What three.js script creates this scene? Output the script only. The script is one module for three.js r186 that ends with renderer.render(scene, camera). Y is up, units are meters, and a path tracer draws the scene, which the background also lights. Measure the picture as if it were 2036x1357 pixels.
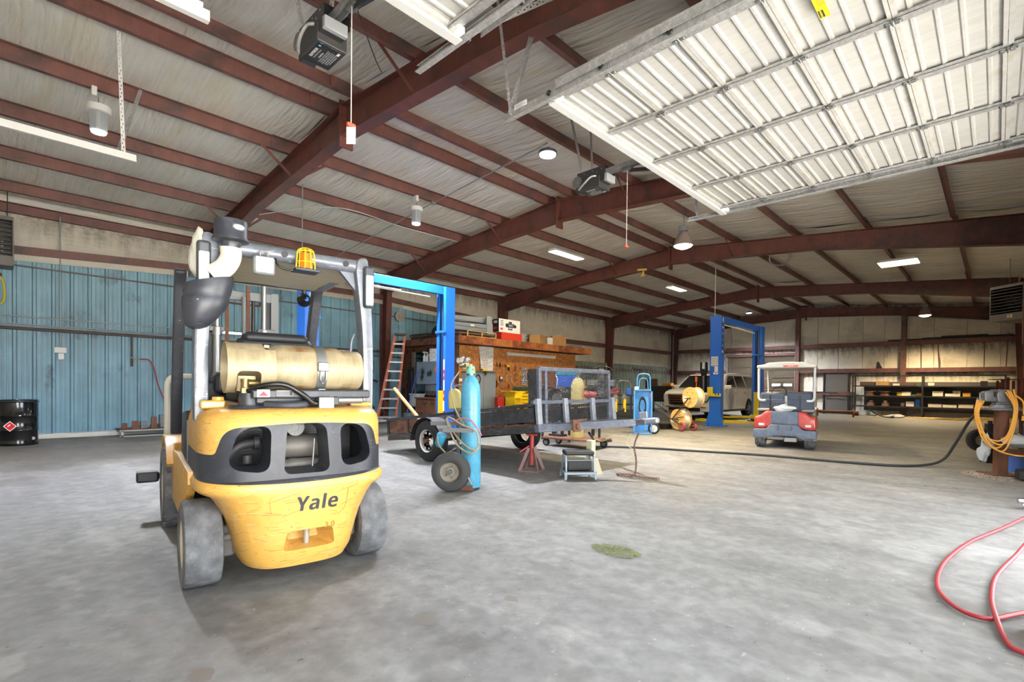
import * as THREE from 'three';
import { RoundedBoxGeometry } from 'three/addons/geometries/RoundedBoxGeometry.js';
import { TextGeometry } from 'three/addons/geometries/TextGeometry.js';
import { FontLoader } from 'three/addons/loaders/FontLoader.js';
import { RectAreaLightUniformsLib } from 'three/addons/lights/RectAreaLightUniformsLib.js';
import { mergeGeometries, toCreasedNormals } from 'three/addons/utils/BufferGeometryUtils.js';
import { Brush, Evaluator, ADDITION, SUBTRACTION, INTERSECTION } from 'three-bvh-csg';

// ---------- camera, sky, exposure ----------
const scene = new THREE.Scene();
const camera = new THREE.PerspectiveCamera(68.35, 2036 / 1357, 0.05, 300);
camera.position.set(0, 1.25, 0);
camera.rotation.order = 'YXZ';
camera.rotation.set(-0.01374, 0.75781, 0.01097);
camera.setViewOffset(2036, 1357, -17.6, -103.6, 2036, 1357);   // lens shift: verticals stay upright
const renderer = new THREE.WebGLRenderer({ antialias: true });
renderer.toneMapping = THREE.LinearToneMapping;
renderer.toneMappingExposure = 0.68;
renderer.shadowMap.enabled = true;
RectAreaLightUniformsLib.init();
scene.background = new THREE.Color().setRGB(0.92, 0.97, 1.0);   // bright even overcast, seen only through the open door bays
scene.backgroundIntensity = 17;
const sun = new THREE.DirectionalLight(0xfff8ee, 260); sun.position.set(-3, 30, 22); sun.target.position.set(6, 0, -6); sun.castShadow = true; scene.add(sun, sun.target);   // falls on the apron outside, not through the doors
Object.assign(sun.shadow.camera, { left: -40, right: 40, top: 40, bottom: -40, far: 90 });

// ---------- helpers ----------
const V = (x, y, z) => new THREE.Vector3(x, y, z);
let seedState = 12345;
const rnd = () => { seedState = (seedState + 0x6d2b79f5) | 0; let t = Math.imul(seedState ^ (seedState >>> 15), 1 | seedState); t = (t + Math.imul(t ^ (t >>> 7), 61 | t)) ^ t; return ((t ^ (t >>> 14)) >>> 0) / 4294967296; };
const rr = (a, b) => a + (b - a) * rnd();
const clamp = (x, a = 0, b = 1) => Math.min(b, Math.max(a, x));
const smooth = (a, b, x) => { const t = clamp((x - a) / (b - a)); return t * t * (3 - 2 * t); };
const TAB = new Float32Array(65536); for (let i = 0; i < 65536; i++) TAB[i] = rnd();
const hsh = (x, y, s) => TAB[((x * 374761 + y * 668265 + s * 1274126) ^ ((x * 31 + y * 17 + s) << 5)) & 65535];
function vn(x, y, px, py, s) {          // value noise, periodic in px, py
  const xi = Math.floor(x), yi = Math.floor(y), u = x - xi, v = y - yi, a = u * u * (3 - 2 * u), b = v * v * (3 - 2 * v);
  const m = (n, p) => (p ? ((n % p) + p) % p : n), x0 = m(xi, px), x1 = m(xi + 1, px), y0 = m(yi, py), y1 = m(yi + 1, py);
  const p = hsh(x0, y0, s), q = hsh(x1, y0, s), r = hsh(x0, y1, s), t = hsh(x1, y1, s);
  return p + (q - p) * a + (r - p) * b + (p - q - r + t) * a * b;
}
function fbm(x, y, px, py, s, oct = 4, gain = 0.5) { let f = 0, g = 1, n = 0; for (let i = 0; i < oct; i++) { f += g * vn(x, y, px, py, s + i); n += g; g *= gain; x *= 2; y *= 2; px *= 2; py *= 2; } return f / n; }
function dataTex(w, h, fn, srgb = true, size = [1, 1]) {       // fn(u, v) -> [r, g, b] in 0..255 ; size = metres covered by one repeat
  const d = new Uint8Array(w * h * 4);
  for (let y = 0, i = 0; y < h; y++) for (let x = 0; x < w; x++, i += 4) { const c = fn((x + .5) / w, (y + .5) / h); d[i] = clamp(c[0], 0, 255); d[i + 1] = clamp(c[1], 0, 255); d[i + 2] = clamp(c[2], 0, 255); d[i + 3] = 255; }
  const t = new THREE.DataTexture(d, w, h); t.wrapS = t.wrapT = THREE.RepeatWrapping; t.magFilter = THREE.LinearFilter; t.minFilter = THREE.LinearFilter;
  if (srgb) t.colorSpace = THREE.SRGBColorSpace; t.repeat.set(1 / size[0], 1 / size[1]); t.needsUpdate = true; return t;
}
const g1 = (v) => [v, v, v];
function canvasTex(w, h, draw) { const c = document.createElement('canvas'); c.width = w; c.height = h; const x = c.getContext('2d'); draw(x, w, h); const t = new THREE.CanvasTexture(c); t.colorSpace = THREE.SRGBColorSpace; return t; }
function mat(color, roughness = 0.6, metalness = 0, more = {}) { const m = new THREE.MeshPhysicalMaterial({ color, roughness, metalness, side: THREE.DoubleSide }); for (const k in more) if (more[k] !== undefined) m[k] = more[k]; return m; }

function uvbox(g) {                      // uv in metres from the facing axis
  const p = g.attributes.position, n = g.attributes.normal, uv = new Float32Array(p.count * 2);
  for (let i = 0; i < p.count; i += 3) {
    let a = 0, b = 0, c = 0; for (let k = 0; k < 3; k++) { a += n.getX(i + k); b += n.getY(i + k); c += n.getZ(i + k); }
    a = Math.abs(a); b = Math.abs(b); c = Math.abs(c);
    for (let k = i; k < i + 3; k++) { const x = p.getX(k), y = p.getY(k), z = p.getZ(k); const q = a >= b && a >= c ? [z, y] : b >= c ? [x, z] : [x, y]; uv[k * 2] = q[0]; uv[k * 2 + 1] = q[1]; }
  }
  g.setAttribute('uv', new THREE.BufferAttribute(uv, 2)); return g;
}
function plain(g) { if (g.index) g = g.toNonIndexed(); for (const k of Object.keys(g.attributes)) if (!['position', 'normal', 'uv'].includes(k)) g.deleteAttribute(k); if (!g.attributes.normal) g.computeVertexNormals(); if (!g.attributes.uv) g.setAttribute('uv', new THREE.BufferAttribute(new Float32Array(g.attributes.position.count * 2), 2)); return g; }
function join(list, keepUv) { const a = [list].flat(9).map(plain); const g = a.length > 1 ? mergeGeometries(a) : a[0]; return keepUv ? g : uvbox(g); }
const used = {};
const numbered = (n) => { const k = used[n] = (used[n] ?? -1) + 1; return k ? n + '_' + String(k).padStart(3, '0') : n; };
function meshOf(name, geos, m, keepUv) { const o = new THREE.Mesh(Array.isArray(geos) || !geos.userData.ready ? join(geos, keepUv) : geos, m); o.name = name; o.castShadow = o.receiveShadow = true; return o; }
function ready(geos, keepUv) { const g = join(geos, keepUv); g.userData.ready = true; return g; }     // a geometry to be shared by alike pieces
function part(parent, name, geos, m, label, keepUv) { const o = meshOf(name, geos, m, keepUv); parent.add(o); if (label) o.userData.label = label; return o; }
function at(o, x, y, z, ry = 0, rx = 0, rz = 0) { o.position.set(x, y, z); o.rotation.set(rx, ry, rz); return o; }
function thing(name, label, category, pos = [0, 0, 0], ry = 0, group) { const o = new THREE.Group(); o.name = numbered(name); scene.add(o); o.position.set(...pos); o.rotation.y = ry; o.userData = { label, category }; if (group) o.userData.group = group; return o; }
function single(name, geos, m, label, category, group, pos, ry = 0) { const o = meshOf(numbered(name), geos, m); scene.add(o); if (pos) o.position.set(...pos); o.rotation.y = ry; o.userData = { label, category }; if (group) o.userData.group = group; return o; }
function structure(name, label) { const o = new THREE.Group(); o.name = name; scene.add(o); o.userData = { kind: 'structure', label }; return o; }
function dup(o, pos, ry, label) { const c = o.clone(); c.name = numbered(o.name.replace(/_\d{3}$/, '')); scene.add(c); c.position.set(...pos); c.rotation.y = ry; c.userData = { ...o.userData }; if (label) c.userData.label = label; return c; }

function bx(w, h, d, x = 0, y = 0, z = 0, r = 0, seg = 1) { const g = r ? new RoundedBoxGeometry(w, h, d, seg, r) : new THREE.BoxGeometry(w, h, d); return g.translate(x, y, z); }
function cyl(r0, r1, h, x = 0, y = 0, z = 0, axis = 'y', seg = 24) { const g = new THREE.CylinderGeometry(r0, r1, h, seg); if (axis === 'x') g.rotateZ(-Math.PI / 2); if (axis === 'z') g.rotateX(Math.PI / 2); return g.translate(x, y, z); }   // r0 at the + end
function ball(r, x = 0, y = 0, z = 0, sx = 1, sy = 1, sz = 1, seg = 16) { return new THREE.SphereGeometry(r, seg, Math.max(6, seg * .7 | 0)).scale(sx, sy, sz).translate(x, y, z); }
function lathe(pts, seg = 32, axis = 'y') { const g = new THREE.LatheGeometry(pts.map((p) => new THREE.Vector2(p[0], p[1])), seg); if (axis === 'x') g.rotateZ(-Math.PI / 2); if (axis === 'z') g.rotateX(Math.PI / 2); return toCreasedNormals(g, .7); }
function tube(pts, r, seg, rad = 8, closed = false, tension = .5) { const c = new THREE.CatmullRomCurve3(pts.map((p) => V(...p)), closed, 'catmullrom', tension); return new THREE.TubeGeometry(c, seg ?? pts.length * 6, r, rad, closed); }
function poly(pts, r, rad = 8, bend = .05) {                // a pipe run with rounded corners
  const q = pts.map((p) => V(...p)), path = new THREE.CurvePath(); let from = q[0];
  for (let i = 1; i < q.length - 1; i++) { const a = q[i].clone().add(q[i - 1].clone().sub(q[i]).setLength(Math.min(bend, q[i].distanceTo(q[i - 1]) * .49))), b = q[i].clone().add(q[i + 1].clone().sub(q[i]).setLength(Math.min(bend, q[i].distanceTo(q[i + 1]) * .49))); path.add(new THREE.LineCurve3(from, a)); path.add(new THREE.QuadraticBezierCurve3(a, q[i], b)); from = b; }
  path.add(new THREE.LineCurve3(from, q[q.length - 1]));
  const out = []; for (const c of path.curves) { const n = c.isLineCurve3 ? 1 : 5; for (let i = out.length ? 1 : 0; i <= n; i++) out.push(c.getPoint(i / n)); }
  return ribbonTube(out, r, rad);
}
function ribbonTube(pts, r, rad = 8) {                      // tube through exact points, capped
  const pos = [], idx = []; let nrm = null;
  for (let i = 0; i < pts.length; i++) {
    const t = pts[Math.min(i + 1, pts.length - 1)].clone().sub(pts[Math.max(i - 1, 0)]).normalize();
    if (!nrm) { nrm = Math.abs(t.y) < .9 ? V(0, 1, 0) : V(1, 0, 0); } nrm = nrm.clone().addScaledVector(t, -nrm.dot(t)).normalize(); const b = t.clone().cross(nrm);
    for (let k = 0; k < rad; k++) { const a = k / rad * Math.PI * 2, p = pts[i].clone().addScaledVector(nrm, Math.cos(a) * r).addScaledVector(b, Math.sin(a) * r); pos.push(p.x, p.y, p.z); }
    if (i) for (let k = 0; k < rad; k++) { const a = (i - 1) * rad + k, b2 = (i - 1) * rad + (k + 1) % rad, c = i * rad + k, d = i * rad + (k + 1) % rad; idx.push(a, c, b2, b2, c, d); }
  }
  for (let k = 1; k < rad - 1; k++) { idx.push(0, k, k + 1); const o = (pts.length - 1) * rad; idx.push(o, o + k + 1, o + k); }
  const g = new THREE.BufferGeometry(); g.setAttribute('position', new THREE.Float32BufferAttribute(pos, 3)); g.setIndex(idx); return toCreasedNormals(g, 1.0);
}
const rod = (a, b, r, rad = 10) => ribbonTube([V(...a), V(...b)], r, rad);
function bar(a, b, w, h, up = [0, 1, 0]) {                  // rectangular bar from a to b: w across, h along up
  const A = V(...a), B = V(...b), t = B.clone().sub(A), L = t.length(); t.normalize(); let u = V(...up); if (Math.abs(u.dot(t)) > .98) u = V(1, 0, 0.01); const s = u.clone().cross(t).normalize(); u = t.clone().cross(s).normalize();
  const g = new THREE.BoxGeometry(w, h, L); g.applyMatrix4(new THREE.Matrix4().makeBasis(s, u, t).setPosition(A.add(B).multiplyScalar(.5))); return g;
}
function ext(pts, depth, bevel = 0, holes = [], seg = 2) {  // xy outline extruded along z, centred
  const s = pts instanceof THREE.Shape ? pts : new THREE.Shape(pts.map((p) => new THREE.Vector2(p[0], p[1]))); for (const h of holes) s.holes.push(h instanceof THREE.Path ? h : new THREE.Path(h.map((p) => new THREE.Vector2(p[0], p[1]))));
  const g = new THREE.ExtrudeGeometry(s, { depth: Math.max(.0005, depth - 2 * bevel), bevelEnabled: bevel > 0, bevelThickness: bevel, bevelSize: bevel, bevelOffset: -bevel, bevelSegments: seg, curveSegments: 12 });
  return toCreasedNormals(g.translate(0, 0, -(depth - 2 * bevel) / 2), .6);
}
function rounded(pts, r) {                                   // polygon with its corners rounded: points or [x, y, radius]
  const s = new THREE.Shape(), n = pts.length;
  for (let i = 0; i < n; i++) { const p = pts[i], a = pts[(i + n - 1) % n], b = pts[(i + 1) % n], q = p[2] ?? r, la = Math.hypot(a[0] - p[0], a[1] - p[1]), lb = Math.hypot(b[0] - p[0], b[1] - p[1]), k = Math.min(q, la * .49, lb * .49); const A = [p[0] + (a[0] - p[0]) / la * k, p[1] + (a[1] - p[1]) / la * k], B = [p[0] + (b[0] - p[0]) / lb * k, p[1] + (b[1] - p[1]) / lb * k]; if (i) s.lineTo(...A); else s.moveTo(...A); s.quadraticCurveTo(p[0], p[1], B[0], B[1]); }
  s.closePath(); return s;
}
function profile(pts, len) { return ext(pts, len); }        // a section swept straight along z
function decal(parent, name, w, h, draw, pos, ry = 0, rx = 0, res = 400, rough = .6, rz = 0) {   // a printed label with its own thickness
  const t = canvasTex(Math.max(16, Math.round(w * res)), Math.max(16, Math.round(h * res)), draw), g = new THREE.BoxGeometry(w, h, .003); const o = new THREE.Mesh(g, mat(0xffffff, rough, 0, { map: t })); o.name = name; o.castShadow = o.receiveShadow = true; o.position.set(...pos); o.rotation.set(rx, ry, rz, 'YXZ'); parent.add(o); return o;
}
function chain(pts, link = .035, r = .0045) {                // links along a path
  const c = new THREE.CatmullRomCurve3(pts.map((p) => V(...p))), n = Math.max(2, Math.round(c.getLength() / (link * .8))), out = [];
  for (let i = 0; i < n; i++) { const u = (i + .5) / n, p = c.getPointAt(u), t = c.getTangentAt(u), g = new THREE.TorusGeometry(link * .36, r, 5, 10).scale(1.35, .8, 1); if (i % 2) g.rotateX(Math.PI / 2); const s = Math.abs(t.y) < .9 ? V(0, 1, 0) : V(1, 0, 0), z = t.clone().cross(s).normalize(), y = z.clone().cross(t); g.applyMatrix4(new THREE.Matrix4().makeBasis(t, y, z).setPosition(p)); out.push(g); } return out;
}
const E3 = new Evaluator(); E3.attributes = ['position', 'normal', 'uv'];
function csg(a, op, b) { const A = a.isBrush ? a : new Brush(plain(a)), B = new Brush(plain(b)); A.updateMatrixWorld(); B.updateMatrixWorld(); const r = E3.evaluate(A, B, op); return r.geometry; }
function spring(r, h, turns, wr, seg = 10) { const p = []; for (let i = 0; i <= turns * seg; i++) { const a = i / seg * Math.PI * 2; p.push(V(Math.cos(a) * r, h * i / (turns * seg), Math.sin(a) * r)); } return ribbonTube(p, wr, 5); }

// ---------- shared surfaces ----------
const XL = -15.2, XR = 1.0, XM = -7.48, ZF = -30.3, ZN = 3.3, FR = [-3.85, -9.15, -14.65, -22.6, -30.05];
const roofY = (x) => 4.92 + .088 * (x < XM ? x - XL : (XR - .4) - x + (XM - XL) - ((XR - .4) - XM));   // top of the rafters
const concrete = (x, z, fine) => {     // floor colour at a place, world metres
  const big = fbm(x * .35 + 40, z * .35 + 60, 0, 0, 3, 4), mid = fbm(x * 1.6 + 90, z * 1.6 + 20, 0, 0, 11, 4), str = fbm(x * .9 + z * .25 + 50, z * 5 + 200, 0, 0, 23, 3), sm = fine ? fbm(x * 14 + 300, z * 14 + 700, 0, 0, 31, 4, .6) : .5;
  let v = 112 + (big - .5) * 24 + (mid - .5) * 18 + (str - .5) * 26 + (sm - .5) * 38;
  const st = fbm(x * .8 + 10, z * .8 + 33, 0, 0, 47, 5, .55); const oil = smooth(.60, .72, st) * .16; v *= 1 - oil;
  const pale = smooth(.63, .72, fbm(x * 2.2 + 77, z * 3.1 + 41, 0, 0, 59, 4, .55)); v += pale * 12; const tr = smooth(-8.2, -11.5, x + (mid - .5) * 3) * (.45 + .9 * (str - .2)) + smooth(-12, -19, z + (mid - .5) * 6) * (.25 + .6 * (str - .2)); v *= 1 - .34 * clamp(tr);   // tracked-in dirt along the blue wall; darker and browner towards the far end

  const sp = fine ? vn(x * 38 + 500, z * 38 + 900, 0, 0, 71) : .5; if (sp > .965) v += 26; else if (sp < .03) v -= 28;
  const warm = fbm(x * .22 + 5, z * .22 + 17, 0, 0, 83, 3);          // brown tracked-in soil in broad random patches
  const soil = clamp((warm - .38) * 1.6) * .4 + oil * .6 + clamp(tr) * .55;  // also carries the browner tone of the far end
  return [v * (1 + soil * .04), v * (1 - soil * .05), v * (1 - soil * .19)];
};
function cracks(d, w, h, x0, x1, z0, z1, list) { for (const c of list) { for (let i = 0; i < c.length - 1; i++) { const n = 260; for (let k = 0; k < n; k++) { const t = k / n, x = c[i][0] + (c[i + 1][0] - c[i][0]) * t + (fbm(k * .11, i * 7, 0, 0, 5, 3) - .5) * .12, z = c[i][1] + (c[i + 1][1] - c[i][1]) * t + (fbm(k * .11, i * 7 + 50, 0, 0, 9, 3) - .5) * .12, px = Math.floor((x - x0) / (x1 - x0) * w), pz = Math.floor((z - z0) / (z1 - z0) * h); if (px < 0 || pz < 0 || px >= w || pz >= h) continue; const o = (pz * w + px) * 4; for (let q = 0; q < 3; q++) d[o + q] *= .55; } } } }
const CR = [[[-6, -11], [-4.6, -11.6], [-3.4, -12.4], [-1.8, -12.6]], [[-2.6, -9.6], [-1.7, -10.4], [-.4, -11]], [[-9, -13], [-7.2, -12.2], [-6, -12.6]], [[-5.2, -3.2], [-4.2, -5.1], [-3.2, -6.2]], [[-3.9, -8], [-2.6, -8.4], [-1.2, -8.3], [0, -8.6]]];
function floorTex(w, h, x0, x1, z0, z1, fine) { const t = dataTex(w, h, (u, v) => concrete(x0 + (x1 - x0) * u, z0 + (z1 - z0) * v, fine)); cracks(t.image.data, w, h, x0, x1, z0, z1, CR); t.wrapS = t.wrapT = THREE.ClampToEdgeWrapping; return t; }
const grain = dataTex(512, 512, (u, v) => g1(255 * fbm(u * 24, v * 24, 24, 24, 5, 5, .65)), false, [.8, .8]);
const blotch = dataTex(256, 256, (u, v) => g1(150 + 105 * fbm(u * 6, v * 6, 6, 6, 91, 5, .6)), false, [1.3, 1.3]);
const withGrain = (m, s = .0006) => { m.bumpMap = grain; m.bumpScale = s; return m; };
function slabFloor(parent, x0, x1, z0, z1, tex, name) {
  const g = new THREE.BoxGeometry(x1 - x0, .15, z1 - z0).translate((x0 + x1) / 2, -.075, (z0 + z1) / 2).toNonIndexed(), p = g.attributes.position, uv = g.attributes.uv;
  for (let i = 0; i < p.count; i++) uv.setXY(i, (p.getX(i) - x0) / (x1 - x0), (p.getZ(i) - z0) / (z1 - z0));
  const b = grain.clone(); b.repeat.set((x1 - x0) / .8, (z1 - z0) / .8); b.needsUpdate = true;
  return part(parent, name, g, mat(0xffffff, .62, 0, { map: tex, bumpMap: b, bumpScale: .0012 }), undefined, true);
}
const floor = structure('floor', 'worn grey concrete shop floor with stains');
slabFloor(floor, -6.4, XR, -7.4, ZN, floorTex(1600, 2000, -6.4, XR, -7.4, ZN, true), 'concrete_slab');
slabFloor(floor, -15.4, -6.4, -7.4, ZN, floorTex(700, 800, -15.4, -6.4, -7.4, ZN, true), 'concrete_slab');
slabFloor(floor, -15.4, XR, -30.5, -7.4, floorTex(1400, 1900, -15.4, XR, -30.5, -7.4, true), 'concrete_slab');
const ground = structure('ground', 'pale concrete apron outside the open doors');
part(ground, 'apron', bx(60, .1, 90, XR + 30, -.06, -10), withGrain(mat(0xcfccc6, .9)));

// ---------- steel, insulation, panels ----------
const steelTex = (r, g, b, k) => dataTex(512, 512, (u, v) => { const n = fbm(u * 10, v * 10, 10, 10, 41 + k, 5, .6), s = fbm(u * 60, v * 6, 60, 6, 47 + k, 3), d = smooth(.58, .72, fbm(u * 4, v * 4, 4, 4, 53 + k, 5, .6)); const q = .78 + n * .32 + (s - .5) * .16; return [r * q * (1 - d * .25), g * q * (1 - d * .12), b * q * (1 - d * .08)]; }, true, [1.6, 1.6]);
const mRed = mat(0xffffff, .55, 0, { map: steelTex(97, 53, 44, 0) }), mPurlin = mat(0xffffff, .55, 0, { map: steelTex(104, 66, 59, 5) }), mBrown = mPurlin;
const vinylTex = dataTex(1024, 512, (u, v) => { const n = fbm(u * 6, v * 6, 6, 6, 61, 5), l = fbm(u * 4, v * 60, 4, 60, 67, 3), y = smooth(.55, .75, fbm(u * 3, v * 5, 3, 5, 73, 4)); const q = 236 + (n - .5) * 20 + (l - .5) * 18; return [q - y * 3, q - 4 - y * 6, q - 13 - y * 14]; }, true, [3.2, 1.6]);
const wrinkle = dataTex(512, 1024, (u, v) => { const w = fbm(u * 3, v * 26 + fbm(u * 2, v * 4, 2, 4, 5, 2) * 3, 3, 26, 77, 4, .6), x = fbm(u * 2, v * 90, 2, 90, 79, 2); return g1(255 * (w * .8 + x * .2)); }, false, [2.6, 3.4]);
const mVinyl = mat(0xffffff, .42, 0, { map: vinylTex, bumpMap: wrinkle, bumpScale: .07 });
const wallVinylTex = dataTex(1024, 512, (u, v) => { // sooty vinyl facing, one storey high (v = 0 at the foot)
  const n = fbm(u * 9, v * 5, 9, 0, 101, 5), st = fbm(u * 50, v * 3, 50, 0, 103, 4, .6), gr = fbm(u * 90, v * 45, 90, 0, 109, 3, .7);
  const soot = clamp((smooth(.74, 1.04, v + (st - .5) * .3) * .9 + smooth(.5, .72, fbm(u * 5, v * 4, 5, 0, 113, 4)) * .22) * (.3 + gr * 1.2));
  const q = 216 + (n - .5) * 34 + (st - .5) * 14; return [q * (1 - soot * .52), (q - 7) * (1 - soot * .54), (q - 23) * (1 - soot * .56)]; }, true, [6.1, 2.45]);
const mWallVinyl = mat(0xffffff, .5, 0, { map: wallVinylTex, bumpMap: wrinkle, bumpScale: .012 });
const blueTex = dataTex(1024, 1024, (u, v) => { const n = fbm(u * 7, v * 7, 7, 7, 121, 5), s = fbm(u * 40, v * 5, 40, 5, 127, 3), d = smooth(.58, .8, fbm(u * 12, v * 9, 12, 9, 131, 5, .62)) * smooth(.42, .7, fbm(u * 3, v * 2, 3, 2, 137, 3)), sp = vn(u * 190, v * 190, 190, 190, 139) > .972 && n > .5 ? .6 : 0; const q = .88 + (n - .5) * .22 + (s - .5) * .14; const k = 1 - d * .3 - sp * .4; return [128 * q * k, 172 * q * k, 191 * q * k]; }, true, [3.66, 4.2]);
const mBlue = mat(0xffffff, .42, 0, { map: blueTex });
const mGreen = mat(0xffffff, .45, 0, { map: dataTex(256, 512, (u, v) => { const n = fbm(u * 5, v * 8, 5, 8, 151, 5), s = fbm(u * 30, v * 3, 30, 3, 153, 3); const q = .84 + (n - .5) * .25 + (s - .5) * .2; return [146 * q, 158 * q, 143 * q]; }, true, [1.8, 2.6]) });
const galvTex = dataTex(256, 256, (u, v) => { const n = fbm(u * 16, v * 16, 16, 16, 161, 4), c = vn(u * 40, v * 40, 40, 40, 167); return g1(182 + (n - .5) * 46 + (c - .5) * 26); }, true, [.5, .5]);
const mGalv = mat(0xffffff, .38, .55, { map: galvTex }), mWhitePaint = withGrain(mat(0xe9e8e4, .4), .0003), mDark = withGrain(mat(0x1c1d20, .45), .0005), mBlack = mat(0x0c0d0f, .35), mRubber = withGrain(mat(0x1d1d1e, .85), .001), mChrome = mat(0xcfd2d4, .2, 1), mSteel = mat(0x8d8f90, .4, .8), mGrey = withGrain(mat(0x6d7072, .55)), mRust = mat(0xffffff, .85, 0, { map: steelTex(112, 74, 55, 30), bumpMap: grain, bumpScale: .001 });
const mWhite = mat(0xf2f1ec, .5), mYellow = mat(0xe8c11a, .45), mBluePaint = withGrain(mat(0x1a63c4, .35, 0, { clearcoat: .3, clearcoatRoughness: .3 }), .0003), mCard = mat(0xb48a55, .85), mRedPaint = mat(0xb5231c, .4);

const zs = [ZN, ...FR.slice(0, 4), ZF];       // bays
const ceiling = structure('ceiling', 'low gable roof lined with off-white vinyl insulation between red oxide purlins');
const PX = [-15.1, -14.25, -12.65, -11.0, -9.4, -7.82, -7.14, -5.55, -3.95, -2.35, -.75, .62];
function insulation(xa, xb, za, zb, k) {
  const nx = 10, nz = Math.max(8, Math.round((za - zb) / .28)), pos = [], uv = [], idx = [];
  for (let j = 0; j <= nz; j++) for (let i = 0; i <= nx; i++) { const a = i / nx, b = j / nz, x = xa + (xb - xa) * a, z = za + (zb - za) * b, e = Math.sin(a * Math.PI);
    const y = (roofY(xa) + .205) * (1 - a) + (roofY(xb) + .205) * a - .035 * e + e * ((fbm(z * 2.6 + k * 13, x * .7 + 30, 0, 0, 171, 3) - .5) * .075 + (fbm(z * .9 + 7, x * .9 + k * 3 + 30, 0, 0, 173, 2) - .5) * .05);
    pos.push(x, y, z); uv.push(x + k * .7, z + k * 1.9); if (i && j) { const q = j * (nx + 1) + i; idx.push(q - nx - 2, q - nx - 1, q - 1, q - nx - 1, q, q - 1); } }
  const g = new THREE.BufferGeometry(); g.setAttribute('position', new THREE.Float32BufferAttribute(pos, 3)); g.setAttribute('uv', new THREE.Float32BufferAttribute(uv, 2)); g.setIndex(idx); g.computeVertexNormals(); return g;
}
for (let b = 0; b < 5; b++) for (let i = 0; i < PX.length - 1; i++) part(ceiling, 'insulation_blanket', insulation(PX[i], PX[i + 1], zs[b], zs[b + 1], b * 11 + i), mVinyl, undefined, true);
part(ceiling, 'roof_deck', [[XL - .2, XM], [XM, XR + .2]].map(([a, b]) => bar([a, roofY(a) + .34, ZN / 2 + ZF / 2], [b, roofY(b) + .34, ZN / 2 + ZF / 2], ZN - ZF + .5, .06)), mGalv);
const zsec = [[-.035, 0], [.005, 0], [.005, .192], [.07, .192], [.07, .2], [-.005, .2], [-.005, .008], [-.07, .008], [-.07, 0]];
for (let b = 0; b < 5; b++) for (let i = 1; i < PX.length - 1; i++) {
  const x = PX[i] + (b % 2 ? .012 : -.012), za = zs[b] + (b ? .42 : 0), zb = zs[b + 1] - (b < 4 ? .42 : 0), s = i > 5 ? -1 : 1;
  part(ceiling, 'purlin', profile(zsec.map(([px, py]) => [px * s, py]), za - zb).translate(x, roofY(x), (za + zb) / 2), b < 2 ? mPurlin : mBrown);
}
const esec = [[0, 0], [.09, 0], [.09, .012], [.012, .012], [.012, .2], [.09, .2], [.09, .212], [0, .212]];
part(ceiling, 'eave_strut', profile(esec, ZN - FR[2]).translate(XL + .005, 4.79, (ZN + FR[2]) / 2), mPurlin);
part(ceiling, 'eave_strut', profile(esec, FR[2] - ZF).translate(XL + .005, 4.79, (FR[2] + ZF) / 2), mBrown);

// rigid frames
const depthAt = (x) => { const t = x < XM ? (XM - x) / 7.3 : (x - XM) / 7.75; return t < .5 ? .48 + (.38 - .48) * t * 2 : .38 + (.62 - .38) * (t - .5) * 2; };
function frame(z, m, label, ends) {
  const o = structure('steel_frame_' + (FR.indexOf(z) + 1), label);
  const half = (a, b) => { const xs = []; for (let i = 0; i <= 8; i++) xs.push(a + (b - a) * i / 8);
    const web = [...xs.map((x) => [x, roofY(x) - .006]), ...xs.slice().reverse().map((x) => [x, roofY(x) - depthAt(x)])], out = [ext(web, .01).translate(0, 0, z)];
    for (let i = 0; i < 8; i++) { const p = xs[i], q = xs[i + 1]; out.push(bar([p, roofY(p) - .008, z], [q, roofY(q) - .008, z], .2, .014), bar([p, roofY(p) - depthAt(p), z], [q, roofY(q) - depthAt(q), z], .2, .014)); } return out; };
  part(o, 'rafter', half(-14.75, XM), m); part(o, 'rafter', half(XM, XR - .55), m);
  const col = (xw, s) => { const top = roofY(xw + s * .45) - .02, xin = xw + s * .5, xb = xw + s * .3; return [ext([[xw + s * .06, 0], [xb, 0], [xin, top], [xw + s * .06, top]], .01).translate(0, 0, z), bar([xw + s * .06, 0, z], [xw + s * .06, top, z], .2, .014, [1, 0, 0]), bar([xb, 0, z], [xin, top, z], .2, .014, [1, 0, 0]), bx(.34, .02, .24, xw + s * .18, .01, z), bar([xw + s * .06, top - .62, z], [xin, top - .05, z], .1, .012, [0, 0, 1]), bar([xw + s * .06, top - .6, z + .06], [xin - s * .02, top - .6, z + .06], .012, .1, [0, 1, 0])]; };
  part(o, 'column', col(XL, 1), m); if (!ends) part(o, 'column', col(XR, -1), m);
  part(o, 'splice_plate', [bx(.02, .72, .22, XM - .011, roofY(XM) - .29, z), bx(.02, .72, .22, XM + .011, roofY(XM) - .29, z)], m);
  const bolts = []; for (const y of [.02, .1, .42, .5]) for (const dz of [-.06, .06]) bolts.push(cyl(.014, .014, .07, XM, roofY(XM) - y, z + dz, 'x', 6)); part(o, 'bolts', bolts, m).userData.kind = 'stuff';
  for (const px of [PX[4], PX[7], PX[2]]) for (const s of [1, -1]) part(o, 'flange_brace', bar([px, roofY(px) + .04, z + s * .62], [px, roofY(px) - depthAt(px) + .03, z + s * .06], .05, .006, [1, 0, 0]), m);
  return o;
}
frame(FR[0], mRed, 'red oxide steel rafter frame that crosses between the two raised doors'); frame(FR[1], mRed, 'red oxide steel frame whose column stands beside the wooden stepladder');
frame(FR[2], mRed, 'red oxide steel frame with the yellow horn bracket on its rafter'); frame(FR[3], mRed, 'red oxide steel frame above the far two-post lift'); frame(FR[4], mRed, 'red oxide end frame against the far wall');

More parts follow.
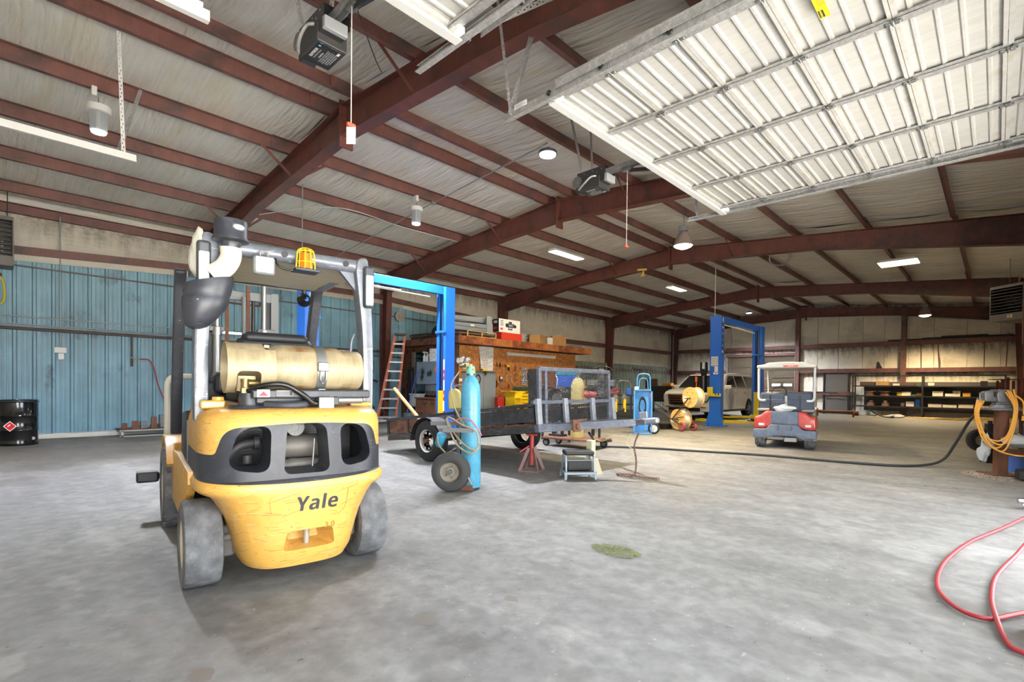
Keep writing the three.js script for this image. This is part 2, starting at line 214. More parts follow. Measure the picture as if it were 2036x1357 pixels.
// left wall
const wallLeft = structure('wall_left', 'long side wall: blue ribbed panels, sooty white insulation and green panels');
part(wallLeft, 'outer_sheet', bx(.1, 5.5, ZN - ZF + .4, XL - .12, 2.7, (ZN + ZF) / 2), mGalv);
for (const [a, b] of [[ZN, FR[0]], [FR[0], FR[1]], [FR[1], FR[2]]]) part(wallLeft, 'insulation_blanket', bx(.06, 2.45, a - b, XL - .035, 3.58, (a + b) / 2).translate(0, 0, 0), mWallVinyl).position.y = 0;
for (const [a, b] of [[FR[1], FR[2]], [FR[2], FR[3]], [FR[3], ZF]]) for (const y of [0, 2.45]) part(wallLeft, 'insulation_blanket', bx(.06, 2.45, a - b, XL - .036, y + 1.225 + .0, (a + b) / 2), mWallVinyl);
part(wallLeft, 'eave_closure', bx(.03, .34, ZN - ZF, XL - .005, 5.08, (ZN + ZF) / 2), mVinyl);
const blueTop = (z) => 3.78 + .25 * smooth(0.5, -3.4, z) - .18 * smooth(-9.2, -11, z);
function ribPanel(z0, width, y0, yTop, x) {      // three tall ribs and shallow stiffeners per panel
  const prof = [], n = 3, p = width / n; for (let i = 0; i < n; i++) { const a = i * p; prof.push([a, 0], [a + .07 * p, .042], [a + .2 * p, .042], [a + .27 * p, 0], [a + .47 * p, 0], [a + .5 * p, .006], [a + .56 * p, .006], [a + .59 * p, 0], [a + .73 * p, 0], [a + .76 * p, .006], [a + .82 * p, .006], [a + .85 * p, 0]); } prof.push([width, 0]);
  const pos = [], uv = [], idx = []; prof.forEach(([a, d], i) => { const z = z0 - a, yt = typeof yTop === 'function' ? yTop(z) : yTop; pos.push(x + d, y0, z, x + d, yt, z); uv.push(z, y0, z, yt); if (i) { const q = i * 2; idx.push(q - 2, q, q - 1, q - 1, q, q + 1); } });
  const g = new THREE.BufferGeometry(); g.setAttribute('position', new THREE.Float32BufferAttribute(pos, 3)); g.setAttribute('uv', new THREE.Float32BufferAttribute(uv, 2)); g.setIndex(idx); return toCreasedNormals(g, .2);
}
for (let z = 1.2, i = 0; z > -12; z -= .914, i++) part(wallLeft, 'blue_panel', ribPanel(z, .914, .1, blueTop, XL + .012 + (i % 2) * .002), mBlue, undefined, true);
for (let z = -16.4; z > -22; z -= .914) part(wallLeft, 'green_panel', ribPanel(z, .914, 0, 2.53, XL + .1), mGreen, undefined, true);
for (let z = -23.0; z > -29; z -= .914) part(wallLeft, 'green_panel', ribPanel(z, .914, 0, 2.54, XL + .1), mGreen, undefined, true);
const girtPoly = [[ZN, 4.03], [.2, 4.03], [-3.4, 4.24], [-9, 4.25], [-9.3, 4.22], [-14.5, 3.9]];
for (let i = 0; i < girtPoly.length - 1; i++) { const [a, y] = girtPoly[i], [b, w] = girtPoly[i + 1]; part(wallLeft, 'girt', bar([XL + .07, y - .05, a], [XL + .07, w - .05, b], .12, .17), mBrown); part(wallLeft, 'trim_strip', bar([XL + .068, y - .2, a], [XL + .068, w - .2, b], .015, .14), mWallVinyl); }
for (const y of [3.45, 2.2]) part(wallLeft, 'girt', bar([XL + .05, y, FR[2]], [XL + .05, y, ZF], .11, .2), mBrown);
part(wallLeft, 'curb', bx(.38, .1, ZN + 12, XL + .19, .05, (ZN - 12) / 2, .02), withGrain(mat(0xc9c6bf, .85), .002));

// far wall
const wallFar = structure('wall_far', 'end wall of sooty beige insulation with brown girts and columns');
part(wallFar, 'outer_sheet', bx(XR - XL + .6, 6.2, .1, (XL + XR) / 2, 3.0, ZF - .13), mGalv);
const seams = [XL, -13.9, -12.7, -11.5, -10.3, -9.1, -7.85, -6.95, -6.0, -4.95, -4.05, -3.1, -2.15, -1.0, .1, XR];
for (let i = 0; i < seams.length - 1; i++) for (const [y, h] of [[0, 2.2], [2.2, 1.32], [3.52, 2.1]]) { const w = seams[i + 1] - seams[i]; const o = part(wallFar, 'insulation_blanket', bx(w - .012, h, .06, 0, 0, 0, .012).translate((i * 1.7 + y) % 5, h / 2 + (2.45 - h), 0), mWallVinyl); o.position.set(seams[i] + w / 2 - (i * 1.7 + y) % 5, y - (2.45 - h), ZF - .035); }
for (const [y, a, b] of [[3.53, XL, XR], [2.22, XL, -11.72], [2.22, -7.9, XR]]) part(wallFar, 'girt', [bx(b - a, .012, .2, (a + b) / 2, y + .09, ZF + .1), bx(b - a, .2, .012, (a + b) / 2, y, ZF + .2), bx(b - a, .05, .012, (a + b) / 2, y - .08, ZF + .01)], mBrown);
part(wallFar, 'girt', bx(3.9, .14, .2, -9.8, 3.16, ZF + .1), mBrown);
for (const x of [-7.87, -3.27]) part(wallFar, 'column', [bx(.2, 5.3, .012, x, 2.65, ZF + .05), bx(.2, 5.3, .012, x, 2.65, ZF + .3), bx(.012, 5.3, .25, x, 2.65, ZF + .17)], mBrown);
part(wallFar, 'girt', bx(2.6, .18, .16, -6.5, 1.05, ZF + .1), mBrown); part(wallFar, 'girt', bx(3.3, .18, .16, -13.3, 1.05, ZF + .1), mBrown);
part(wallFar, 'corner_pipe', cyl(.04, .04, 4.6, XL + .22, 2.3, ZF + .45, 'y', 10), mGrey); part(wallFar, 'corner_pipe', cyl(.03, .03, 4.6, XL + .12, 2.3, ZF + .8, 'y', 10), mGrey);
// near wall and right wall (behind and beside the camera)
const wallNear = structure('wall_near', 'end wall behind the forklift bay');
part(wallNear, 'panel_sheet', bx(XR - XL + .6, 6.2, .1, (XL + XR) / 2, 3.0, ZN + .05), mWallVinyl);
const wallRight = structure('wall_right', 'side wall with the two open overhead door bays');
for (const [a, b, y0, y1] of [[ZN, 1.75, 0, 5.3], [1.75, -2.5, 3.86, 5.3], [-2.5, -3.5, 0, 5.3], [-3.5, -7.7, 3.86, 5.3], [-7.7, ZF, 0, 5.3]]) part(wallRight, 'panel_sheet', bx(.1, y1 - y0, a - b, XR + .05, (y0 + y1) / 2, (a + b) / 2), mWallVinyl);

// roll-up and walk doors in the far wall
const mDoorBrown = withGrain(mat(0x54493a, .65)), mWinGlow = mat(0xffffff, .3, 0, { emissive: new THREE.Color(0xfff6e4), emissiveIntensity: 2.2 });
const door1 = structure('door_1', 'closed brown sectional door with small bright windows in the far wall');
for (let i = 0; i < 5; i++) { const y = .02 + i * .61; part(door1, 'door_section', [bx(3.75, .585, .05, -9.75, y + .295, ZF + .06, .008), ...[.1, .22, .34, .46, .58].map((d) => bx(3.7, .03, .03, -9.75, y + d - .03, ZF + .095, .004))], mDoorBrown); for (const x of [-11.5, -10.4, -9.1, -8.0]) part(door1, 'hinge_stile', bx(.07, .56, .03, x, y + .3, ZF + .1), mDoorBrown); }
for (const x of [-11.0, -10.0, -8.95, -8.35]) { const w = part(door1, 'window_frame', [bx(.5, .2, .03, x, 1.48, ZF + .1)], mDoorBrown); part(w, 'pane', bx(.42, .13, .012, x, 1.48, ZF + .116), mWinGlow); }
for (const x of [-11.68, -7.98]) part(door1, 'track', bx(.07, 3.2, .08, x, 1.6, ZF + .14), mGalv);
const door2 = structure('door_2', 'plain grey walk door with a lever handle in the far wall');
part(door2, 'door_leaf', bx(1.02, 2.06, .05, -6.04, 1.05, ZF + .1, .006), withGrain(mat(0x595653, .5)));
part(door2, 'door_frame', [bx(.07, 2.12, .14, -6.6, 1.06, ZF + .09), bx(.07, 2.12, .14, -5.48, 1.06, ZF + .09), bx(1.19, .07, .14, -6.04, 2.13, ZF + .09)], mDark);
part(door2, 'handle', [cyl(.035, .035, .05, -6.48, 1.0, ZF + .15, 'z', 12), bx(.13, .022, .022, -6.42, 1.0, ZF + .18, .006)], mSteel);

// ---------- raised overhead doors, tracks, openers ----------
function slotted(a, b, w = .036, side = [0, 0, 1]) {       // perforated steel angle from a to b
  const A = V(...a), B = V(...b), L = A.distanceTo(B), t = B.clone().sub(A).normalize(), s0 = V(...side), u = s0.clone().cross(t).normalize(), s = t.clone().cross(u).normalize(), out = [];
  for (const [d1, d2] of [[u, s], [s, u.clone().negate()]]) { const sh = new THREE.Shape([[0, 0], [w, 0], [w, L], [0, L]].map((p) => new THREE.Vector2(...p))), n = Math.floor(L / .05); for (let i = 0; i < n; i++) { const y = (i + .5) * L / n, x = i % 2 ? w * .35 : w * .65; sh.holes.push(new THREE.Path([[x - .005, y - .013], [x + .005, y - .013], [x + .005, y + .013], [x - .005, y + .013]].map((p) => new THREE.Vector2(...p)))); }
    const g = new THREE.ExtrudeGeometry(sh, { depth: .0025, bevelEnabled: false }); g.applyMatrix4(new THREE.Matrix4().makeBasis(d1, t, d1.clone().cross(t)).setPosition(A)); out.push(g); } return out;
}
const trackSec = (s) => [[0, 0], [.052 * s, 0], [.052 * s, .012], [.049 * s, .012], [.049 * s, .003], [.003 * s, .003], [.003 * s, .062], [.03 * s, .062], [.03 * s, .055], [.033 * s, .055], [.033 * s, .065], [0, .065]];
const mDoorWhite = mat(0xffffff, .38, 0, { map: dataTex(256, 256, (u, v) => { const n = fbm(u * 8, v * 8, 8, 8, 181, 4), s = fbm(u * 3, v * 50, 3, 50, 183, 3), d = smooth(.6, .75, fbm(u * 5, v * 5, 5, 5, 187, 4)); const q = 176 + (n - .5) * 20 + (s - .5) * 16 - d * 10; return [q, q - 1 - d * 3, q - 5 - d * 8]; }, true, [1.4, 1.4]) });
function overheadDoor(num, za, zb, stiles, Y, sections, label) {    // raised door, inner face down, between za (near) and zb (far)
  const o = structure('door_' + num, label), L = za - zb, zc = (za + zb) / 2, S = .61, X0 = -3.03;
  const sec = []; { const p = [[0, .045], [0, 0], [.032, 0], [.032, .03]]; for (let i = 0; i < 4; i++) { const a = .075 + i * .135; p.push([a, .03], [a + .012, .016], [a + .03, .016], [a + .042, .03]); } p.push([S - .03, .03], [S - .03, 0], [S - .004, 0], [S - .004, .045]); sec.push(...p); }
  const secGeo = ready(ext([...sec, [S - .004, .049], [0, .049]], L).translate(0, Y, zc)), hinge = ready([bx(.11, .004, .05, 0, -.004, 0), cyl(.009, .009, .06, 0, -.012, 0, 'z', 10), bx(.035, .022, .03, .028, -.01, 0, .004), bx(.03, .02, .03, -.03, -.01, 0, .004), cyl(.007, .007, .012, .045, -.01, .015, 'y', 6), cyl(.007, .007, .012, -.045, -.01, -.015, 'y', 6)]), wheel = ready([cyl(.024, .024, .014, 0, 0, 0, 'z', 16)]), pin = ready([cyl(.005, .005, .11, 0, 0, 0, 'z', 8)]);
  for (let i = 0; i < sections; i++) {
    const s = part(o, 'door_section', secGeo, mDoorWhite); s.position.x = X0 + i * S;
    for (const z of stiles) part(s, 'stile', [bx(S - .05, .03, .006, S / 2, Y - .002, z - .034), bx(S - .05, .03, .006, S / 2, Y - .002, z + .034), bx(S - .05, .005, .074, S / 2, Y - .014, z)], mGalv);
    if (i) for (const z of stiles) at(part(o, 'hinge', hinge, mSteel), X0 + i * S, Y - .012, z);
    for (const [z, d] of [[za, 1], [zb, -1]]) { at(part(o, 'roller', wheel, mDark), X0 + i * S + (i ? 0 : .05), Y - .03, z + d * .075); at(part(o, 'roller_shaft', pin, mSteel), X0 + i * S + (i ? 0 : .05), Y - .03, z + d * .03); }
  }
  part(o, 'bottom_rail', [bx(.012, .11, L, X0 - .008, Y - .03, zc), bx(.07, .012, L, X0 + .03, Y - .08, zc, .003)], mWhitePaint);
  for (const [z, d] of [[za, -.04], [zb, .04]]) part(o, 'corner_bracket', [bx(.09, .05, .07, X0 + .06, Y - .03, z + d, .006), bx(.05, .07, .004, X0 + .04, Y - .04, z + d * 2)], mWhite);
  const X1 = X0 + sections * S;
  for (const [z, s] of [[za + .05, 1], [zb - .05, -1]]) { const t = part(o, 'track', ext(trackSec(s), X1 - X0 + .55).rotateY(Math.PI / 2).translate((X0 + X1) / 2 - .27, Y - .062, z + s * .0), mGalv); part(t, 'track_angle', [bx(X1 - X0 - .1, .004, .06, (X0 + X1) / 2 + .1, Y + .02, z + s * .05), bx(X1 - X0 - .1, .07, .004, (X0 + X1) / 2 + .1, Y - .01, z + s * .06)], mGalv); }
  return o;
}
const DY = 3.93;
const dA = overheadDoor(3, -3.55, -7.55, [-3.62, -4.5, -5.45, -6.5, -7.48], DY, 6, 'raised white ribbed overhead door with four galvanised stile rows and a yellow tag');
const dB = overheadDoor(4, 1.65, -2.45, [1.58, .6, -.4, -1.4, -2.38], DY, 6, 'raised white overhead door whose lower edge hangs beside the rafter');
for (const d of [dA, dB]) { const n = d === dA ? [-3.55, -7.55] : [1.65, -2.45]; part(d, 'curved_section', [0, 1, 2].map((i) => bar([.63 + i * .1, DY - .02 - i * i * .1, n[0] / 2 + n[1] / 2], [.73 + i * .08, DY - .02 - (i + 1) * (i + 1) * .1, n[0] / 2 + n[1] / 2], n[0] - n[1], .04)), mDoorWhite); }
part(dA, 'hanger', [...slotted([-3.46, DY - .05, -3.49], [-3.62, 5.2, -3.42]), ...slotted([-3.46, DY - .05, -3.47], [-3.6, 5.24, -4.02], .036, [1, 0, 0]), ...slotted([-3.66, 5.2, -3.86], [-3.66, 5.2, -4.5], .036, [1, 0, 0])], mGalv);
part(dA, 'hanger', [...slotted([-3.42, DY - .05, -7.6], [-3.6, 5.2, -7.7])], mGalv); part(dB, 'hanger', [...slotted([-2.9, DY, -2.55], [-2.9, 4.9, -3.7])], mGalv); part(dB, 'hanger', [...slotted([-2.4, DY, -2.55], [-2.4, 4.9, -3.7])], mGalv);
decal(dA, 'caution_label', .065, .24, (c, w, h) => { c.fillStyle = '#f0d21c'; c.fillRect(0, 0, w, h); c.fillStyle = '#222'; c.fillRect(w * .06, h * .6, w * .5, h * .36); c.save(); c.translate(w * .75, h * .08); c.rotate(Math.PI / 2); c.font = 'bold ' + w * .16 + 'px sans-serif'; for (let i = 0; i < 4; i++) c.fillText('DO NOT ADJUST', 0, i * w * .17 - w * .1); c.restore(); c.save(); c.translate(w * .2, h * .62); c.rotate(Math.PI / 2); c.fillStyle = '#f0d21c'; c.font = 'bold ' + w * .26 + 'px sans-serif'; c.fillText('WARNING', 0, 0); c.restore(); }, [-.93, DY - .03, -3.97], 0, Math.PI / 2, 1400);
decal(dA, 'track_label', .16, .05, (c, w, h) => { c.fillStyle = '#eee'; c.fillRect(0, 0, w, h); c.fillStyle = '#555'; for (let i = 0; i < 5; i++) c.fillRect(w * .08, h * (.15 + i * .16), w * (.5 + .3 * ((i * 7) % 3) / 2), h * .06); }, [-3.3, DY - .03, -3.44], 0, 0, 500);
// opener heads
const mOpener = mat(0x2b2a2b, .5), mCord = mat(0xe6d9d2, .7), mRedPull = mat(0xd0452f, .5);
function opener(pos, label, cordLen, armTip) {
  const o = thing('garage_door_opener', label, 'door opener', pos);
  part(o, 'housing', [bx(.34, .15, .26, 0, -.09, 0, .012), bx(.1, .1, .2, .2, -.05, .02, .008)], mOpener);
  part(o, 'mounting_plate', [...[-.11, .11].map((z) => bx(.46, .12, .004, .02, .04, z)), bx(.46, .004, .22, .02, .1, 0)], mat(0x3c3d3f, .45, .4));
  const b = []; for (const z of [-.114, .114]) for (let i = 0; i < 6; i++) b.push(cyl(.01, .01, .01, -.16 + i * .07, .03 + (i % 2) * .035, z, 'z', 6)); part(o, 'bolts', b, mSteel).userData.kind = 'stuff';
  part(o, 'sprocket', [cyl(.075, .075, .012, -.2, -.02, .13, 'z', 28), cyl(.03, .03, .03, -.2, -.02, .13, 'z', 12)], mSteel);
  part(o, 'conduit', tube([[-.16, -.14, .14], [-.05, -.1, .18], [.06, -.03, .17], [.12, -.02, .13]], .014, 24), mGalv); part(o, 'motor', cyl(.05, .05, .12, -.2, -.12, .04, 'z', 18), mDark); part(o, 'light_lens', bx(.05, .1, .2, .26, -.06, .02, .01), mat(0xdfe2e4, .2, 0, { transmission: .5, thickness: 0 }));
  decal(o, 'caution_plate', .3, .22, (c, w, h) => { c.fillStyle = '#101114'; c.fillRect(0, 0, w, h); c.fillStyle = '#e9e9ea'; c.font = 'bold ' + h * .16 + 'px sans-serif'; c.textAlign = 'center'; c.fillText('RAYNOR', w * .5, h * .2); c.font = h * .07 + 'px sans-serif'; c.fillText('ControlHoist Optima', w * .5, h * .3); c.font = 'bold ' + h * .085 + 'px sans-serif'; c.fillText('CAUTION', w * .5, h * .45); c.font = h * .062 + 'px sans-serif'; ['TO REDUCE THE RISK OF INJURY', 'DISCONNECT POWER BEFORE', 'REMOVING COVER. REPLACE ALL', 'GUARDS BEFORE OPERATING', 'KEEP AREA CLEAR OF MOVING', 'DOOR AND HARDWARE'].forEach((s, i) => c.fillText(s, w * .5, h * (.55 + i * .075))); c.fillStyle = '#3aa0d8'; c.beginPath(); c.arc(w * .88, h * .14, h * .05, 0, 7); c.fill(); c.fillStyle = '#eee'; c.fillRect(w * .8, h * .82, w * .14, h * .1); }, [0, -.168, 0], 0, Math.PI / 2, 900);
  part(o, 'rail', [bx(4.2, .07, .004, 2.25, .05, -.03), bx(4.2, .07, .004, 2.25, .05, .03), bx(4.2, .004, .06, 2.25, .085, 0)], mGalv);
  part(o, 'trolley', [bx(.14, .05, .07, .52, .0, 0, .008), bx(.05, .05, .02, .56, -.04, 0)], mSteel);
  part(o, 'drawbar_arm', [bar([.56, -.03, 0], [1.02, -.13, 0], .03, .04), ...(armTip ? [bar([1.0, -.135, 0], [1.12, .02, 0], .03, .04)] : []), ], mOpener); if (armTip) part(o, 'door_bracket', bx(.2, .004, .05, 1.05, .0, 0).rotateX(0), mOpener);
  const c = part(o, 'pull_cord', rod([.53, -.02, .02], [.53, -cordLen, .02], .004, 6), mCord); part(c, 'pull_handle', [bx(.028, .03, .07, .53, -cordLen - .01, .02, .008)], mRedPull);
  part(o, 'hanger', [...slotted([-.1, .1, .12], [-.25, 1.0, .25]), ...slotted([-.1, .1, -.12], [-.25, 1.0, -.25])], mGalv);
  return o;
}
const op2 = opener([-4.05, DY + .16, -5.7], 'black door opener with its arm hooked to the raised ribbed door', 1.0, true);
const op1 = opener([-4.2, DY + .27, -1.95], 'black door opener with a white caution print and a white tag on its pull cord', .93, false);
decal(op1, 'paper_tag', .07, .13, (c, w, h) => { c.fillStyle = '#fbfaf6'; c.fillRect(0, 0, w, h); c.fillStyle = '#bbb'; c.fillRect(w * .2, h * .8, w * .6, h * .04); }, [.55, -1.03, .03], .8, 0, 300);
// tracks and hangers of the end-wall door
const endTracks = structure('trim_1', 'white door track hung by perforated angles over the forklift bay');
part(endTracks, 'track', [bx(.05, .075, 4.4, -7.47, 3.9, 1.0), bx(.04, .012, 4.4, -7.45, 3.86, 1.0)], mWhitePaint); part(endTracks, 'track', [bx(.05, .075, 4.2, -4.2, 3.9, 1.0), bx(.03, .03, 4.1, -4.16, 3.94, 1.0)], mWhitePaint);
part(endTracks, 'hanger', [...slotted([-7.47, 3.93, -1.05], [-8.9, 5.4, -1.5])], mGalv); part(endTracks, 'hanger', [...slotted([-7.47, 3.93, -1.1], [-7.8, 5.5, -1.1])], mWhitePaint); part(endTracks, 'hanger', [...slotted([-4.2, 3.93, -1.0], [-4.2, 5.2, -.4])], mGalv);

// ---------- lamps ----------
const glow = (hex, k) => mat(0xffffff, .5, 0, { emissive: new THREE.Color(hex), emissiveIntensity: k });
const mLed = glow(0xf4f8ff, 14), mTube = glow(0xfff6dd, 7), mBell = glow(0xfff1d2, 7);
function spot(parent, hex, cd, x, y, z, angle = 1.25, radius = 4) { const l = new THREE.SpotLight(hex, cd, 0, angle, .6, 2); l.position.set(x, y, z); l.target.position.set(x, y - 1, z); l.castShadow = true; l.shadow.radius = radius; parent.add(l, l.target); return l; }
const LED_CD = 290;
function highbay(pos, label) {
  const o = thing('high_bay_light', label, 'ceiling light', pos, 0, undefined);
  const fins = []; for (let i = 0; i < 28; i++) { const a = i / 28 * Math.PI * 2; fins.push(bx(.03, .26, .004, .085, .14, 0).rotateY(a)); }
  part(o, 'heat_sink', [cyl(.075, .08, .27, 0, .14, 0, 'y', 28), ...fins], mat(0xd4d6d8, .4, .4)); part(o, 'collar', lathe([[.09, .27], [.14, .27], [.145, .275], [.145, .36], [.14, .365], [.02, .365], [.02, .27]], 32), mWhitePaint);
  part(o, 'diffuser', cyl(.09, .085, .02, 0, -.002, 0, 'y', 28), mLed); part(o, 'hook', tube([[0, .36, 0], [.02, .42, 0], [0, .46, 0], [-.02, .5, 0]], .006), mSteel); part(o, 'junction_box', bx(.13, .13, .06, .07, .52, .06, .006), mWhitePaint); spot(o, 0xf2f6ff, LED_CD, 0, -.03, 0); return o;
}
highbay([-9.4, 4.82, -1.08], 'finned LED high bay light lit above the forklift bay'); highbay([-9.4, 4.82, -6.5], 'small finned LED high bay light hung near the red rafter column');
function ledDisc(pos, label, cd) { const o = thing('disc_light', label, 'ceiling light', pos); part(o, 'housing', lathe([[0, .1], [.05, .1], [.06, .05], [.15, .045], [.16, 0], [.13, -.005], [0, -.005]], 32), mat(0x55585c, .5, .3)); part(o, 'diffuser', cyl(.14, .13, .02, 0, -.012, 0, 'y', 32), mLed); part(o, 'cord', tube([[0, .09, 0], [-.1, .16, .05], [-.25, .12, .1], [-.5, .17, .1]], .006, 20), mWhite); spot(o, 0xf5f8ff, cd, 0, -.04, 0); return o; }
ledDisc([-5.5, 5.12, -6.4], 'bright round LED disc light next to the raised ribbed door', LED_CD); ledDisc([-9.44, 5.2, -27.2], 'small starry LED disc light over the white SUV', LED_CD * 1.9);
function troffer(pos, w, l, label) { const o = thing('fluorescent_fixture', label, 'ceiling light', pos); part(o, 'housing', [ext([[-w / 2, 0], [w / 2, 0], [w * .4, .07], [-w * .4, .07]], l)], mWhitePaint); part(o, 'diffuser', bx(w - .03, .02, l - .03, 0, -.005, 0, .006), mTube); const r = new THREE.RectAreaLight(0xffe9c0, TUBE, w - .05, l - .05); r.position.set(0, -.03, 0); r.lookAt(0, -2, 0); o.add(r); return o; }
const TUBE = 150;
troffer([-9.55, 5.24, -12.05], .32, 1.4, 'long lit fluorescent fixture above the wooden shop room'); troffer([-9.44, 5.24, -19.05], .34, 1.2, 'lit fluorescent fixture behind the yellow horn bracket'); troffer([-2.15, 4.98, -18.3], .95, .75, 'square lit fixture with warm light over the far shop floor');
function bell(pos, label, cd) { const o = thing('bell_light', label, 'ceiling light', pos); part(o, 'reflector', lathe([[.05, .36], [.09, .35], [.15, .26], [.2, .12], [.225, .02], [.215, .02], [.19, .12], [.14, .25], [.08, .33]], 32), mat(0x8d8076, .5, .3)); part(o, 'lens', lathe([[0, -.06], [.1, -.05], [.19, -.01], [.22, .02], [0, .02]], 32), mBell); part(o, 'ballast', [bx(.2, .13, .16, 0, .43, 0, .02), cyl(.06, .05, .03, 0, .36, 0)], mat(0x8f9296, .45, .5)); part(o, 'hook', tube([[0, .5, 0], [.02, .56, 0], [0, pos[0] < -4 ? .745 : .63, 0]], .008), mSteel); spot(o, 0xffe2b0, cd, 0, -.08, 0, 1.2, 8); return o; }
bell([-5.55, 4.66, -11.5], 'lit bell shaped shop light below the end of the door track', 350); bell([-2.31, 4.5, -27.9], 'lit bell shaped shop light near the far end wall', 330);
// wall tube lights behind the forklift
for (const [z, lab] of [[-4.6, 'lit tube light on the blue wall behind the forklift mast'], [-6.25, 'lit tube light on the blue wall behind the forklift seat']]) { const o = thing('tube_light', lab, 'wall light', [XL + .14, 2.6, z]); part(o, 'housing', bx(.06, .07, 1.1, 0, 0, 0, .01), mWhitePaint); part(o, 'tube', cyl(.02, .02, 1.05, .05, .0, 0, 'z', 12), glow(0xf6fff6, 12)); const r = new THREE.RectAreaLight(0xf4fff4, 60, 1.0, .06); r.position.set(.09, 0, 0); r.lookAt(1, 0, 0); o.add(r); }
// unit heaters
function heater(pos, ry, label, w, h, d) { const o = thing('unit_heater', label, 'heater', pos, ry); const m = withGrain(mat(0x55514c, .5)); part(o, 'cabinet', [bx(w, .02, d, 0, h / 2, 0), bx(w, .02, d, 0, -h / 2, 0), bx(.02, h, d, -w / 2, 0, 0), bx(.02, h, d, w / 2, 0, 0), bx(w, h, .02, 0, 0, -d / 2), bx(w, h * .2, .02, 0, -h * .41, d / 2), bx(w, h * .06, .02, 0, h * .46, d / 2)], m); for (let i = 0; i < 8; i++) part(o, 'louver', bx(w - .04, .01, .1, 0, -h * .26 + i * h * .09, d / 2 - .03).rotateX(0), mat(0x4a4743, .45)); const t = []; for (let i = 0; i < 9; i++) for (let j = 0; j < 5; j++) t.push(cyl(.012, .012, .1, -w * .3 + i * w * .075, -h * .2 + j * h * .1, d * .2, 'z', 8)); part(o, 'heat_exchanger', t, mSteel); decal(o, 'nameplate', .12, .07, (c, a, b) => { c.fillStyle = '#cdb98e'; c.fillRect(0, 0, a, b); c.fillStyle = '#5a3d20'; c.fillRect(a * .15, b * .3, a * .6, b * .3); }, [.1, -h * .4, d / 2 + .012], 0, 0, 300); for (const s of [-1, 1]) part(o, 'hanger_rod', rod([s * w * .4, h / 2, 0], [s * w * .4, h / 2 + .75, 0], .008), mDark); return o; }
heater([.42, 3.42, -17.4], -.7, 'dark louvred unit heater hung near the far workbench', .75, .85, .9);
heater([-14.45, 4.0, .05], Math.PI / 2, 'brown louvred unit heater hung against the blue wall', .75, .95, .55);

// ---------- forklift ----------
E3.useGroups = false;
const paintTex = (r, g, b, seed, scr, w = 1024) => canvasTex(w, w, (c, W) => {   // worn paint: mottling, scratches, chips down to primer, soil grains
  let s = seed; const q = () => { s = (s * 16807) % 2147483647; return s / 2147483647; };
  c.fillStyle = `rgb(${r},${g},${b})`; c.fillRect(0, 0, W, W);
  for (let i = 0; i < 900; i++) { const k = q(); c.fillStyle = k > .5 ? `rgba(255,255,240,${q() * .035})` : `rgba(70,50,20,${q() * .045})`; c.beginPath(); c.ellipse(q() * W, q() * W, 4 + q() * 50, 3 + q() * 22, q() * 6, 0, 7); c.fill(); }
  for (let i = 0; i < 9000; i++) { c.fillStyle = q() > .5 ? `rgba(60,45,30,${q() * .3})` : `rgba(255,245,220,${q() * .2})`; c.fillRect(q() * W, q() * W, 1 + q() * 1.5, 1 + q() * 1.5); }
  for (let i = 0; i < scr; i++) { const x = q() * W, y = q() * W, l = 10 + q() * q() * 190, a = (q() - .5) * .7; c.strokeStyle = q() > .3 ? `rgba(48,38,30,${.25 + q() * .55})` : `rgba(235,225,205,${.3 + q() * .4})`; c.lineWidth = .6 + q() * 1.6; c.beginPath(); c.moveTo(x, y); c.lineTo(x + l * Math.cos(a), y + l * Math.sin(a) + (q() - .5) * 6); c.stroke(); }
  for (let i = 0; i < scr * .5; i++) { const x = q() * W, y = q() * W; c.fillStyle = q() > .5 ? 'rgba(60,45,36,.75)' : 'rgba(214,204,186,.7)'; c.beginPath(); for (let k = 0; k < 7; k++) c.lineTo(x + (q() - .5) * 14, y + (q() - .5) * 8); c.fill(); }
});
const rep = (t, s) => { t.wrapS = t.wrapT = THREE.RepeatWrapping; t.repeat.set(1 / s, 1 / s); return t; };
const mForkYellow = mat(0xffffff, .4, 0, { map: rep(paintTex(204, 156, 74, 77, 420), 1.15), clearcoat: .25, clearcoatRoughness: .35 }), mForkClean = mat(0xffffff, .35, 0, { map: rep(paintTex(208, 156, 62, 31, 40, 512), 1.4), clearcoat: .4, clearcoatRoughness: .25 });
const mForkBlack = mat(0xffffff, .42, 0, { map: rep(paintTex(38, 41, 50, 55, 110), 1.1) }), mGuardSheen = mat(0xffffff, .34, .1, { map: rep(paintTex(84, 90, 102, 5, 40, 512), .9), clearcoat: .3, clearcoatRoughness: .3 });  // guard is black paint; its pale sheen is put into the grey base colour
const mDustRubber = mat(0xffffff, .85, 0, { map: dataTex(256, 256, (u, v) => { const n = fbm(u * 10, v * 10, 10, 10, 201, 5, .6); const k = vn(u * 80, v * 80, 80, 80, 203) > .93 ? 25 : 0; const q = 96 + (n - .5) * 60 + k; return [q, q + 1, q + 4]; }, true, [.6, .6]), bumpMap: grain, bumpScale: .001 });
const mRim = withGrain(mat(0xb3a68c, .6)), mTank = mat(0xffffff, .5, .25, { map: dataTex(512, 512, (u, v) => { const n = fbm(u * 8, v * 8, 8, 8, 211, 5), r = smooth(.5, .95, fbm(u * 3, v * 4, 3, 4, 213, 5, .6)), s = fbm(u * 70, v * 6, 70, 6, 217, 2); const q = .86 + (n - .5) * .3 + (s - .5) * .1; return [(178 * (1 - r) + 130 * r) * q, (162 * (1 - r) + 92 * r) * q, (128 * (1 - r) + 56 * r) * q]; }, true, [.7, .7]) });
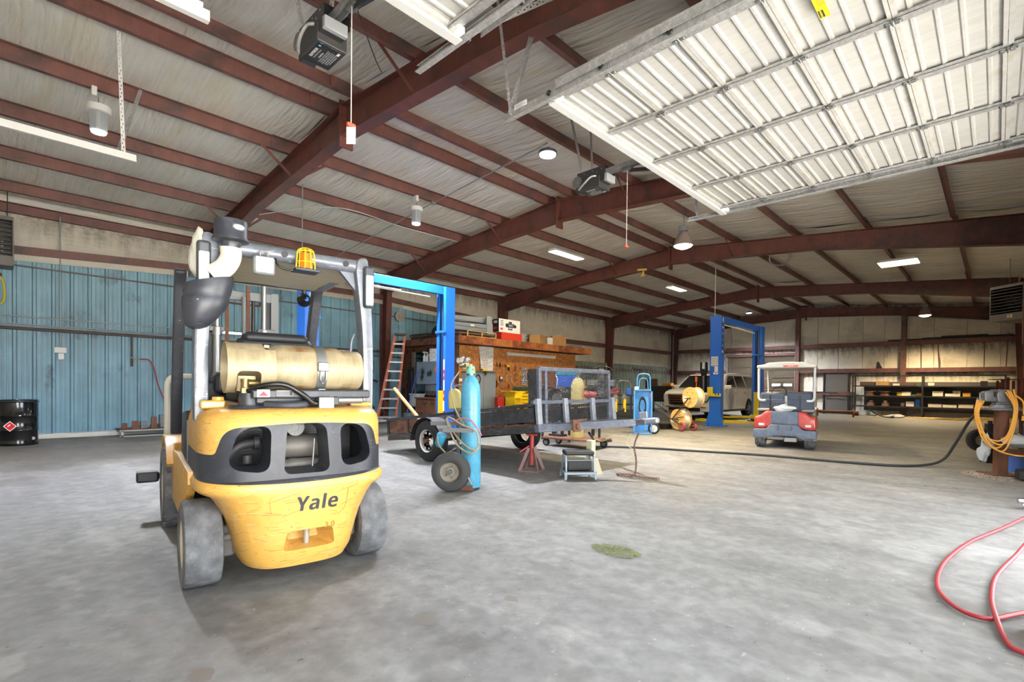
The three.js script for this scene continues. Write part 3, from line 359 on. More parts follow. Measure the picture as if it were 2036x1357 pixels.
function tyre(R, r, w, parent, x, y, z, mTyre, mRimX, lugs, name = 'wheel') {       // axle along local x
  const h = w / 2, t = lathe([[r, -h * .92], [r + .01, -h], [R * .86, -h * 1.02], [R * .97, -h * .93], [R, -h * .78], [R, h * .78], [R * .97, h * .93], [R * .86, h * 1.02], [r + .01, h], [r, h * .92]], 48, 'x');
  const o = part(parent, name, lugs ? [t, ...Array.from({ length: 20 }, (_, i) => [bx(h * .9, .02, .05, -h * .5, R - .004, 0).rotateY(.45).rotateX(i / 20 * 6.283), bx(h * .9, .02, .05, h * .5, R - .004, 0).rotateY(-.45).rotateX((i + .5) / 20 * 6.283)]).flat()] : t, mTyre); at(o, x, y, z);
  part(o, 'rim', [lathe([[r, -h * .92], [r * .93, -h * .7], [r * .9, -h * .5], [r * .62, -h * .42], [r * .5, -h * .6], [.0, -h * .62]], 32, 'x'), lathe([[r, h * .92], [r * .93, h * .7], [r * .9, h * .5], [r * .62, h * .42], [r * .5, h * .6], [.0, h * .62]], 32, 'x')], mRimX);
  const nuts = []; for (let i = 0; i < 6; i++) for (const s of [-1, 1]) nuts.push(cyl(.011, .011, .02, s * h * .5, r * .56, 0, 'x', 6).rotateX(i / 6 * 6.283)); part(o, 'lug_nuts', nuts, mSteel).userData.kind = 'stuff'; return o;
}
const FL = thing('forklift', 'yellow and black forklift with a propane tank and overhead guard', 'forklift', [-3.49, 0, -1.396], 81.4 * Math.PI / 180);
{
  const tab = (y, t) => { for (let i = 0; i < t.length - 1; i++) if (y <= t[i + 1][0]) { const k = clamp((y - t[i][0]) / (t[i + 1][0] - t[i][0])); return t[i][1] + (t[i + 1][1] - t[i][1]) * k; } return t[t.length - 1][1]; };
  const W = [[.125, .26], [.14, .31], [.2, .342], [.33, .37], [.43, .4], [.53, .45], [.58, .488], [.61, .545], [.625, .56], [.655, .562], [.668, .556], [.685, .545], [.86, .545], [1.0, .545], [1.045, .538], [1.075, .52], [1.093, .49], [1.1, .455]];
  const OFF = [[.125, .12], [.14, .075], [.2, .05], [.3, .03], [.6, .0], [.655, 0], [.668, .006], [.685, .022], [.9, .03], [1.0, .036], [1.045, .046], [1.075, .066], [1.093, .1], [1.1, .14]];
  const zr = (x) => { const t = Math.min(1, Math.abs(x) / .555); return .1 + .39 * Math.pow(1 - Math.pow(t, 3.2), 1 / 3.2); };
  const surf = (x, y) => zr(x * .555 / tab(y, W)) - tab(y, OFF);
  const ys = [...new Set([...W, ...OFF].map((a) => a[0]))].sort((a, b) => a - b), ring = [];
  for (let i = 0; i <= 5; i++) ring.push([-.555, -.34 + .44 * i / 5]); for (let i = 1; i < 48; i++) { const a = Math.PI * i / 48, c = Math.cos(a), s = Math.sin(a); ring.push([-.555 * Math.sign(c) * Math.pow(Math.abs(c), 2 / 3.2), .1 + .39 * Math.pow(s, 2 / 3.2)]); } for (let i = 5; i >= 0; i--) ring.push([.555, -.34 + .44 * i / 5]);
  const pos = [], idx = [], N = ring.length; for (const y of ys) for (const [x, z] of ring) pos.push(x * tab(y, W) / .555, y, z > -.2 ? z - tab(y, OFF) * smooth(-.1, .25, z) : z);
  for (let j = 0; j < ys.length - 1; j++) for (let i = 0; i < N; i++) { const a = j * N + i, b = j * N + (i + 1) % N; idx.push(a, b, a + N, b, b + N, a + N); }
  for (const [o, f] of [[0, 1], [(ys.length - 1) * N, 0]]) { const c = pos.length / 3; pos.push(0, ys[o ? ys.length - 1 : 0], 0); for (let i = 0; i < N; i++) { const a = o + i, b = o + (i + 1) % N; f ? idx.push(c, b, a) : idx.push(c, a, b); } }
  let cw = new THREE.BufferGeometry(); cw.setAttribute('position', new THREE.Float32BufferAttribute(pos, 3)); cw.setIndex(idx); cw = plain(toCreasedNormals(cw, .5));
  const frustum = (sh, cx, cyy, s0, z0, s1, z1) => { const p = sh.getPoints(8), q = [], ii = [], n = p.length - 1; for (const [s, z] of [[s0, z0], [s1, z1]]) for (let i = 0; i < n; i++) q.push(cx + (p[i].x - cx) * s, cyy + (p[i].y - cyy) * s, z); for (let i = 0; i < n; i++) { const j = (i + 1) % n; ii.push(i, i + n, j, j, i + n, j + n); } q.push(cx, cyy, z0, cx, cyy, z1); for (let i = 0; i < n; i++) { const j = (i + 1) % n; ii.push(2 * n, i, j, 2 * n + 1, j + n, i + n); } const g = new THREE.BufferGeometry(); g.setAttribute('position', new THREE.Float32BufferAttribute(q, 3)); let vol = 0; for (let k = 0; k < ii.length; k += 3) { const [a, b, c] = [0, 1, 2].map((m) => V(q[ii[k + m] * 3], q[ii[k + m] * 3 + 1], q[ii[k + m] * 3 + 2])); vol += a.dot(b.cross(c)); } g.setIndex(vol < 0 ? ii.reverse() : ii); return plain(toCreasedNormals(g, .6)); };
  const win = [rounded([[-.125, .72, .05], [-.105, 1.0, .06], [.105, 1.0, .06], [.125, .72, .05]]), rounded([[.215, .735, .07], [.205, .995, .06], [.36, .985, .12], [.425, .76, .09]]), rounded([[-.425, .76, .09], [-.36, .985, .12], [-.205, .995, .06], [-.215, .735, .07]])];
  cw = csg(cw, SUBTRACTION, bx(.98, .36, .8, 0, .86, -.12)); cw = csg(cw, SUBTRACTION, frustum(rounded([[-.15, .24, .03], [-.12, .37, .03], [.16, .37, .03], [.19, .24, .03]]), .02, .3, .55, .28, 1.15, .56));
  win.forEach((s, i) => { cw = csg(cw, SUBTRACTION, frustum(s, [0, .31, -.31][i], .865, .9, .2, 1.14, .56)); });
  const band = ext(rounded([[-.8, .70, .01], [-.45, .675, .3], [0, .655, .3], [.45, .675, .3], [.8, .70, .01], [.8, .845, .01], [.475, .84, .02], [.43, .99, .14], [0, 1.02, .5], [-.43, .99, .14], [-.475, .84, .02], [-.8, .845, .01]]), 3);
  const blk = csg(cw, INTERSECTION, band), yel = csg(cw, SUBTRACTION, band);
  const cwp = part(FL, 'counterweight', toCreasedNormals(yel, .6), mForkYellow, 'yellow counterweight'); part(cwp, 'grille_band', toCreasedNormals(blk, .6), mForkBlack, 'black grille band with three openings');
  // embossed panel and lettering
  const drape = (g, d) => { const p = g.attributes.position; for (let i = 0; i < p.count; i++) p.setZ(i, surf(p.getX(i), p.getY(i)) + d + p.getZ(i)); g.computeVertexNormals(); return g; };
  const frameSh = rounded([[-.215, .585, .03], [-.2, .455, .05], [.2, .43, .05], [.24, .47, .05], [.255, .615, .04], [.05, .628, .1]]), inner = rounded([[-.207, .578, .03], [-.193, .462, .05], [.196, .438, .05], [.232, .474, .05], [.247, .607, .04], [.05, .62, .1]]); frameSh.holes.push(new THREE.Path(inner.getPoints(8)));
  part(cwp, 'embossed_rim', drape(new THREE.ExtrudeGeometry(frameSh, { depth: .006, bevelEnabled: false, curveSegments: 10 }), -.001), mForkYellow);
  const font = await new FontLoader().loadAsync('fonts/droid/droid_sans_bold.typeface.json');
  const yale = new TextGeometry('Yale', { font, size: .088, depth: .002, curveSegments: 6, bevelEnabled: false }); yale.applyMatrix4(new THREE.Matrix4().set(1.02, .12, 0, -.075, 0, 1, 0, .485, 0, 0, 1, 0, 0, 0, 0, 1)); part(cwp, 'logo_lettering', drape(yale, .0005), mForkBlack, 'black lettering Yale');
  const cap = new TextGeometry('3.0', { font, size: .034, depth: .001, curveSegments: 4, bevelEnabled: false }).translate(.1, .36, 0); part(cwp, 'capacity_number', drape(cap, .0005), mat(0x8a6a22, .6));
  part(cwp, 'tow_pin', [cyl(.019, .019, .17, .02, .3, .36, 'y', 14), ball(.024, .02, .385, .36)], mat(0x9b9488, .5, .4));
  // inside the grille
  part(FL, 'radiator', [bx(.86, .34, .02, 0, .86, -.05), ...Array.from({ length: 20 }, (_, i) => bx(.84, .005, .012, 0, .7 + i * .0165, -.035))], mDark);
  part(FL, 'inner_shroud', [bx(.01, .35, .6, -.478, .86, -.02), bx(.01, .35, .6, .478, .86, -.02), bx(.95, .01, .6, 0, 1.032, -.02), bx(.95, .01, .6, 0, .69, -.02)], mForkBlack);
  part(FL, 'muffler', [cyl(.075, .075, .3, .0, .84, .14, 'x', 24), cyl(.06, .075, .02, .16, .84, .14, 'x', 24), cyl(.045, .045, .3, .0, .72, .18, 'x', 18), lathe([[.045, -.1], [.052, -.06], [.045, -.02]], 18, 'x').translate(.04, .72, .18)], mat(0x6a6560, .55, .3));
  part(FL, 'alternator', [cyl(.055, .055, .06, .0, .965, .15, 'z', 20), ...Array.from({ length: 10 }, (_, i) => bx(.012, .03, .064, .0, .035, 0).rotateZ(i * .628).translate(0, .965, .152)), bx(.16, .07, .05, -.02, .955, .1, .01)], mat(0x6c6e6e, .5, .4));
  part(FL, 'coolant_hose', [tube([[-.4, .66, .1], [-.39, .78, .15], [-.33, .86, .17], [-.24, .88, .16]], .028, 24, 12), cyl(.045, .045, .03, -.23, .88, .16, 'x', 16), cyl(.03, .03, .05, -.28, .78, .17, 'y', 14)], mat(0x2c2a2d, .6)); part(FL, 'dip_rod', rod([.07, .7, .3], [.085, .9, .3], .006), mSteel);
  // body, hood, frame
  part(FL, 'hood', [bx(.98, .2, .75, 0, .98, -.62, .05, 3), bx(.9, .06, .9, 0, 1.08, -.5, .02)], mForkClean); for (const s of [-1, 1]) part(FL, 'frame_side', ext([[-1.42, .3], [-.3, .3], [-.3, .42], [-.02, .62], [-.02, .7], [-.9, .72], [-1.3, .7], [-1.42, .66]], .05, .008).rotateY(-Math.PI / 2).translate(s * .55, 0, 0), mForkYellow);
  part(FL, 'chassis', [bx(.9, .35, 1.4, 0, .45, -.85, .03), bx(.5, .3, .5, 0, .45, -.15, .03)], mDark);
  for (const s of [-1, 1]) { part(FL, 'side_cover', ext([[.0, .72], [-.36, .74], [-.42, .84], [-.3, 1.04], [-.05, 1.06], [.0, 1.0]], .03, .006).rotateY(-Math.PI / 2).translate(s * .54, 0, -.34), mForkBlack); part(FL, 'fender', [ext([[-2.12, .55], [-2.05, .72], [-1.9, .78], [-1.55, .79], [-1.4, .74], [-1.2, .6], [-1.26, .57], [-1.48, .72], [-1.85, .73], [-2.0, .66], [-2.05, .52]], .2, .01).rotateY(-Math.PI / 2).translate(s * .52, 0, 0)], mForkClean); }
  part(FL, 'cowl', [bx(.85, .55, .2, 0, 1.0, -1.38, .04), bx(.6, .2, .3, 0, 1.25, -1.3, .05)], mForkBlack); part(FL, 'seat', [bx(.5, .16, .5, 0, 1.17, -.72, .06, 3), bx(.52, .46, .14, 0, 1.36, -.42, .06, 3).rotateX(0), bx(.44, .08, .12, 0, 1.58, -.4, .04, 3)], mat(0x1a1c22, .5)); part(FL, 'steering_wheel', new THREE.TorusGeometry(.17, .014, 8, 28).rotateX(1.1).translate(-.02, 1.42, -1.1), mBlack);
  // wheels
  tyre(.265, .155, .2, FL, -.51, .265, 0, mDustRubber, mRim, false).rotation.y = .0; tyre(.265, .155, .2, FL, .51, .265, 0, mDustRubber, mRim, false); tyre(.35, .2, .22, FL, -.52, .35, -1.72, mDustRubber, mRim, true); tyre(.35, .2, .22, FL, .52, .35, -1.72, mDustRubber, mRim, true);
  part(FL, 'steer_axle', [bx(.9, .09, .1, 0, .3, 0, .015), cyl(.035, .035, .7, 0, .23, .08, 'x', 14), cyl(.022, .022, .8, 0, .3, .12, 'x', 12), bx(.1, .2, .14, -.38, .27, .03, .02), bx(.1, .2, .14, .38, .27, .03, .02)], mat(0x6d6a66, .8));
  // overhead guard
  for (const s of [-1, 1]) { const p = part(FL, 'rear_pillar', [ext(rounded([[s * .475, 1.02, .01], [s * .475, 1.6, .2], [s * .42, 2.06, .02], [s * .43, 2.15, .04], [s * .505, 2.17, .05], [s * .525, 2.05, .1], [s * .555, 1.5, .2], [s * .55, 1.02, .01]]), .12, .014).translate(0, 0, .04)], mGuardSheen);
    part(p, 'gusset', ext([[s * .46, 1.9], [s * .44, 2.06], [s * .3, 2.08]], .03).translate(0, 0, .03), mGuardSheen); const lamp = part(p, 'tail_lamp', bx(.075, .3, .05, s * .505, 1.95, .115, .022, 3), mat(0x33363c, .4)); part(lamp, 'lens', bx(.055, .215, .02, s * .505, 1.925, .138, .009, 2), mat(0xf4f3f3, .25, 0, { clearcoat: .6 }));
    part(FL, 'front_pillar', [ext(rounded([[-1.06, 2.14, .05], [-.92, 2.1, .05], [-1.0, 2.02, .08], [-1.2, 1.5, .3], [-1.38, .82, .02], [-1.5, .82, .02], [-1.32, 1.5, .3]]), .075, .012).rotateY(-Math.PI / 2).translate(s < 0 ? -.545 : .47, 0, 0)], mForkBlack); part(FL, 'guard_side_rail', [bar([s * .46, 2.11, .02], [s * .46, 2.1, -1.0], .07, .07)], mGuardSheen); }
  const beam = part(FL, 'guard_rear_beam', rod([-.48, 2.1, .04], [.48, 2.1, .04], .048, 20), mGuardSheen); for (const x of [-.05, .35]) part(beam, 'plug', cyl(.02, .02, .02, x, 2.1, .088, 'z', 12), mBlack);
  part(FL, 'guard_front_beam', bx(.94, .06, .09, 0, 2.1, -1.0, .015), mForkBlack); for (let i = 0; i < 6; i++) part(FL, 'guard_bar', bx(.025, .05, 1.0, -.35 + i * .14, 2.11, -.48, .006), mForkBlack);
  part(FL, 'roof_sheet', [(() => { const g = new THREE.PlaneGeometry(.98, .95, 24, 24).rotateX(-Math.PI / 2), p = g.attributes.position; for (let i = 0; i < p.count; i++) p.setY(i, 2.07 + (fbm(p.getX(i) * 3 + 9, p.getZ(i) * 22 + 30, 0, 0, 221, 3) - .5) * .014); g.translate(0.02, 0, -.5); g.computeVertexNormals(); return g; })()], mat(0xd2c7ab, .45, 0, { transmission: .25 }), 'wrinkled clear plastic roof sheet');
  // mast
  for (const s of [-1, 1]) { part(FL, 'mast_channel', [bx(.02, 2.0, .14, s * .33, 1.15, -1.95), bx(.06, 2.0, .018, s * .3, 1.15, -1.88), bx(.06, 2.0, .018, s * .3, 1.15, -2.02)], mGrey); part(FL, 'mast_inner_channel', [bx(.016, 2.04, .11, s * .27, 1.18, -1.97), bx(.05, 2.04, .014, s * .25, 1.18, -1.92)], mForkBlack); const c = part(FL, 'lift_cylinder', [cyl(.035, .035, 1.5, s * .2, 1.0, -1.86, 'y', 18), cyl(.024, .024, .6, s * .2, 1.95, -1.86, 'y', 16), cyl(.045, .045, .07, s * .2, 1.74, -1.86, 'y', 18)], mSteel); part(c, 'clamp', bx(.16, .05, .08, s * .22, 1.76, -1.87, .01), mGrey); }
  const ch = (x, z) => { const out = []; for (let i = 0; i < 62; i++) out.push(bx(.03, .02, i % 2 ? .022 : .014, x, .9 + i * .021, z)); return out; };
  for (const x of [-.12, .06]) part(FL, 'lift_chain', ch(x, -1.84), mRust, 'rusty leaf chain').userData.kind = 'stuff';
  part(FL, 'hydraulic_hose', tube([[.1, 2.05, -1.82], [.1, 1.7, -1.82], [.12, 1.45, -1.8], [.2, 1.3, -1.8], [.24, 1.05, -1.82]], .016, 40), mBlack); part(FL, 'hydraulic_hose', tube([[.02, 2.08, -1.82], [.02, 1.72, -1.82], [.03, 1.5, -1.8], [.1, 1.36, -1.8], [.14, 1.1, -1.8]], .02, 40), mGrey);
  part(FL, 'mast_crossmember', [bx(.66, .09, .05, 0, 2.1, -1.9, .01), bx(.66, .12, .04, 0, 1.0, -1.9, .01)], mGrey); part(FL, 'carriage', [bx(1.1, .09, .06, 0, .5, -2.12, .01), bx(1.1, .09, .06, 0, .14, -2.12, .01), bx(.06, .5, .05, -.45, .32, -2.12), bx(.06, .5, .05, .45, .32, -2.12)], mDark);
  for (const s of [-1, 1]) part(FL, 'fork', [bx(.12, .55, .045, s * .3, .3, -2.17, .008), ext([[-2.15, .05], [-2.15, .095], [-3.2, .075], [-3.25, .05]], .12, .004).rotateY(-Math.PI / 2).translate(s * .3, 0, 0)], mDark);
  part(FL, 'tilt_bracket', [bx(.17, .1, .14, -.72, .38, -2.1, .02), bx(.3, .05, .05, -.55, .38, -2.1)], mDark);
  part(FL, 'load_backrest', [poly([[-.57, .5, -2.15], [-.57, 1.31, -2.15], [.57, 1.31, -2.15], [.57, .5, -2.15]], .025, 10, .09), ...[-.25, 0, .25].map((x) => rod([x, .5, -2.15], [x, 1.28, -2.15], .015))], mat(0xd8d2c2, .5)); part(FL, 'side_chain', chain([[-.53, 1.15, -2.08], [-.52, .9, -2.08], [-.54, .65, -2.08]], .045, .007), mDark).userData.kind = 'stuff';
  // propane tank and bracket
  const tank = part(FL, 'propane_tank', lathe([[0, .3], [.02, .3], [.128, .3], [.128, .3], [.133, .285], [.133, .235], [.15, .205], [.153, .18], [.153, -.13], [.148, -.17], [.13, -.205], [.128, -.22], [.0, -.235]].map(([r, y]) => [r, y]), 48, 'x').translate(.05, 1.345, .16), mTank, 'dented tan propane tank lying on its side');
  let col = plain(lathe([[.147, -.2], [.153, -.19], [.153, -.42], [.156, -.44], [.156, -.455], [.147, -.455], [.147, -.2]], 48, 'x')); col = csg(col, SUBTRACTION, bx(.13, .2, .14, -.34, -.12, .1, .03, 3)); col = csg(col, SUBTRACTION, bx(.12, .1, .16, -.3, .17, -.06, .02, 2)); col = csg(col, SUBTRACTION, bx(.07, .08, .12, -.22, .15, .06, .02, 2)); part(tank, 'collar', toCreasedNormals(col.translate(.05, 1.345, .16), .6), mTank); part(tank, 'valve', [cyl(.022, .026, .1, -.27, 1.25, .19, 'x', 14), cyl(.022, .022, .07, -.3, 1.24, .22, 'y', 14), bx(.05, .05, .05, -.3, 1.2, .22, .008)], mat(0x8b7a4e, .4, .8)); part(tank, 'end_ring', lathe([[.12, .285], [.133, .285], [.133, .35], [.126, .36], [.118, .35], [.12, .285]], 40, 'x').translate(.05, 1.345, .16), mTank);
  const strap = part(FL, 'tank_strap', [lathe([[.156, -.03], [.16, -.03], [.16, .03], [.156, .03], [.156, -.03]], 40, 'x').translate(.13, 1.345, .16), bx(.07, .06, .03, .13, 1.36, .325, .008), tube([[.115, 1.35, .33], [.112, 1.28, .325], [.13, 1.255, .31], [.148, 1.28, .325], [.145, 1.35, .33]], .005, 24), bx(.05, .06, .03, .13, 1.19, .29, .006)], mSteel, 'steel buckle strap');
  part(FL, 'tank_cradle', [bx(.72, .055, .06, .08, 1.185, .3, .012), bx(.6, .03, .3, .03, 1.165, .12, .008), cyl(.055, .06, .1, -.28, 1.14, .22, 'y', 20), cyl(.11, .13, .02, -.28, 1.105, .22, 'y', 24), bx(.4, .05, .04, -.05, 1.15, .26, .01), bx(.1, .06, .08, .18, 1.14, .3, .01)], mForkBlack);
  decal(FL, 'warning_label', .07, .045, (c, w, h) => { c.fillStyle = '#f4f0ee'; c.fillRect(0, 0, w, h); c.fillStyle = '#d0343a'; c.beginPath(); c.moveTo(w * .1, h * .85); c.lineTo(w * .5, h * .2); c.lineTo(w * .9, h * .85); c.fill(); }, [-.22, 1.19, .332], 0, 0, 600);
  part(FL, 'gas_hose', [tube([[-.29, 1.2, .25], [-.2, 1.24, .32], [-.1, 1.24, .35], [.0, 1.18, .36], [.06, 1.13, .35], [.13, 1.125, .33]], .017, 48, 12), ...Array.from({ length: 0 }, () => bx(1, 1, 1))], mBlack); part(FL, 'coiled_hose', tube([[-.2, 1.12, .28], [-.1, 1.115, .34], [.0, 1.12, .35], [.03, 1.135, .3]], .024, 30, 12), mat(0x2e3138, .55)); part(FL, 'lpg_regulator', [bx(.1, .08, .08, .14, 1.13, .33, .01), cyl(.025, .025, .18, .3, 1.145, .3, 'x', 14)], mSteel); part(FL, 'hood_hinge', [bx(.13, .05, .09, -.46, 1.12, .12, .012), cyl(.03, .035, .03, -.43, 1.15, .12)], mForkClean); part(FL, 'hood_hinge', bx(.16, .03, .09, .44, 1.11, .12, .012), mForkClean);
  decal(FL, 'data_plate', .1, .04, (c, w, h) => { c.fillStyle = '#23242a'; c.fillRect(0, 0, w, h); c.strokeStyle = '#ddd'; c.strokeRect(2, 2, w - 4, h - 4); c.fillStyle = '#bbb'; for (let i = 0; i < 4; i++) c.fillRect(w * .08, h * (.18 + i * .18), w * .7, h * .06); }, [-.1, 1.19, .332], 0, 0, 500);
  // air intake, lights, beacon
  part(FL, 'air_precleaner', [lathe([[.0, .11], [.05, .11], [.088, .1], [.09, .095], [.09, .0], [.098, -.01], [.098, -.02], [.06, -.03], [.05, -.05], [.05, -.1]], 36).translate(-.37, 2.13, .16)], mForkBlack); decal(FL, 'oval_badge', .07, .036, (c, w, h) => { c.fillStyle = '#2e323a'; c.fillRect(0, 0, w, h); c.fillStyle = '#dfe3e8'; c.beginPath(); c.ellipse(w / 2, h / 2, w * .46, h * .42, 0, 0, 7); c.fill(); c.fillStyle = '#555'; c.font = 'bold ' + h * .45 + 'px sans-serif'; c.textAlign = 'center'; c.fillText('SY', w / 2, h * .64); }, [-.37 + .03, 2.18, .246], .3, 0, 900);
  part(FL, 'intake_elbow', tube([[-.37, 2.07, .16], [-.37, 2.01, .155], [-.4, 1.95, .14], [-.46, 1.9, .12]], .058, 24, 20), mat(0xd9d2bd, .6), 'elbow wrapped in yellowed plastic film');
  { const lv = [[1.87, -.47, .1, .125, .1], [1.83, -.475, .1, .13, .105], [1.79, -.485, .1, .125, .105], [1.765, -.488, .1, .118, .1], [1.755, -.49, .1, .124, .104], [1.7, -.5, .1, .115, .1], [1.63, -.525, .1, .085, .08], [1.585, -.54, .1, .055, .055], [1.57, -.545, .1, .02, .02]], q = [], ii = [], n = 28; for (const [y, x, z, rx, rz] of lv) for (let i = 0; i < n; i++) { const a = i / n * 6.2832; q.push(x + Math.cos(a) * rx, y + (y > 1.8 ? Math.cos(a) * .03 : -Math.cos(a) * .0), z + Math.sin(a) * rz); } for (let j = 0; j < lv.length - 1; j++) for (let i = 0; i < n; i++) { const a = j * n + i, b = j * n + (i + 1) % n; ii.push(a, b, a + n, b, b + n, a + n); } for (let i = 1; i < n - 1; i++) ii.push(0, i, i + 1); const g = new THREE.BufferGeometry(); g.setAttribute('position', new THREE.Float32BufferAttribute(q, 3)); g.setIndex(ii); part(FL, 'air_cleaner_housing', toCreasedNormals(g, .7), mForkBlack, 'dark cone shaped plastic housing'); }
  part(FL, 'plastic_wrap', [(() => { const g = new THREE.IcosahedronGeometry(.09, 4), p = g.attributes.position; for (let i = 0; i < p.count; i++) { const v = V(p.getX(i), p.getY(i), p.getZ(i)), k = 1 + (fbm(v.x * 22 + 40, v.y * 22 + v.z * 19 + 40, 0, 0, 231, 3) - .5) * .8; p.setXYZ(i, v.x * k * .7, v.y * k * 1.8, v.z * k * .8); } g.translate(-.515, 2.02, .03); return toCreasedNormals(g, 1.2); })()], mat(0xe4e0d2, .4, 0, { transmission: .2 }), 'crumpled clear plastic wrap');
  const wl = part(FL, 'work_light', [bx(.13, .12, .05, -.18, 2.0, .12, .024, 3), tube([[-.2, 2.05, .12], [-.2, 2.085, .12], [-.16, 2.085, .12], [-.16, 2.05, .12]], .006, 16)], mGrey); part(wl, 'lens', bx(.1, .095, .012, -.18, 2.0, .148, .005, 2), mat(0xfafbff, .2, 0, { emissive: new THREE.Color(0xffffff), emissiveIntensity: 1.2 }));
  const bc = part(FL, 'beacon', [cyl(.035, .042, .1, .065, 2.06, .15, 'y', 18)], mat(0xe08a12, .3, 0, { transmission: .4 }), 'amber beacon'); const cage = []; for (let i = 0; i < 10; i++) { const a = i / 10 * 6.283; cage.push(tube([[.065 + Math.cos(a) * .062, 2.0, .15 + Math.sin(a) * .055], [.065 + Math.cos(a) * .056, 2.08, .15 + Math.sin(a) * .05], [.065 + Math.cos(a) * .048, 2.13, .15 + Math.sin(a) * .042], [.065, 2.15, .15]], .0035, 10, 5)); } for (const [y, r] of [[2.12, .05], [2.05, .059]]) cage.push(new THREE.TorusGeometry(r, .0035, 5, 24).scale(1, .9, 1).rotateX(Math.PI / 2).translate(.065, y, .15)); part(bc, 'cage', cage, mYellow, 'yellow wire cage'); part(bc, 'base', bx(.15, .018, .12, .065, 1.995, .15, .004), mForkBlack);
  part(FL, 'light_wire', tube([[-.11, 2.06, .1], [-.1, 2.02, .12], [-.06, 1.995, .13], [.0, 1.99, .14]], .007, 20), mBlack); part(FL, 'backup_horn', [lathe([[.02, .06], [.03, .05], [.05, 0], [.06, -.03], [.05, -.03], [.02, .04]], 24, 'z').translate(.35, 1.98, -.95), cyl(.02, .02, .1, .35, 2.04, -.98)], mBlack);
  part(FL, 'grab_handle', tube([[.455, 1.62, -.02], [.43, 1.55, -.02], [.43, 1.35, -.02], [.46, 1.26, -.02]], .012, 20), mGuardSheen); decal(FL, 'caution_sticker', .035, .1, (c, w, h) => { c.fillStyle = '#f3eeee'; c.fillRect(0, 0, w, h); c.fillStyle = '#cf3033'; c.fillRect(0, 0, w, h * .2); c.fillStyle = '#777'; for (let i = 0; i < 7; i++) c.fillRect(w * .15, h * (.28 + i * .1), w * .7, h * .04); }, [.46, 1.75, -1.19], 0, -.35, 500);
}

// ---------- two-post lifts ----------
const mLiftYellow = withGrain(mat(0xdcc01c, .45), .0004);
function twoPostLift(x, zA, zB, label, letters) {      // posts at zA (near) and zB (far), channels open towards each other
  const o = thing('two_post_lift', label, 'vehicle lift', [x, 0, 0]);
  for (const [z, s] of [[zA, -1], [zB, 1]]) {          // s: the way the channel opens
    const p = part(o, 'post', [bx(.36, 3.62, .015, 0, 1.81, z - s * .13), bx(.015, 3.62, .27, -.173, 1.81, z), bx(.015, 3.62, .27, .173, 1.81, z), bx(.1, 3.62, .015, -.13, 1.81, z + s * .13), bx(.1, 3.62, .015, .13, 1.81, z + s * .13), bx(.36, .012, .27, 0, 3.625, z)], mBluePaint);
    part(p, 'base_plate', [bx(.62, .025, .5, 0, .012, z), ext([[-.31, .02], [.31, .02], [.18, .5], [-.18, .5]], .012).translate(0, 0, z - s * .14), ...[-1, 1].map((k) => ext([[-.2, .02], [.14, .02], [.14, .42]], .012).rotateY(s > 0 ? -Math.PI / 2 : Math.PI / 2).translate(k * .19, 0, z - s * .06))], mBluePaint);
    part(p, 'anchor_bolts', [-.27, .27].flatMap((a) => [-.2, .2].map((b) => cyl(.014, .014, .04, a, .04, z + b, 'y', 6))), mSteel).userData.kind = 'stuff';
    part(o, 'carriage', [bx(.2, 1.0, .1, 0, .62, z + s * .1, .01), bx(.3, .16, .1, 0, .16, z + s * .16, .01)], mLiftYellow);
    part(o, 'lift_cable', [rod([-.05, .1, z + s * .07], [-.05, 3.6, z + s * .07], .007), rod([.06, .1, z + s * .06], [.06, 3.6, z + s * .06], .009)], mSteel); part(o, 'hydraulic_cylinder', [cyl(.04, .04, 1.9, .0, 1.2, z + s * .01, 'y', 14), cyl(.025, .025, 1.3, 0, 2.8, z + s * .01, 'y', 12)], mSteel);
    part(o, 'cable_cover', bx(.4, .06, .05, 0, 2.55, z + s * .15, .006), mBluePaint);
    for (const k of [-1, 1]) { const a = part(o, 'swing_arm', [bar([k * .1, .15, z + s * .18], [k * .8, .15, z + s * .6], .12, .09), bar([k * .3, .15, z + s * .28], [k * 1.02, .13, z + s * .78], .09, .065), bx(.24, .1, .2, k * .12, .15, z + s * .2, .01)], mLiftYellow); part(a, 'lift_pad', [cyl(.05, .05, .05, k * 1.0, .19, z + s * .76), cyl(.035, .035, .04, k * 1.0, .15, z + s * .76)], mRubber); }
  }
  const b = part(o, 'overhead_beam', [bx(.1, .2, zA - zB, 0, 3.56, (zA + zB) / 2, .006)], mBluePaint); part(b, 'shutoff_bar', [rod([.0, 3.4, zA - .3], [0, 3.36, zB + .5], .02), bx(.07, .02, 1.4, .0, 3.4, (zA + zB) / 2 + .3, .008)], mWhite);
  return o;
}
const liftA = twoPostLift(-9.85, -4.3, -7.7, 'blue two-post lift beside the stepladder with red and white tape', true);
const tape = (c, w, h) => { const n = 7; for (let i = 0; i < n; i++) { c.fillStyle = i % 2 ? '#c22e35' : '#f1f0ee'; c.fillRect(0, i * h / n, w, h / n + 1); c.fillStyle = i % 2 ? '#f1f0ee' : '#e4e2e0'; c.fillRect(w * .3, (i + .35) * h / n, w * .35, h / n * .3); } };
decal(liftA, 'reflective_tape', .05, 1.75, tape, [.13, 1.0, -7.555], 0, 0, 300);
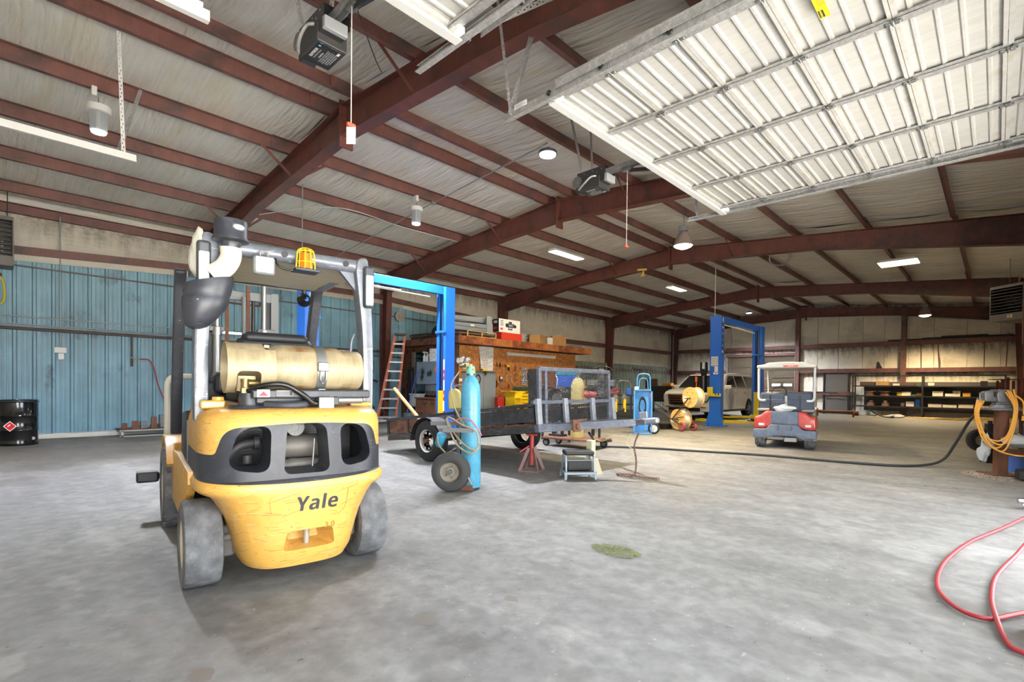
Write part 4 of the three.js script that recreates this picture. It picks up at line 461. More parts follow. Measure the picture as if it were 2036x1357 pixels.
decal(liftA, 'post_lettering', .11, 1.0, (c, w, h) => { c.fillStyle = '#4d92d6'; c.fillRect(0, 0, w, h); c.fillStyle = '#f4efe6'; c.textAlign = 'center'; c.font = 'bold ' + w * .9 + 'px sans-serif'; [...'WHIP'].forEach((t, i) => { c.fillStyle = '#f4efe6'; c.fillText(t, w / 2, h * (.2 + i * .22)); c.fillStyle = 'rgba(224,120,40,.55)'; c.fillRect(0, h * (.2 + i * .22) - w * .72, w, w * .16); }); c.fillStyle = '#f4efe6'; c.fillRect(w * .1, h * .93, w * .8, h * .05); }, [.1835, 2.62, -4.3], Math.PI / 2, 0, 300);
const liftB = twoPostLift(-6.72, -16.5, -20.45, 'blue two-post lift beside the white SUV with a power unit and lettering', true);
decal(liftB, 'post_lettering', .13, 1.25, (c, w, h) => { c.fillStyle = '#0d2f6b'; c.fillRect(0, 0, w, h); c.fillStyle = '#f4f2ee'; c.beginPath(); c.ellipse(w / 2, h * .1, w * .3, h * .08, 0, 0, 7); c.fill(); c.textAlign = 'center'; c.font = 'bold ' + w * .85 + 'px sans-serif'; [...'WHIP'].forEach((t, i) => c.fillText(t, w / 2, h * (.33 + i * .16))); c.fillStyle = '#e9e6df'; c.fillRect(w * .1, h * .9, w * .7, h * .07); }, [.1835, 3.0, -16.5], Math.PI / 2, 0, 200);
decal(liftB, 'instruction_labels', .26, .62, (c, w, h) => { c.fillStyle = '#1257b8'; c.fillRect(0, 0, w, h); c.fillStyle = '#e9e7e2'; c.fillRect(w * .05, 0, w * .9, h * .5); c.fillRect(w * .5, h * .52, w * .45, h * .3); c.fillRect(w * .35, h * .84, w * .62, h * .1); c.fillStyle = '#6b6b6b'; for (let i = 0; i < 5; i++) { c.fillRect(w * .08, h * (.08 + i * .09), w * .84, h * .025); } c.fillStyle = '#c4464b'; c.fillRect(w * .6, h * .86, w * .2, h * .04); }, [-.02, 1.98, -16.358], 0, 0, 250);
part(liftB, 'power_unit', [cyl(.13, .13, .55, -.42, 1.38, -16.42, 'y', 20), bx(.2, .34, .2, -.4, 1.95, -16.42, .02), bx(.14, .1, .14, -.4, 1.72, -16.42)], mBlack); part(liftB, 'control_box', bx(.09, .22, .04, -.36, 2.0, -16.3, .008), mat(0xbfd4c4, .4)); part(liftB, 'inflator_handle', [cyl(.045, .04, .18, -.62, 1.55, -16.34, 'y', 14), cyl(.018, .018, .3, -.62, 1.3, -16.34)], mat(0xd9622a, .5)); part(liftB, 'hydraulic_hose', tube([[-.4, 1.1, -16.4], [-.36, .85, -16.36], [-.28, .78, -16.36], [-.2, .9, -16.36], [-.15, 1.1, -16.38]], .018, 30), mBlack); part(liftB, 'adapter_tray', [bx(.34, .03, .1, .0, 1.0, -16.3, .006), ...[0, 1, 2].map((i) => cyl(.03, .03, .1, .0 + i * .1, 1.03, -16.3)), cyl(.05, .05, .3, -.16, 1.14, -16.3), cyl(.05, .05, .3, -.08, 1.14, -16.3)], mLiftYellow);

// ---------- stepladder ----------
{ const o = thing('stepladder', 'tall orange fibreglass stepladder folded against the wooden shop room', 'ladder', [-14.5, 0, -8.9], 1.02), mF = withGrain(mat(0xb2644a, .55)), H = 2.88;
  for (const s of [-1, 1]) { part(o, 'side_rail', [bar([s * .31, 0, .1], [.44 + s * .16, H, .0], .065, .085, [0, 0, 1])], mF); part(o, 'rear_rail', bar([s * .26, 0, -.12], [.44 + s * .13, H - .05, -.08], .045, .05, [0, 0, 1]), mF); }
  for (let i = 0; i < 9; i++) { const t = (i + .7) / 9.6, w = .6 - .28 * t, y = H * t, z = .1 - .1 * t, x = .44 * t; part(o, 'step', [bx(w, .022, .09, x, y, z, .005), bx(w, .05, .006, x, y - .02, z + .045)], mSteel); if (i < 3) for (const s of [-1, 1]) part(o, 'brace', bar([x + s * w * .45, y - .2, z + .05], [x + s * w * .2, y - .01, z], .018, .004), mSteel); }
  part(o, 'top_cap', bx(.38, .07, .24, .44, H + .02, -.03, .02), mat(0x3b322c, .6)); }
single('broom_handle', rod([0, 0, 0], [.25, 1.75, -.35], .014), mat(0x2f56b4, .4), 'thin blue broom handle leaning behind the stepladder', 'broom handle', undefined, [-13.75, 0, -9.1]);
single('wooden_pole', rod([0, 0, 0], [-1.25, .72, -.1], .035, 12), mat(0xd3a960, .6), 'pale wooden pole sticking up out of the trailer', 'pole', undefined, [-7.55, .45, -5.5]);

// ---------- wooden shop room ----------
const osbTex = canvasTex(1024, 1024, (c, W) => { let s = 4242; const q = () => { s = (s * 16807) % 2147483647; return s / 2147483647; }; c.fillStyle = '#a5662f'; c.fillRect(0, 0, W, W); const cols = ['#b9783a', '#8f5425', '#c98a49', '#a8642c', '#d19a5c', '#7e4a20', '#b06c31']; for (let i = 0; i < 9000; i++) { c.save(); c.translate(q() * W, q() * W); c.rotate((q() - .5) * 2.2); c.fillStyle = cols[Math.floor(q() * cols.length)]; c.globalAlpha = .55 + q() * .4; c.fillRect(0, 0, 14 + q() * 46, 4 + q() * 13); c.restore(); } });
const mOsb = mat(0xffffff, .75, 0, { map: rep(osbTex, 1.5), bumpMap: grain, bumpScale: .002 }), mOldWood = mat(0xffffff, .8, 0, { map: dataTex(512, 512, (u, v) => { const n = fbm(u * 4, v * 40, 4, 40, 241, 4), m = fbm(u * 7, v * 7, 7, 7, 243, 4), d = smooth(.52, .75, m); const q = .75 + n * .4; return [(104 - d * 42) * q, (66 - d * 32) * q, (42 - d * 20) * q]; }, true, [1.2, 1.2]), bumpMap: grain, bumpScale: .001 }), mFascia = mat(0xffffff, .7, 0, { map: dataTex(512, 256, (u, v) => { const n = fbm(u * 40, v * 5, 40, 5, 251, 4), m = smooth(.45, .75, fbm(u * 6, v * 4, 6, 4, 253, 4)); const q = .8 + n * .35; return [(172 - m * 60) * q, (104 - m * 48) * q, (50 - m * 26) * q]; }, true, [2.4, 1.2]) });
const mPine = mat(0xffffff, .65, 0, { map: dataTex(256, 256, (u, v) => { const n = fbm(u * 3, v * 30, 3, 30, 261, 4); return [214 + (n - .5) * 60, 176 + (n - .5) * 60, 106 + (n - .5) * 50]; }, true, [1, .4]) });
const RX = -12.0, RZ = -9.9, RE = -15.75;
const room = structure('wall_shop', 'orange strand board walls of the built-in shop room');
for (let i = 0, z = RZ; z > RE; i++) { const b = Math.max(RE, z - 1.22); part(room, 'strand_board', bx(.02, 2.5, z - b - .006, RX, 1.25, (z + b) / 2), mOsb); z = b; }
for (const [a, b, y0, y1] of [[-15.1, -14.45, 0, 2.52], [-13.75, -12.0, 0, 2.52], [-14.45, -13.75, 2.36, 2.52]]) part(room, 'side_board', bx(b - a, y1 - y0, .03, (a + b) / 2, (y0 + y1) / 2, RZ), mOldWood);
part(room, 'door_jamb', [bx(.16, 2.36, .05, -14.36, 1.18, RZ + .03)], mat(0x7b6f66, .7)); part(room, 'end_board', bx(3.1, 2.5, .03, -13.55, 1.25, RE + .03), mOsb);
part(room, 'roof_board', bx(3.55, .05, 6.75, -13.42, 2.56, -12.95), mOldWood); part(room, 'fascia', bx(.05, .23, 6.7, -11.64, 2.64, -12.95, .006), mFascia); part(room, 'side_fascia', bx(3.55, .2, .05, -13.42, 2.63, -9.58, .006), mOldWood); part(room, 'roof_top', bx(3.5, .03, 6.65, -13.42, 2.74, -12.95), mOldWood);
// on the roof
const box = (name, w, h, d, m, label, pos, ry = 0, group, cat = 'box') => { const o = thing(name, label, cat, pos, ry, group); part(o, 'carton', bx(w, h, d, 0, h / 2, 0, Math.min(.006, h * .1)), m); for (const s of [-1, 1]) part(o, 'flap_seam', bx(w * .98, .003, .012, 0, h + .001, s * d * .02), m); return o; };
const TOPY = 2.756;
{ const o = thing('winch_box', 'white printed winch carton on top of the shop room', 'box', [-11.95, TOPY + .26, -11.9], Math.PI / 2); part(o, 'carton', bx(1.0, .44, .3, 0, .22, 0, .006), mWhite); decal(o, 'front_print', .98, .42, (c, w, h) => { c.fillStyle = '#f2f1ee'; c.fillRect(0, 0, w, h); c.fillStyle = '#9aa4b4'; for (let i = 0; i < 3; i++) c.fillRect(w * .05, h * (.08 + i * .16), w * .14, h * .11); c.fillStyle = '#d9404a'; c.fillRect(w * .05, h * .68, w * .12, h * .16); c.fillStyle = '#34363c'; c.fillRect(w * .36, h * .3, w * .36, h * .3); c.fillRect(w * .44, h * .14, w * .16, h * .2); c.fillStyle = '#8c9099'; c.fillRect(w * .44, h * .36, w * .2, h * .16); c.fillStyle = '#1d1f24'; c.beginPath(); c.arc(w * .36, h * .45, h * .16, 0, 7); c.arc(w * .76, h * .48, h * .13, 0, 7); c.fill(); c.fillRect(w * .42, h * .56, w * .2, h * .24); c.fillStyle = '#c9ccd2'; c.fillRect(w * .45, h * .6, w * .14, h * .12); }, [0, .22, .152], 0, 0, 200); decal(o, 'side_print', .28, .42, (c, w, h) => { c.fillStyle = '#26272b'; c.fillRect(0, 0, w, h); c.fillStyle = '#e9e7e4'; c.fillRect(w * .15, h * .12, w * .6, h * .2); c.fillStyle = '#c8323a'; c.fillRect(w * .1, h * .6, w * .6, h * .2); }, [-.502, .22, 0], -Math.PI / 2, 0, 200); }
{ const o = thing('red_carton', 'red carton under the white winch box', 'box', [-11.95, TOPY, -12.0], Math.PI / 2); part(o, 'carton', bx(.98, .255, .32, 0, .128, 0, .006), mat(0xc9331f, .55)); part(o, 'tape', bx(.04, .004, .322, 0, .256, 0), mat(0xb7a98c, .5)); }
single('roof_pallet', [...[-.5, 0, .5].map((a) => bx(.4, .09, .1, 0, .045, a)), ...[-.15, 0, .15].map((a) => bx(.1, .025, 1.9, a, .105, 0))], mOldWood, 'grey wooden pallet boards under the grey bumper covers', 'pallet', undefined, [-12.15, TOPY, -10.4]);
{ const o = thing('bumper_cover', 'long grey plastic bumper cover lying on the shop room roof', 'bumper cover', [-12.1, TOPY + .12, -10.2], Math.PI / 2 + .02), m = mat(0x7f858a, .5); part(o, 'shell', [ext(rounded([[-.9, .05, .03], [-.85, .3, .08], [.85, .34, .08], [.9, .1, .05]]), .5, .04)], m); part(o, 'groove', [bx(1.6, .03, .03, 0, .2, .25, .01)], mat(0x63686c, .6)); part(o, 'end_flange', ext(rounded([[.7, .02], [.7, .62], [.9, .6], [1.0, .02]], .05), .06, .01).translate(0, 0, .24), mat(0x8d9296, .5)); part(o, 'label_sticker', bx(.16, .06, .004, .1, .25, .25), mWhite); }
{ const o = thing('bumper_cover', 'second grey bumper cover resting across the lower one', 'bumper cover', [-12.2, TOPY + .46, -10.25], Math.PI / 2 + .02), m = mat(0x878c90, .5); part(o, 'shell', ext(rounded([[-.9, .0, .03], [-.85, .18, .06], [.75, .24, .08], [.9, .04, .03]]), .4, .04), m); part(o, 'lower_lip', bx(1.6, .03, .06, 0, .05, .2, .01), mat(0x6a6f73, .6)); }
{ const o = thing('wooden_crate_frame', 'open pale wooden frame standing on the shop room roof edge', 'frame', [-11.68, TOPY, -10.55], Math.PI / 2); for (const y of [.01, .17]) part(o, 'rail', bx(1.2, .022, .03, 0, y, 0), mPine); for (const x of [-.59, 0, .59]) part(o, 'upright', bx(.03, .18, .03, x, .09, 0), mPine); }
for (const [w, h, d, z, ry, m, lab] of [[.62, .32, .4, -13.55, .3, mCard, 'brown carton with open flaps beside the red carton'], [.3, .28, .24, -14.08, 0, mWhite, 'small white carton with a label among the brown cartons'], [.42, .4, .35, -14.75, .1, mCard, 'tall tan carton next to the small white carton'], [.22, .16, .2, -14.4, .1, mCard, 'low brown carton in front of the tall tan carton'], [.7, .06, .35, -15.42, .05, mGrey, 'flat grey tray at the far end of the shop room roof']]) { const o = box('carton', w, h, d, m, lab, [-12.0 + (z < -15 ? .15 : 0), TOPY, z], Math.PI / 2 + ry); if (m === mCard && h > .3) for (const s of [-1, 1]) part(o, 'open_flap', bx(w * .9, .006, d * .4, 0, h + .05, s * d * .5).rotateX(s * .3).translate(0, 0, 0), mCard); }
{ const o = thing('tarp_bundle', 'grey bundled tarp slumped behind the cartons', 'tarp', [-12.75, TOPY + .012, -13.2]); const g = new THREE.IcosahedronGeometry(.5, 4), p = g.attributes.position; for (let i = 0; i < p.count; i++) { const v = V(p.getX(i), p.getY(i), p.getZ(i)), k = 1 + (fbm(v.x * 5 + 40, v.y * 5 + v.z * 4 + 40, 0, 0, 271, 3) - .5) * .7; p.setXYZ(i, v.x * k * .8, Math.max(.01, v.y * k * .7 + .12), v.z * k * 1.5); } part(o, 'folded_sheet', toCreasedNormals(g, 1), mat(0xa3a49e, .7)); part(o, 'tie_rope', new THREE.TorusGeometry(.36, .012, 6, 28).scale(1, .75, 1).translate(0, .16, -.35), mat(0x6a5a40, .8)); }
{ const o = thing('black_wheel_flare', 'black curved plastic fender flare upright on the shop room roof', 'fender flare', [-12.6, TOPY, -9.75], .5); part(o, 'flare', ext([[-.4, 0], [-.33, .25], [-.1, .45], [.05, .5], [-.02, .38], [-.16, .2], [-.18, 0]], .2, .02), mBlack); part(o, 'mounting_lip', bx(.5, .03, .22, 0.02, .02, 0, .01), mBlack); }
{ const o = thing('scrap_hoses', 'tangle of old grey hoses on the shop room roof', 'hose', [-13.7, TOPY, -9.95]); const pts = []; for (let i = 0; i < 34; i++) pts.push([rr(-.7, .7), .03 + rnd() * .16, rr(-.2, .2)]); part(o, 'hose_coil', tube(pts, .022, 200, 6), mat(0x514b44, .8)); part(o, 'hose_end', cyl(.03, .03, .12, .75, .05, .0, 'x', 10), mSteel); }

// fittings on the strand board wall (x = RX)
{ const o = thing('shop_light', 'long unlit fluorescent shop light on the strand board wall', 'light fixture', [RX + .075, 2.33, -13.15]); part(o, 'reflector', [ext([[-.05, -.05], [.05, -.05], [.03, .05], [-.03, .05]], 2.45)], mWhitePaint); for (const y of [-.02, .025]) part(o, 'tube', cyl(.016, .016, 2.35, .062, y, 0, 'z', 10), mat(0xf4efe2, .3)); part(o, 'end_cap', [bx(.09, .11, .03, .02, 0, 1.23), bx(.09, .11, .03, .02, 0, -1.23)], mWhitePaint); }
{ const o = thing('hanging_sign', 'white curled cloth sign with red stencil text on the strand board wall', 'sign', [RX + .03, 2.12, -11.0], Math.PI / 2); const g = new THREE.PlaneGeometry(.62, .78, 12, 12), p = g.attributes.position; for (let i = 0; i < p.count; i++) { const y = (p.getY(i) + .39) / .78; p.setX(i, p.getX(i) * (.78 + .22 * y)); p.setZ(i, .01 + (1 - y) * .05 + Math.sin(p.getX(i) * 6) * .012); } g.computeVertexNormals(); part(o, 'cloth', g, mat(0xffffff, .8, 0, { map: canvasTex(310, 390, (c, w, h) => { c.fillStyle = '#dcdad3'; c.fillRect(0, 0, w, h); c.fillStyle = 'rgba(120,110,95,.16)'; for (let i = 0; i < 30; i++) { c.beginPath(); c.ellipse((i * 97) % w, (i * 53) % h, 20 + (i * 7) % 30, 10 + (i * 5) % 14, i, 0, 7); c.fill(); } c.fillStyle = '#b06a62'; c.font = 'bold ' + h * .095 + 'px sans-serif'; c.fillText('CARLITE', w * .12, h * .62); c.font = 'bold ' + h * .062 + 'px sans-serif'; c.fillText('TOOLS MFG.', w * .12, h * .71); c.fillText('GARBER, OK.', w * .12, h * .79); c.fillText('1-580-555', w * .12, h * .87); }) }), undefined, true); part(o, 'grommet', [-.27, .27].map((x) => new THREE.TorusGeometry(.012, .004, 6, 12).translate(x, .37, .03)), mSteel); }
{ const o = thing('wall_notice', 'small printed notice sheet pinned on the strand board', 'notice', [RX + .02, 1.93, -10.15], Math.PI / 2); decal(o, 'print', .22, .3, (c, w, h) => { c.fillStyle = '#ece8df'; c.fillRect(0, 0, w, h); c.fillStyle = '#4f6b52'; for (let i = 0; i < 4; i++) for (let j = 0; j < 3; j++) c.fillRect(w * (.08 + j * .3), h * (.08 + i * .24), w * .22, h * .13); c.fillStyle = '#b8453c'; c.fillRect(w * .4, h * .4, w * .2, h * .12); }, [0, 0, 0], 0, 0, 250); }
{ const o = thing('tool_bar', 'black rod with small hanging hooks on the strand board', 'tool bar', [RX + .04, 2.12, -10.0]); part(o, 'rod', rod([0, 0, .3], [0, 0, -.3], .014), mBlack); part(o, 'hanger_post', rod([0, 0, .2], [0, .42, .2], .01), mBlack); for (let i = 0; i < 8; i++) part(o, 'hook', tube([[0, 0, .1 - i * .05], [.02, -.04, .1 - i * .05], [0, -.1 - (i % 3) * .02, .1 - i * .05]], .005, 10, 5), mRust); }
// tools on the pegboard: each its own thing
{ const names = ['pliers', 'wrench', 'screwdriver_rack', 'chain_loop', 'drill', 'cable_coil', 'clamp', 'socket_set', 'hammer', 'shears'];
  const mk = { pliers: (o) => { part(o, 'jaw', bx(.02, .07, .03, 0, .1, 0, .005), mSteel); for (const s of [-1, 1]) part(o, 'grip', tube([[0, .06, s * .01], [0, 0, s * .03], [0, -.1, s * .025]], .011, 12, 6), s > 0 ? mRedPaint : mBlack); }, wrench: (o) => { part(o, 'shank', bx(.01, .22, .025, 0, 0, 0, .003), mChrome); part(o, 'jaw', [bx(.014, .05, .05, 0, .12, 0, .004), new THREE.TorusGeometry(.022, .008, 6, 14).rotateY(Math.PI / 2).translate(0, -.12, 0)], mChrome); }, screwdriver_rack: (o) => { part(o, 'strip', bx(.02, .02, .34, 0, .06, 0), mBlack); for (let i = 0; i < 6; i++) part(o, 'screwdriver', [cyl(.013, .013, .08, .01, .11, -.13 + i * .052, 'y', 8), cyl(.004, .004, .12, .01, 0, -.13 + i * .052, 'y', 6)], [mRedPaint, mYellow, mBlack][i % 3]); }, chain_loop: (o) => { part(o, 'links', chain([[0, .2, .05], [.01, 0, .08], [.01, -.2, .03], [.01, -.22, -.02], [.01, 0, -.06], [0, .2, .04]], .03, .005), mSteel).userData.kind = 'stuff'; part(o, 'hook', tube([[0, .2, .05], [.02, .25, .05], [0, .28, .05]], .006), mSteel); }, drill: (o) => { part(o, 'body', bx(.06, .08, .17, .03, .02, 0, .02), mYellow); part(o, 'handle', bx(.045, .13, .05, .03, -.07, -.05, .012), mBlack); part(o, 'chuck', cyl(.012, .022, .07, .03, .03, .12, 'z', 12), mBlack); }, cable_coil: (o) => { part(o, 'coil', [0, 1, 2].map((i) => new THREE.TorusGeometry(.09 + i * .006, .008, 6, 26).rotateY(Math.PI / 2).scale(1, 1.4, 1).translate(.01 * i, 0, 0)), mBlack); part(o, 'plug', bx(.02, .05, .03, .02, -.15, 0), mBlack); }, clamp: (o) => { part(o, 'frame', tube([[0, .1, -.05], [0, .12, .05], [0, -.08, .05], [0, -.1, -.05]], .011, 20, 6), mRust); part(o, 'screw', cyl(.007, .007, .14, 0, .1, -.05, 'y', 8), mSteel); }, socket_set: (o) => { part(o, 'case', bx(.05, .16, .12, .025, 0, 0, .01), mat(0x2a3f63, .5)); part(o, 'label', bx(.004, .08, .09, .052, .02, 0), mWhite); }, hammer: (o) => { part(o, 'handle', cyl(.013, .016, .28, .01, -.04, 0, 'y', 8), mPine); part(o, 'head', [cyl(.016, .016, .1, .01, .1, 0, 'z', 10)], mSteel); }, shears: (o) => { for (const s of [-1, 1]) { part(o, 'blade', bar([0, .02, s * .004], [0, .16, s * .02], .004, .02, [1, 0, 0]), mSteel); part(o, 'handle', tube([[0, .02, s * .004], [.01, -.06, s * .045], [.01, -.14, s * .03]], .01, 12, 6), mYellow); } } };
  const lay = [[-11.25, 1.72, 'chain_loop', 'steel chain loop hanging next to the cloth sign'], [-11.62, 1.86, 'screwdriver_rack', 'strip of hanging screwdrivers under the cloth sign corner'], [-11.98, 1.9, 'drill', 'yellow drill hanging high on the pegboard'], [-12.35, 1.86, 'pliers', 'red and black pliers hanging beside the yellow drill'], [-12.62, 1.76, 'shears', 'yellow handled shears hanging by the camouflage rag'], [-11.66, 1.5, 'socket_set', 'dark blue socket case low on the pegboard'], [-11.95, 1.58, 'hammer', 'wooden handled hammer hanging mid pegboard'], [-12.2, 1.52, 'wrench', 'chrome wrench hanging low on the pegboard'], [-12.42, 1.55, 'clamp', 'rusty screw clamp on the pegboard'], [-11.4, 1.32, 'cable_coil', 'black cable coil at the foot of the pegboard'], [-11.75, 1.28, 'wrench', 'chrome wrench under the blue socket case'], [-12.05, 1.26, 'pliers', 'pliers hanging just above the green tool tray'], [-12.9, 1.58, 'cable_coil', 'black cable coil beyond the camouflage rag'], [-13.1, 1.3, 'clamp', 'rusty clamp beyond the camouflage rag'], [-10.55, 1.72, 'drill', 'yellow grinder hung over the grey cabinet'], [-10.3, 1.45, 'cable_coil', 'black cord coil hung over the grey cabinet']];
  for (const [z, y, k, lab] of lay) { const o = thing(k, lab, k.replace('_', ' '), [RX + (z > -10.6 ? .42 : .02), y, z], 0, 'tools hung on the strand board wall'); mk[k](o); } }
{ const o = thing('camouflage_rag', 'grey camouflage cloth hanging beside the pegboard tools', 'cloth', [RX + .04, 1.6, -12.78]); const g = new THREE.PlaneGeometry(.24, .62, 10, 14).rotateY(Math.PI / 2), p = g.attributes.position; for (let i = 0; i < p.count; i++) { const y = (p.getY(i) + .31) / .62; p.setX(i, .03 + Math.sin(p.getZ(i) * 38) * .03); p.setZ(i, p.getZ(i) * (1.1 - .6 * y)); } g.computeVertexNormals(); part(o, 'cloth', g, mat(0xffffff, .9, 0, { map: dataTex(128, 128, (u, v) => { const n = fbm(u * 8, v * 8, 8, 8, 281, 3); return n > .55 ? [205, 205, 208] : n > .45 ? [120, 122, 130] : [70, 72, 80]; }, true, [.2, .2]) })); part(o, 'hook', cyl(.006, .006, .05, .01, .31, 0, 'x', 6), mSteel); }
{ const o = thing('grey_cabinet', 'grey steel panel cabinet standing below the notice sheet', 'cabinet', [RX + .22, 0, -10.55]); part(o, 'body', bx(.36, 1.66, 1.1, 0, .83, 0, .01), mat(0x7d8385, .5)); part(o, 'door', bx(.012, 1.5, .5, .187, .84, .27), mat(0x8b9193, .45)); part(o, 'door', bx(.012, 1.5, .5, .187, .84, -.27), mat(0x868c8e, .45)); part(o, 'top_rail', bx(.4, .03, 1.16, .0, 1.68, 0, .008), mSteel); }
{ const o = thing('workbench', 'wooden workbench along the strand board wall', 'workbench', [RX + .36, 0, -12.6]); part(o, 'top', bx(.68, .05, 2.9, 0, .86, 0, .006), mOldWood); for (const x of [-.28, .28]) for (const z of [-1.35, 0, 1.35]) part(o, 'leg', bx(.08, .84, .08, x, .42, z), mOldWood); part(o, 'front_rail', bx(.03, .14, 2.8, .3, .77, 0), mRedPaint); part(o, 'shelf', bx(.6, .03, 2.8, 0, .25, 0), mOldWood); }
{ const o = thing('yellow_tool_chest', 'bright yellow tool chest with open side trays on a stand', 'tool chest', [RX + .98, 0, -11.6], Math.PI / 2), m = mat(0xf0c80e, .4); part(o, 'body', bx(.86, .5, .45, 0, .84, 0, .008), m); for (let i = 0; i < 4; i++) { const d = part(o, 'drawer', bx(.58, .095, .02, .12, .68 + i * .105, .232, .004), m); part(d, 'pull', bx(.52, .014, .016, .12, .715 + i * .105, .246), mBlack); } part(o, 'side_tray', [bx(.02, .4, .4, -.44, .84, .02), bx(.24, .02, .4, -.32, .7, .22), bx(.24, .02, .4, -.32, .88, .22), bx(.3, .02, .42, -.52, 1.09, .04).rotateZ(-.0)], m); part(o, 'open_wing', [bx(.3, .015, .4, .56, 1.09, 0).rotateZ(0), ext([[.42, 1.08], [.7, 1.08], [.42, .9]], .02).translate(0, 0, .2)], m); part(o, 'stand', [bx(.07, .6, .06, -.18, .3, .1), bx(.07, .6, .06, .18, .3, .1), bx(.3, .05, .06, -.1, .2, .15), bx(.3, .05, .06, .25, .2, .15)], m); decal(o, 'nameplate', .2, .03, (c, w, h) => { c.fillStyle = '#222'; c.fillRect(0, 0, w, h); }, [.1, 1.065, .236], 0, 0, 200); }
{ const o = thing('green_case', 'dark green flat tool case on the yellow chest', 'tool case', [RX + .95, 1.1, -11.8], Math.PI / 2); part(o, 'lid', bx(.7, .06, .3, 0, .1, 0, .012), mat(0x27443b, .5)); part(o, 'tray', bx(.7, .07, .3, 0, .035, 0, .01), mat(0x1f3730, .5)); part(o, 'latch', [-.2, .2].map((x) => bx(.04, .04, .01, x, .07, .153)), mChrome); }
for (const [dx, z, h, m, lab] of [[.95, -10.72, .36, mRedPaint, 'red jerry can standing beside the yellow tool chest'], [.55, -13.35, .18, mat(0x2e8a5e, .5), 'small green bottle on the bench past the yellow chest'], [.6, -13.6, .15, mWhite, 'small white bottle on the bench past the yellow chest'], [.7, -13.1, .16, mYellow, 'small yellow bottle on the bench past the yellow chest']]) { const o = thing(h > .3 ? 'jerry_can' : 'bottle', lab, h > .3 ? 'can' : 'bottle', [RX + dx, h > .3 ? .55 : .885, z]); part(o, 'body', h > .3 ? bx(.18, h, .26, 0, h / 2, 0, .03) : lathe([[0, 0], [.04, 0], [.042, h * .7], [.015, h * .85], [.015, h]], 16), m); part(o, 'cap', cyl(.018, .018, .03, 0, h + .012, 0, 'y', 10), mBlack); if (h > .3) single('can_stool', [bx(.3, .04, .4, 0, .53, 0), ...[-1, 1].flatMap((a) => [-1, 1].map((b) => bx(.04, .52, .04, a * .12, .26, b * .16)))], mOldWood, 'low wooden stool under the red jerry can', 'stool', undefined, [RX + dx, 0, z]); }
// inside and in front of the side opening
{ const o = thing('grey_spray_cabinet', 'grey metal cabinet with black and orange overspray on the side wall', 'cabinet', [-13.15, 1.28, RZ + .2]), m = mat(0x6b7c88, .45); part(o, 'body', bx(1.1, .72, .34, 0, .36, 0, .008), m); decal(o, 'overspray', 1.06, .68, (c, w, h) => { c.fillStyle = '#6d7d8a'; c.fillRect(0, 0, w, h); let s = 99; const q = () => { s = (s * 16807) % 2147483647; return s / 2147483647; }; for (const [x, y, r, col] of [[.3, .45, .16, '12,12,14'], [.26, .7, .12, '15,15,17'], [.7, .5, .1, '20,20,22'], [.58, .55, .08, '18,18,20'], [.95, .35, .12, '226,110,40'], [.97, .3, .08, '235,140,60']]) for (let i = 0; i < 700; i++) { const a = q() * 6.3, d = q() * q() * r * w; c.fillStyle = `rgba(${col},.35)`; c.fillRect(x * w + Math.cos(a) * d, y * h + Math.sin(a) * d * 1.3, 4, 4); } }, [0, .36, .172], 0, 0, 220); part(o, 'edge_trim', bx(.02, .72, .35, .55, .36, 0), mRust); }
for (const [x, h, r, lab] of [[-13.5, .3, .05, 'white spray bottle standing on the overspray cabinet'], [-13.35, .28, .05, 'second white spray bottle on the overspray cabinet'], [-13.2, .2, .06, 'purple jug between the bottles and the printed carton']]) { const o = thing('spray_bottle', lab, 'bottle', [x, 2.0, RZ + .2]); part(o, 'body', lathe([[0, 0], [r, 0], [r, h * .6], [r * .4, h * .8], [r * .3, h]], 18), r > .055 ? mat(0x6a5a8a, .4) : mWhite); part(o, 'trigger_head', bx(.03, .05, .09, 0, h + .015, .02, .008), mWhite); }
{ const o = thing('printed_carton', 'white printed carton on the overspray cabinet', 'box', [-12.8, 2.0, RZ + .2]); part(o, 'carton', bx(.46, .4, .3, 0, .2, 0, .004), mWhite); decal(o, 'print', .44, .38, (c, w, h) => { c.fillStyle = '#efeeec'; c.fillRect(0, 0, w, h); c.strokeStyle = '#8d93a0'; c.lineWidth = w * .03; c.beginPath(); c.arc(w * .5, h * .5, w * .2, 0, 7); c.stroke(); c.fillStyle = '#9aa0ac'; for (let i = 0; i < 5; i++) c.fillRect(w * .08, h * (.1 + i * .18), w * .16, h * .05); }, [0, .2, .152], 0, 0, 200); }
{ const o = thing('wrench_rack', 'steel rack of hanging combination wrenches by the lift post', 'tool rack', [-12.95, 1.1, RZ + .3]); part(o, 'back_plate', bx(.8, .26, .02, 0, .1, -.05), mSteel); for (let i = 0; i < 9; i++) part(o, 'wrench', [bx(.022, .24 + (i % 3) * .03, .01, -.34 + i * .085, .02, 0), new THREE.TorusGeometry(.018, .006, 5, 12).translate(-.34 + i * .085, -.12 - (i % 3) * .015, 0)], mChrome); }
{ const o = thing('side_bench', 'old dark wooden cabinet below the wrench rack', 'cabinet', [-12.9, 0, RZ + .35]); part(o, 'body', bx(1.0, .82, .5, 0, .41, 0, .008), mOldWood); part(o, 'top', bx(1.06, .04, .56, 0, .84, 0, .006), mOldWood); }
{ const o = thing('waste_bucket', 'grey bucket standing in the shop room opening', 'bucket', [-13.4, 0, RZ + .85]); part(o, 'pail', lathe([[0, 0], [.15, 0], [.17, .35], [.175, .36], [.165, .36], [.145, .02], [0, .02]], 28), mat(0x53606a, .5)); part(o, 'bail', tube([[-.17, .34, 0], [0, .45, .1], [.17, .34, 0]], .005), mSteel); }
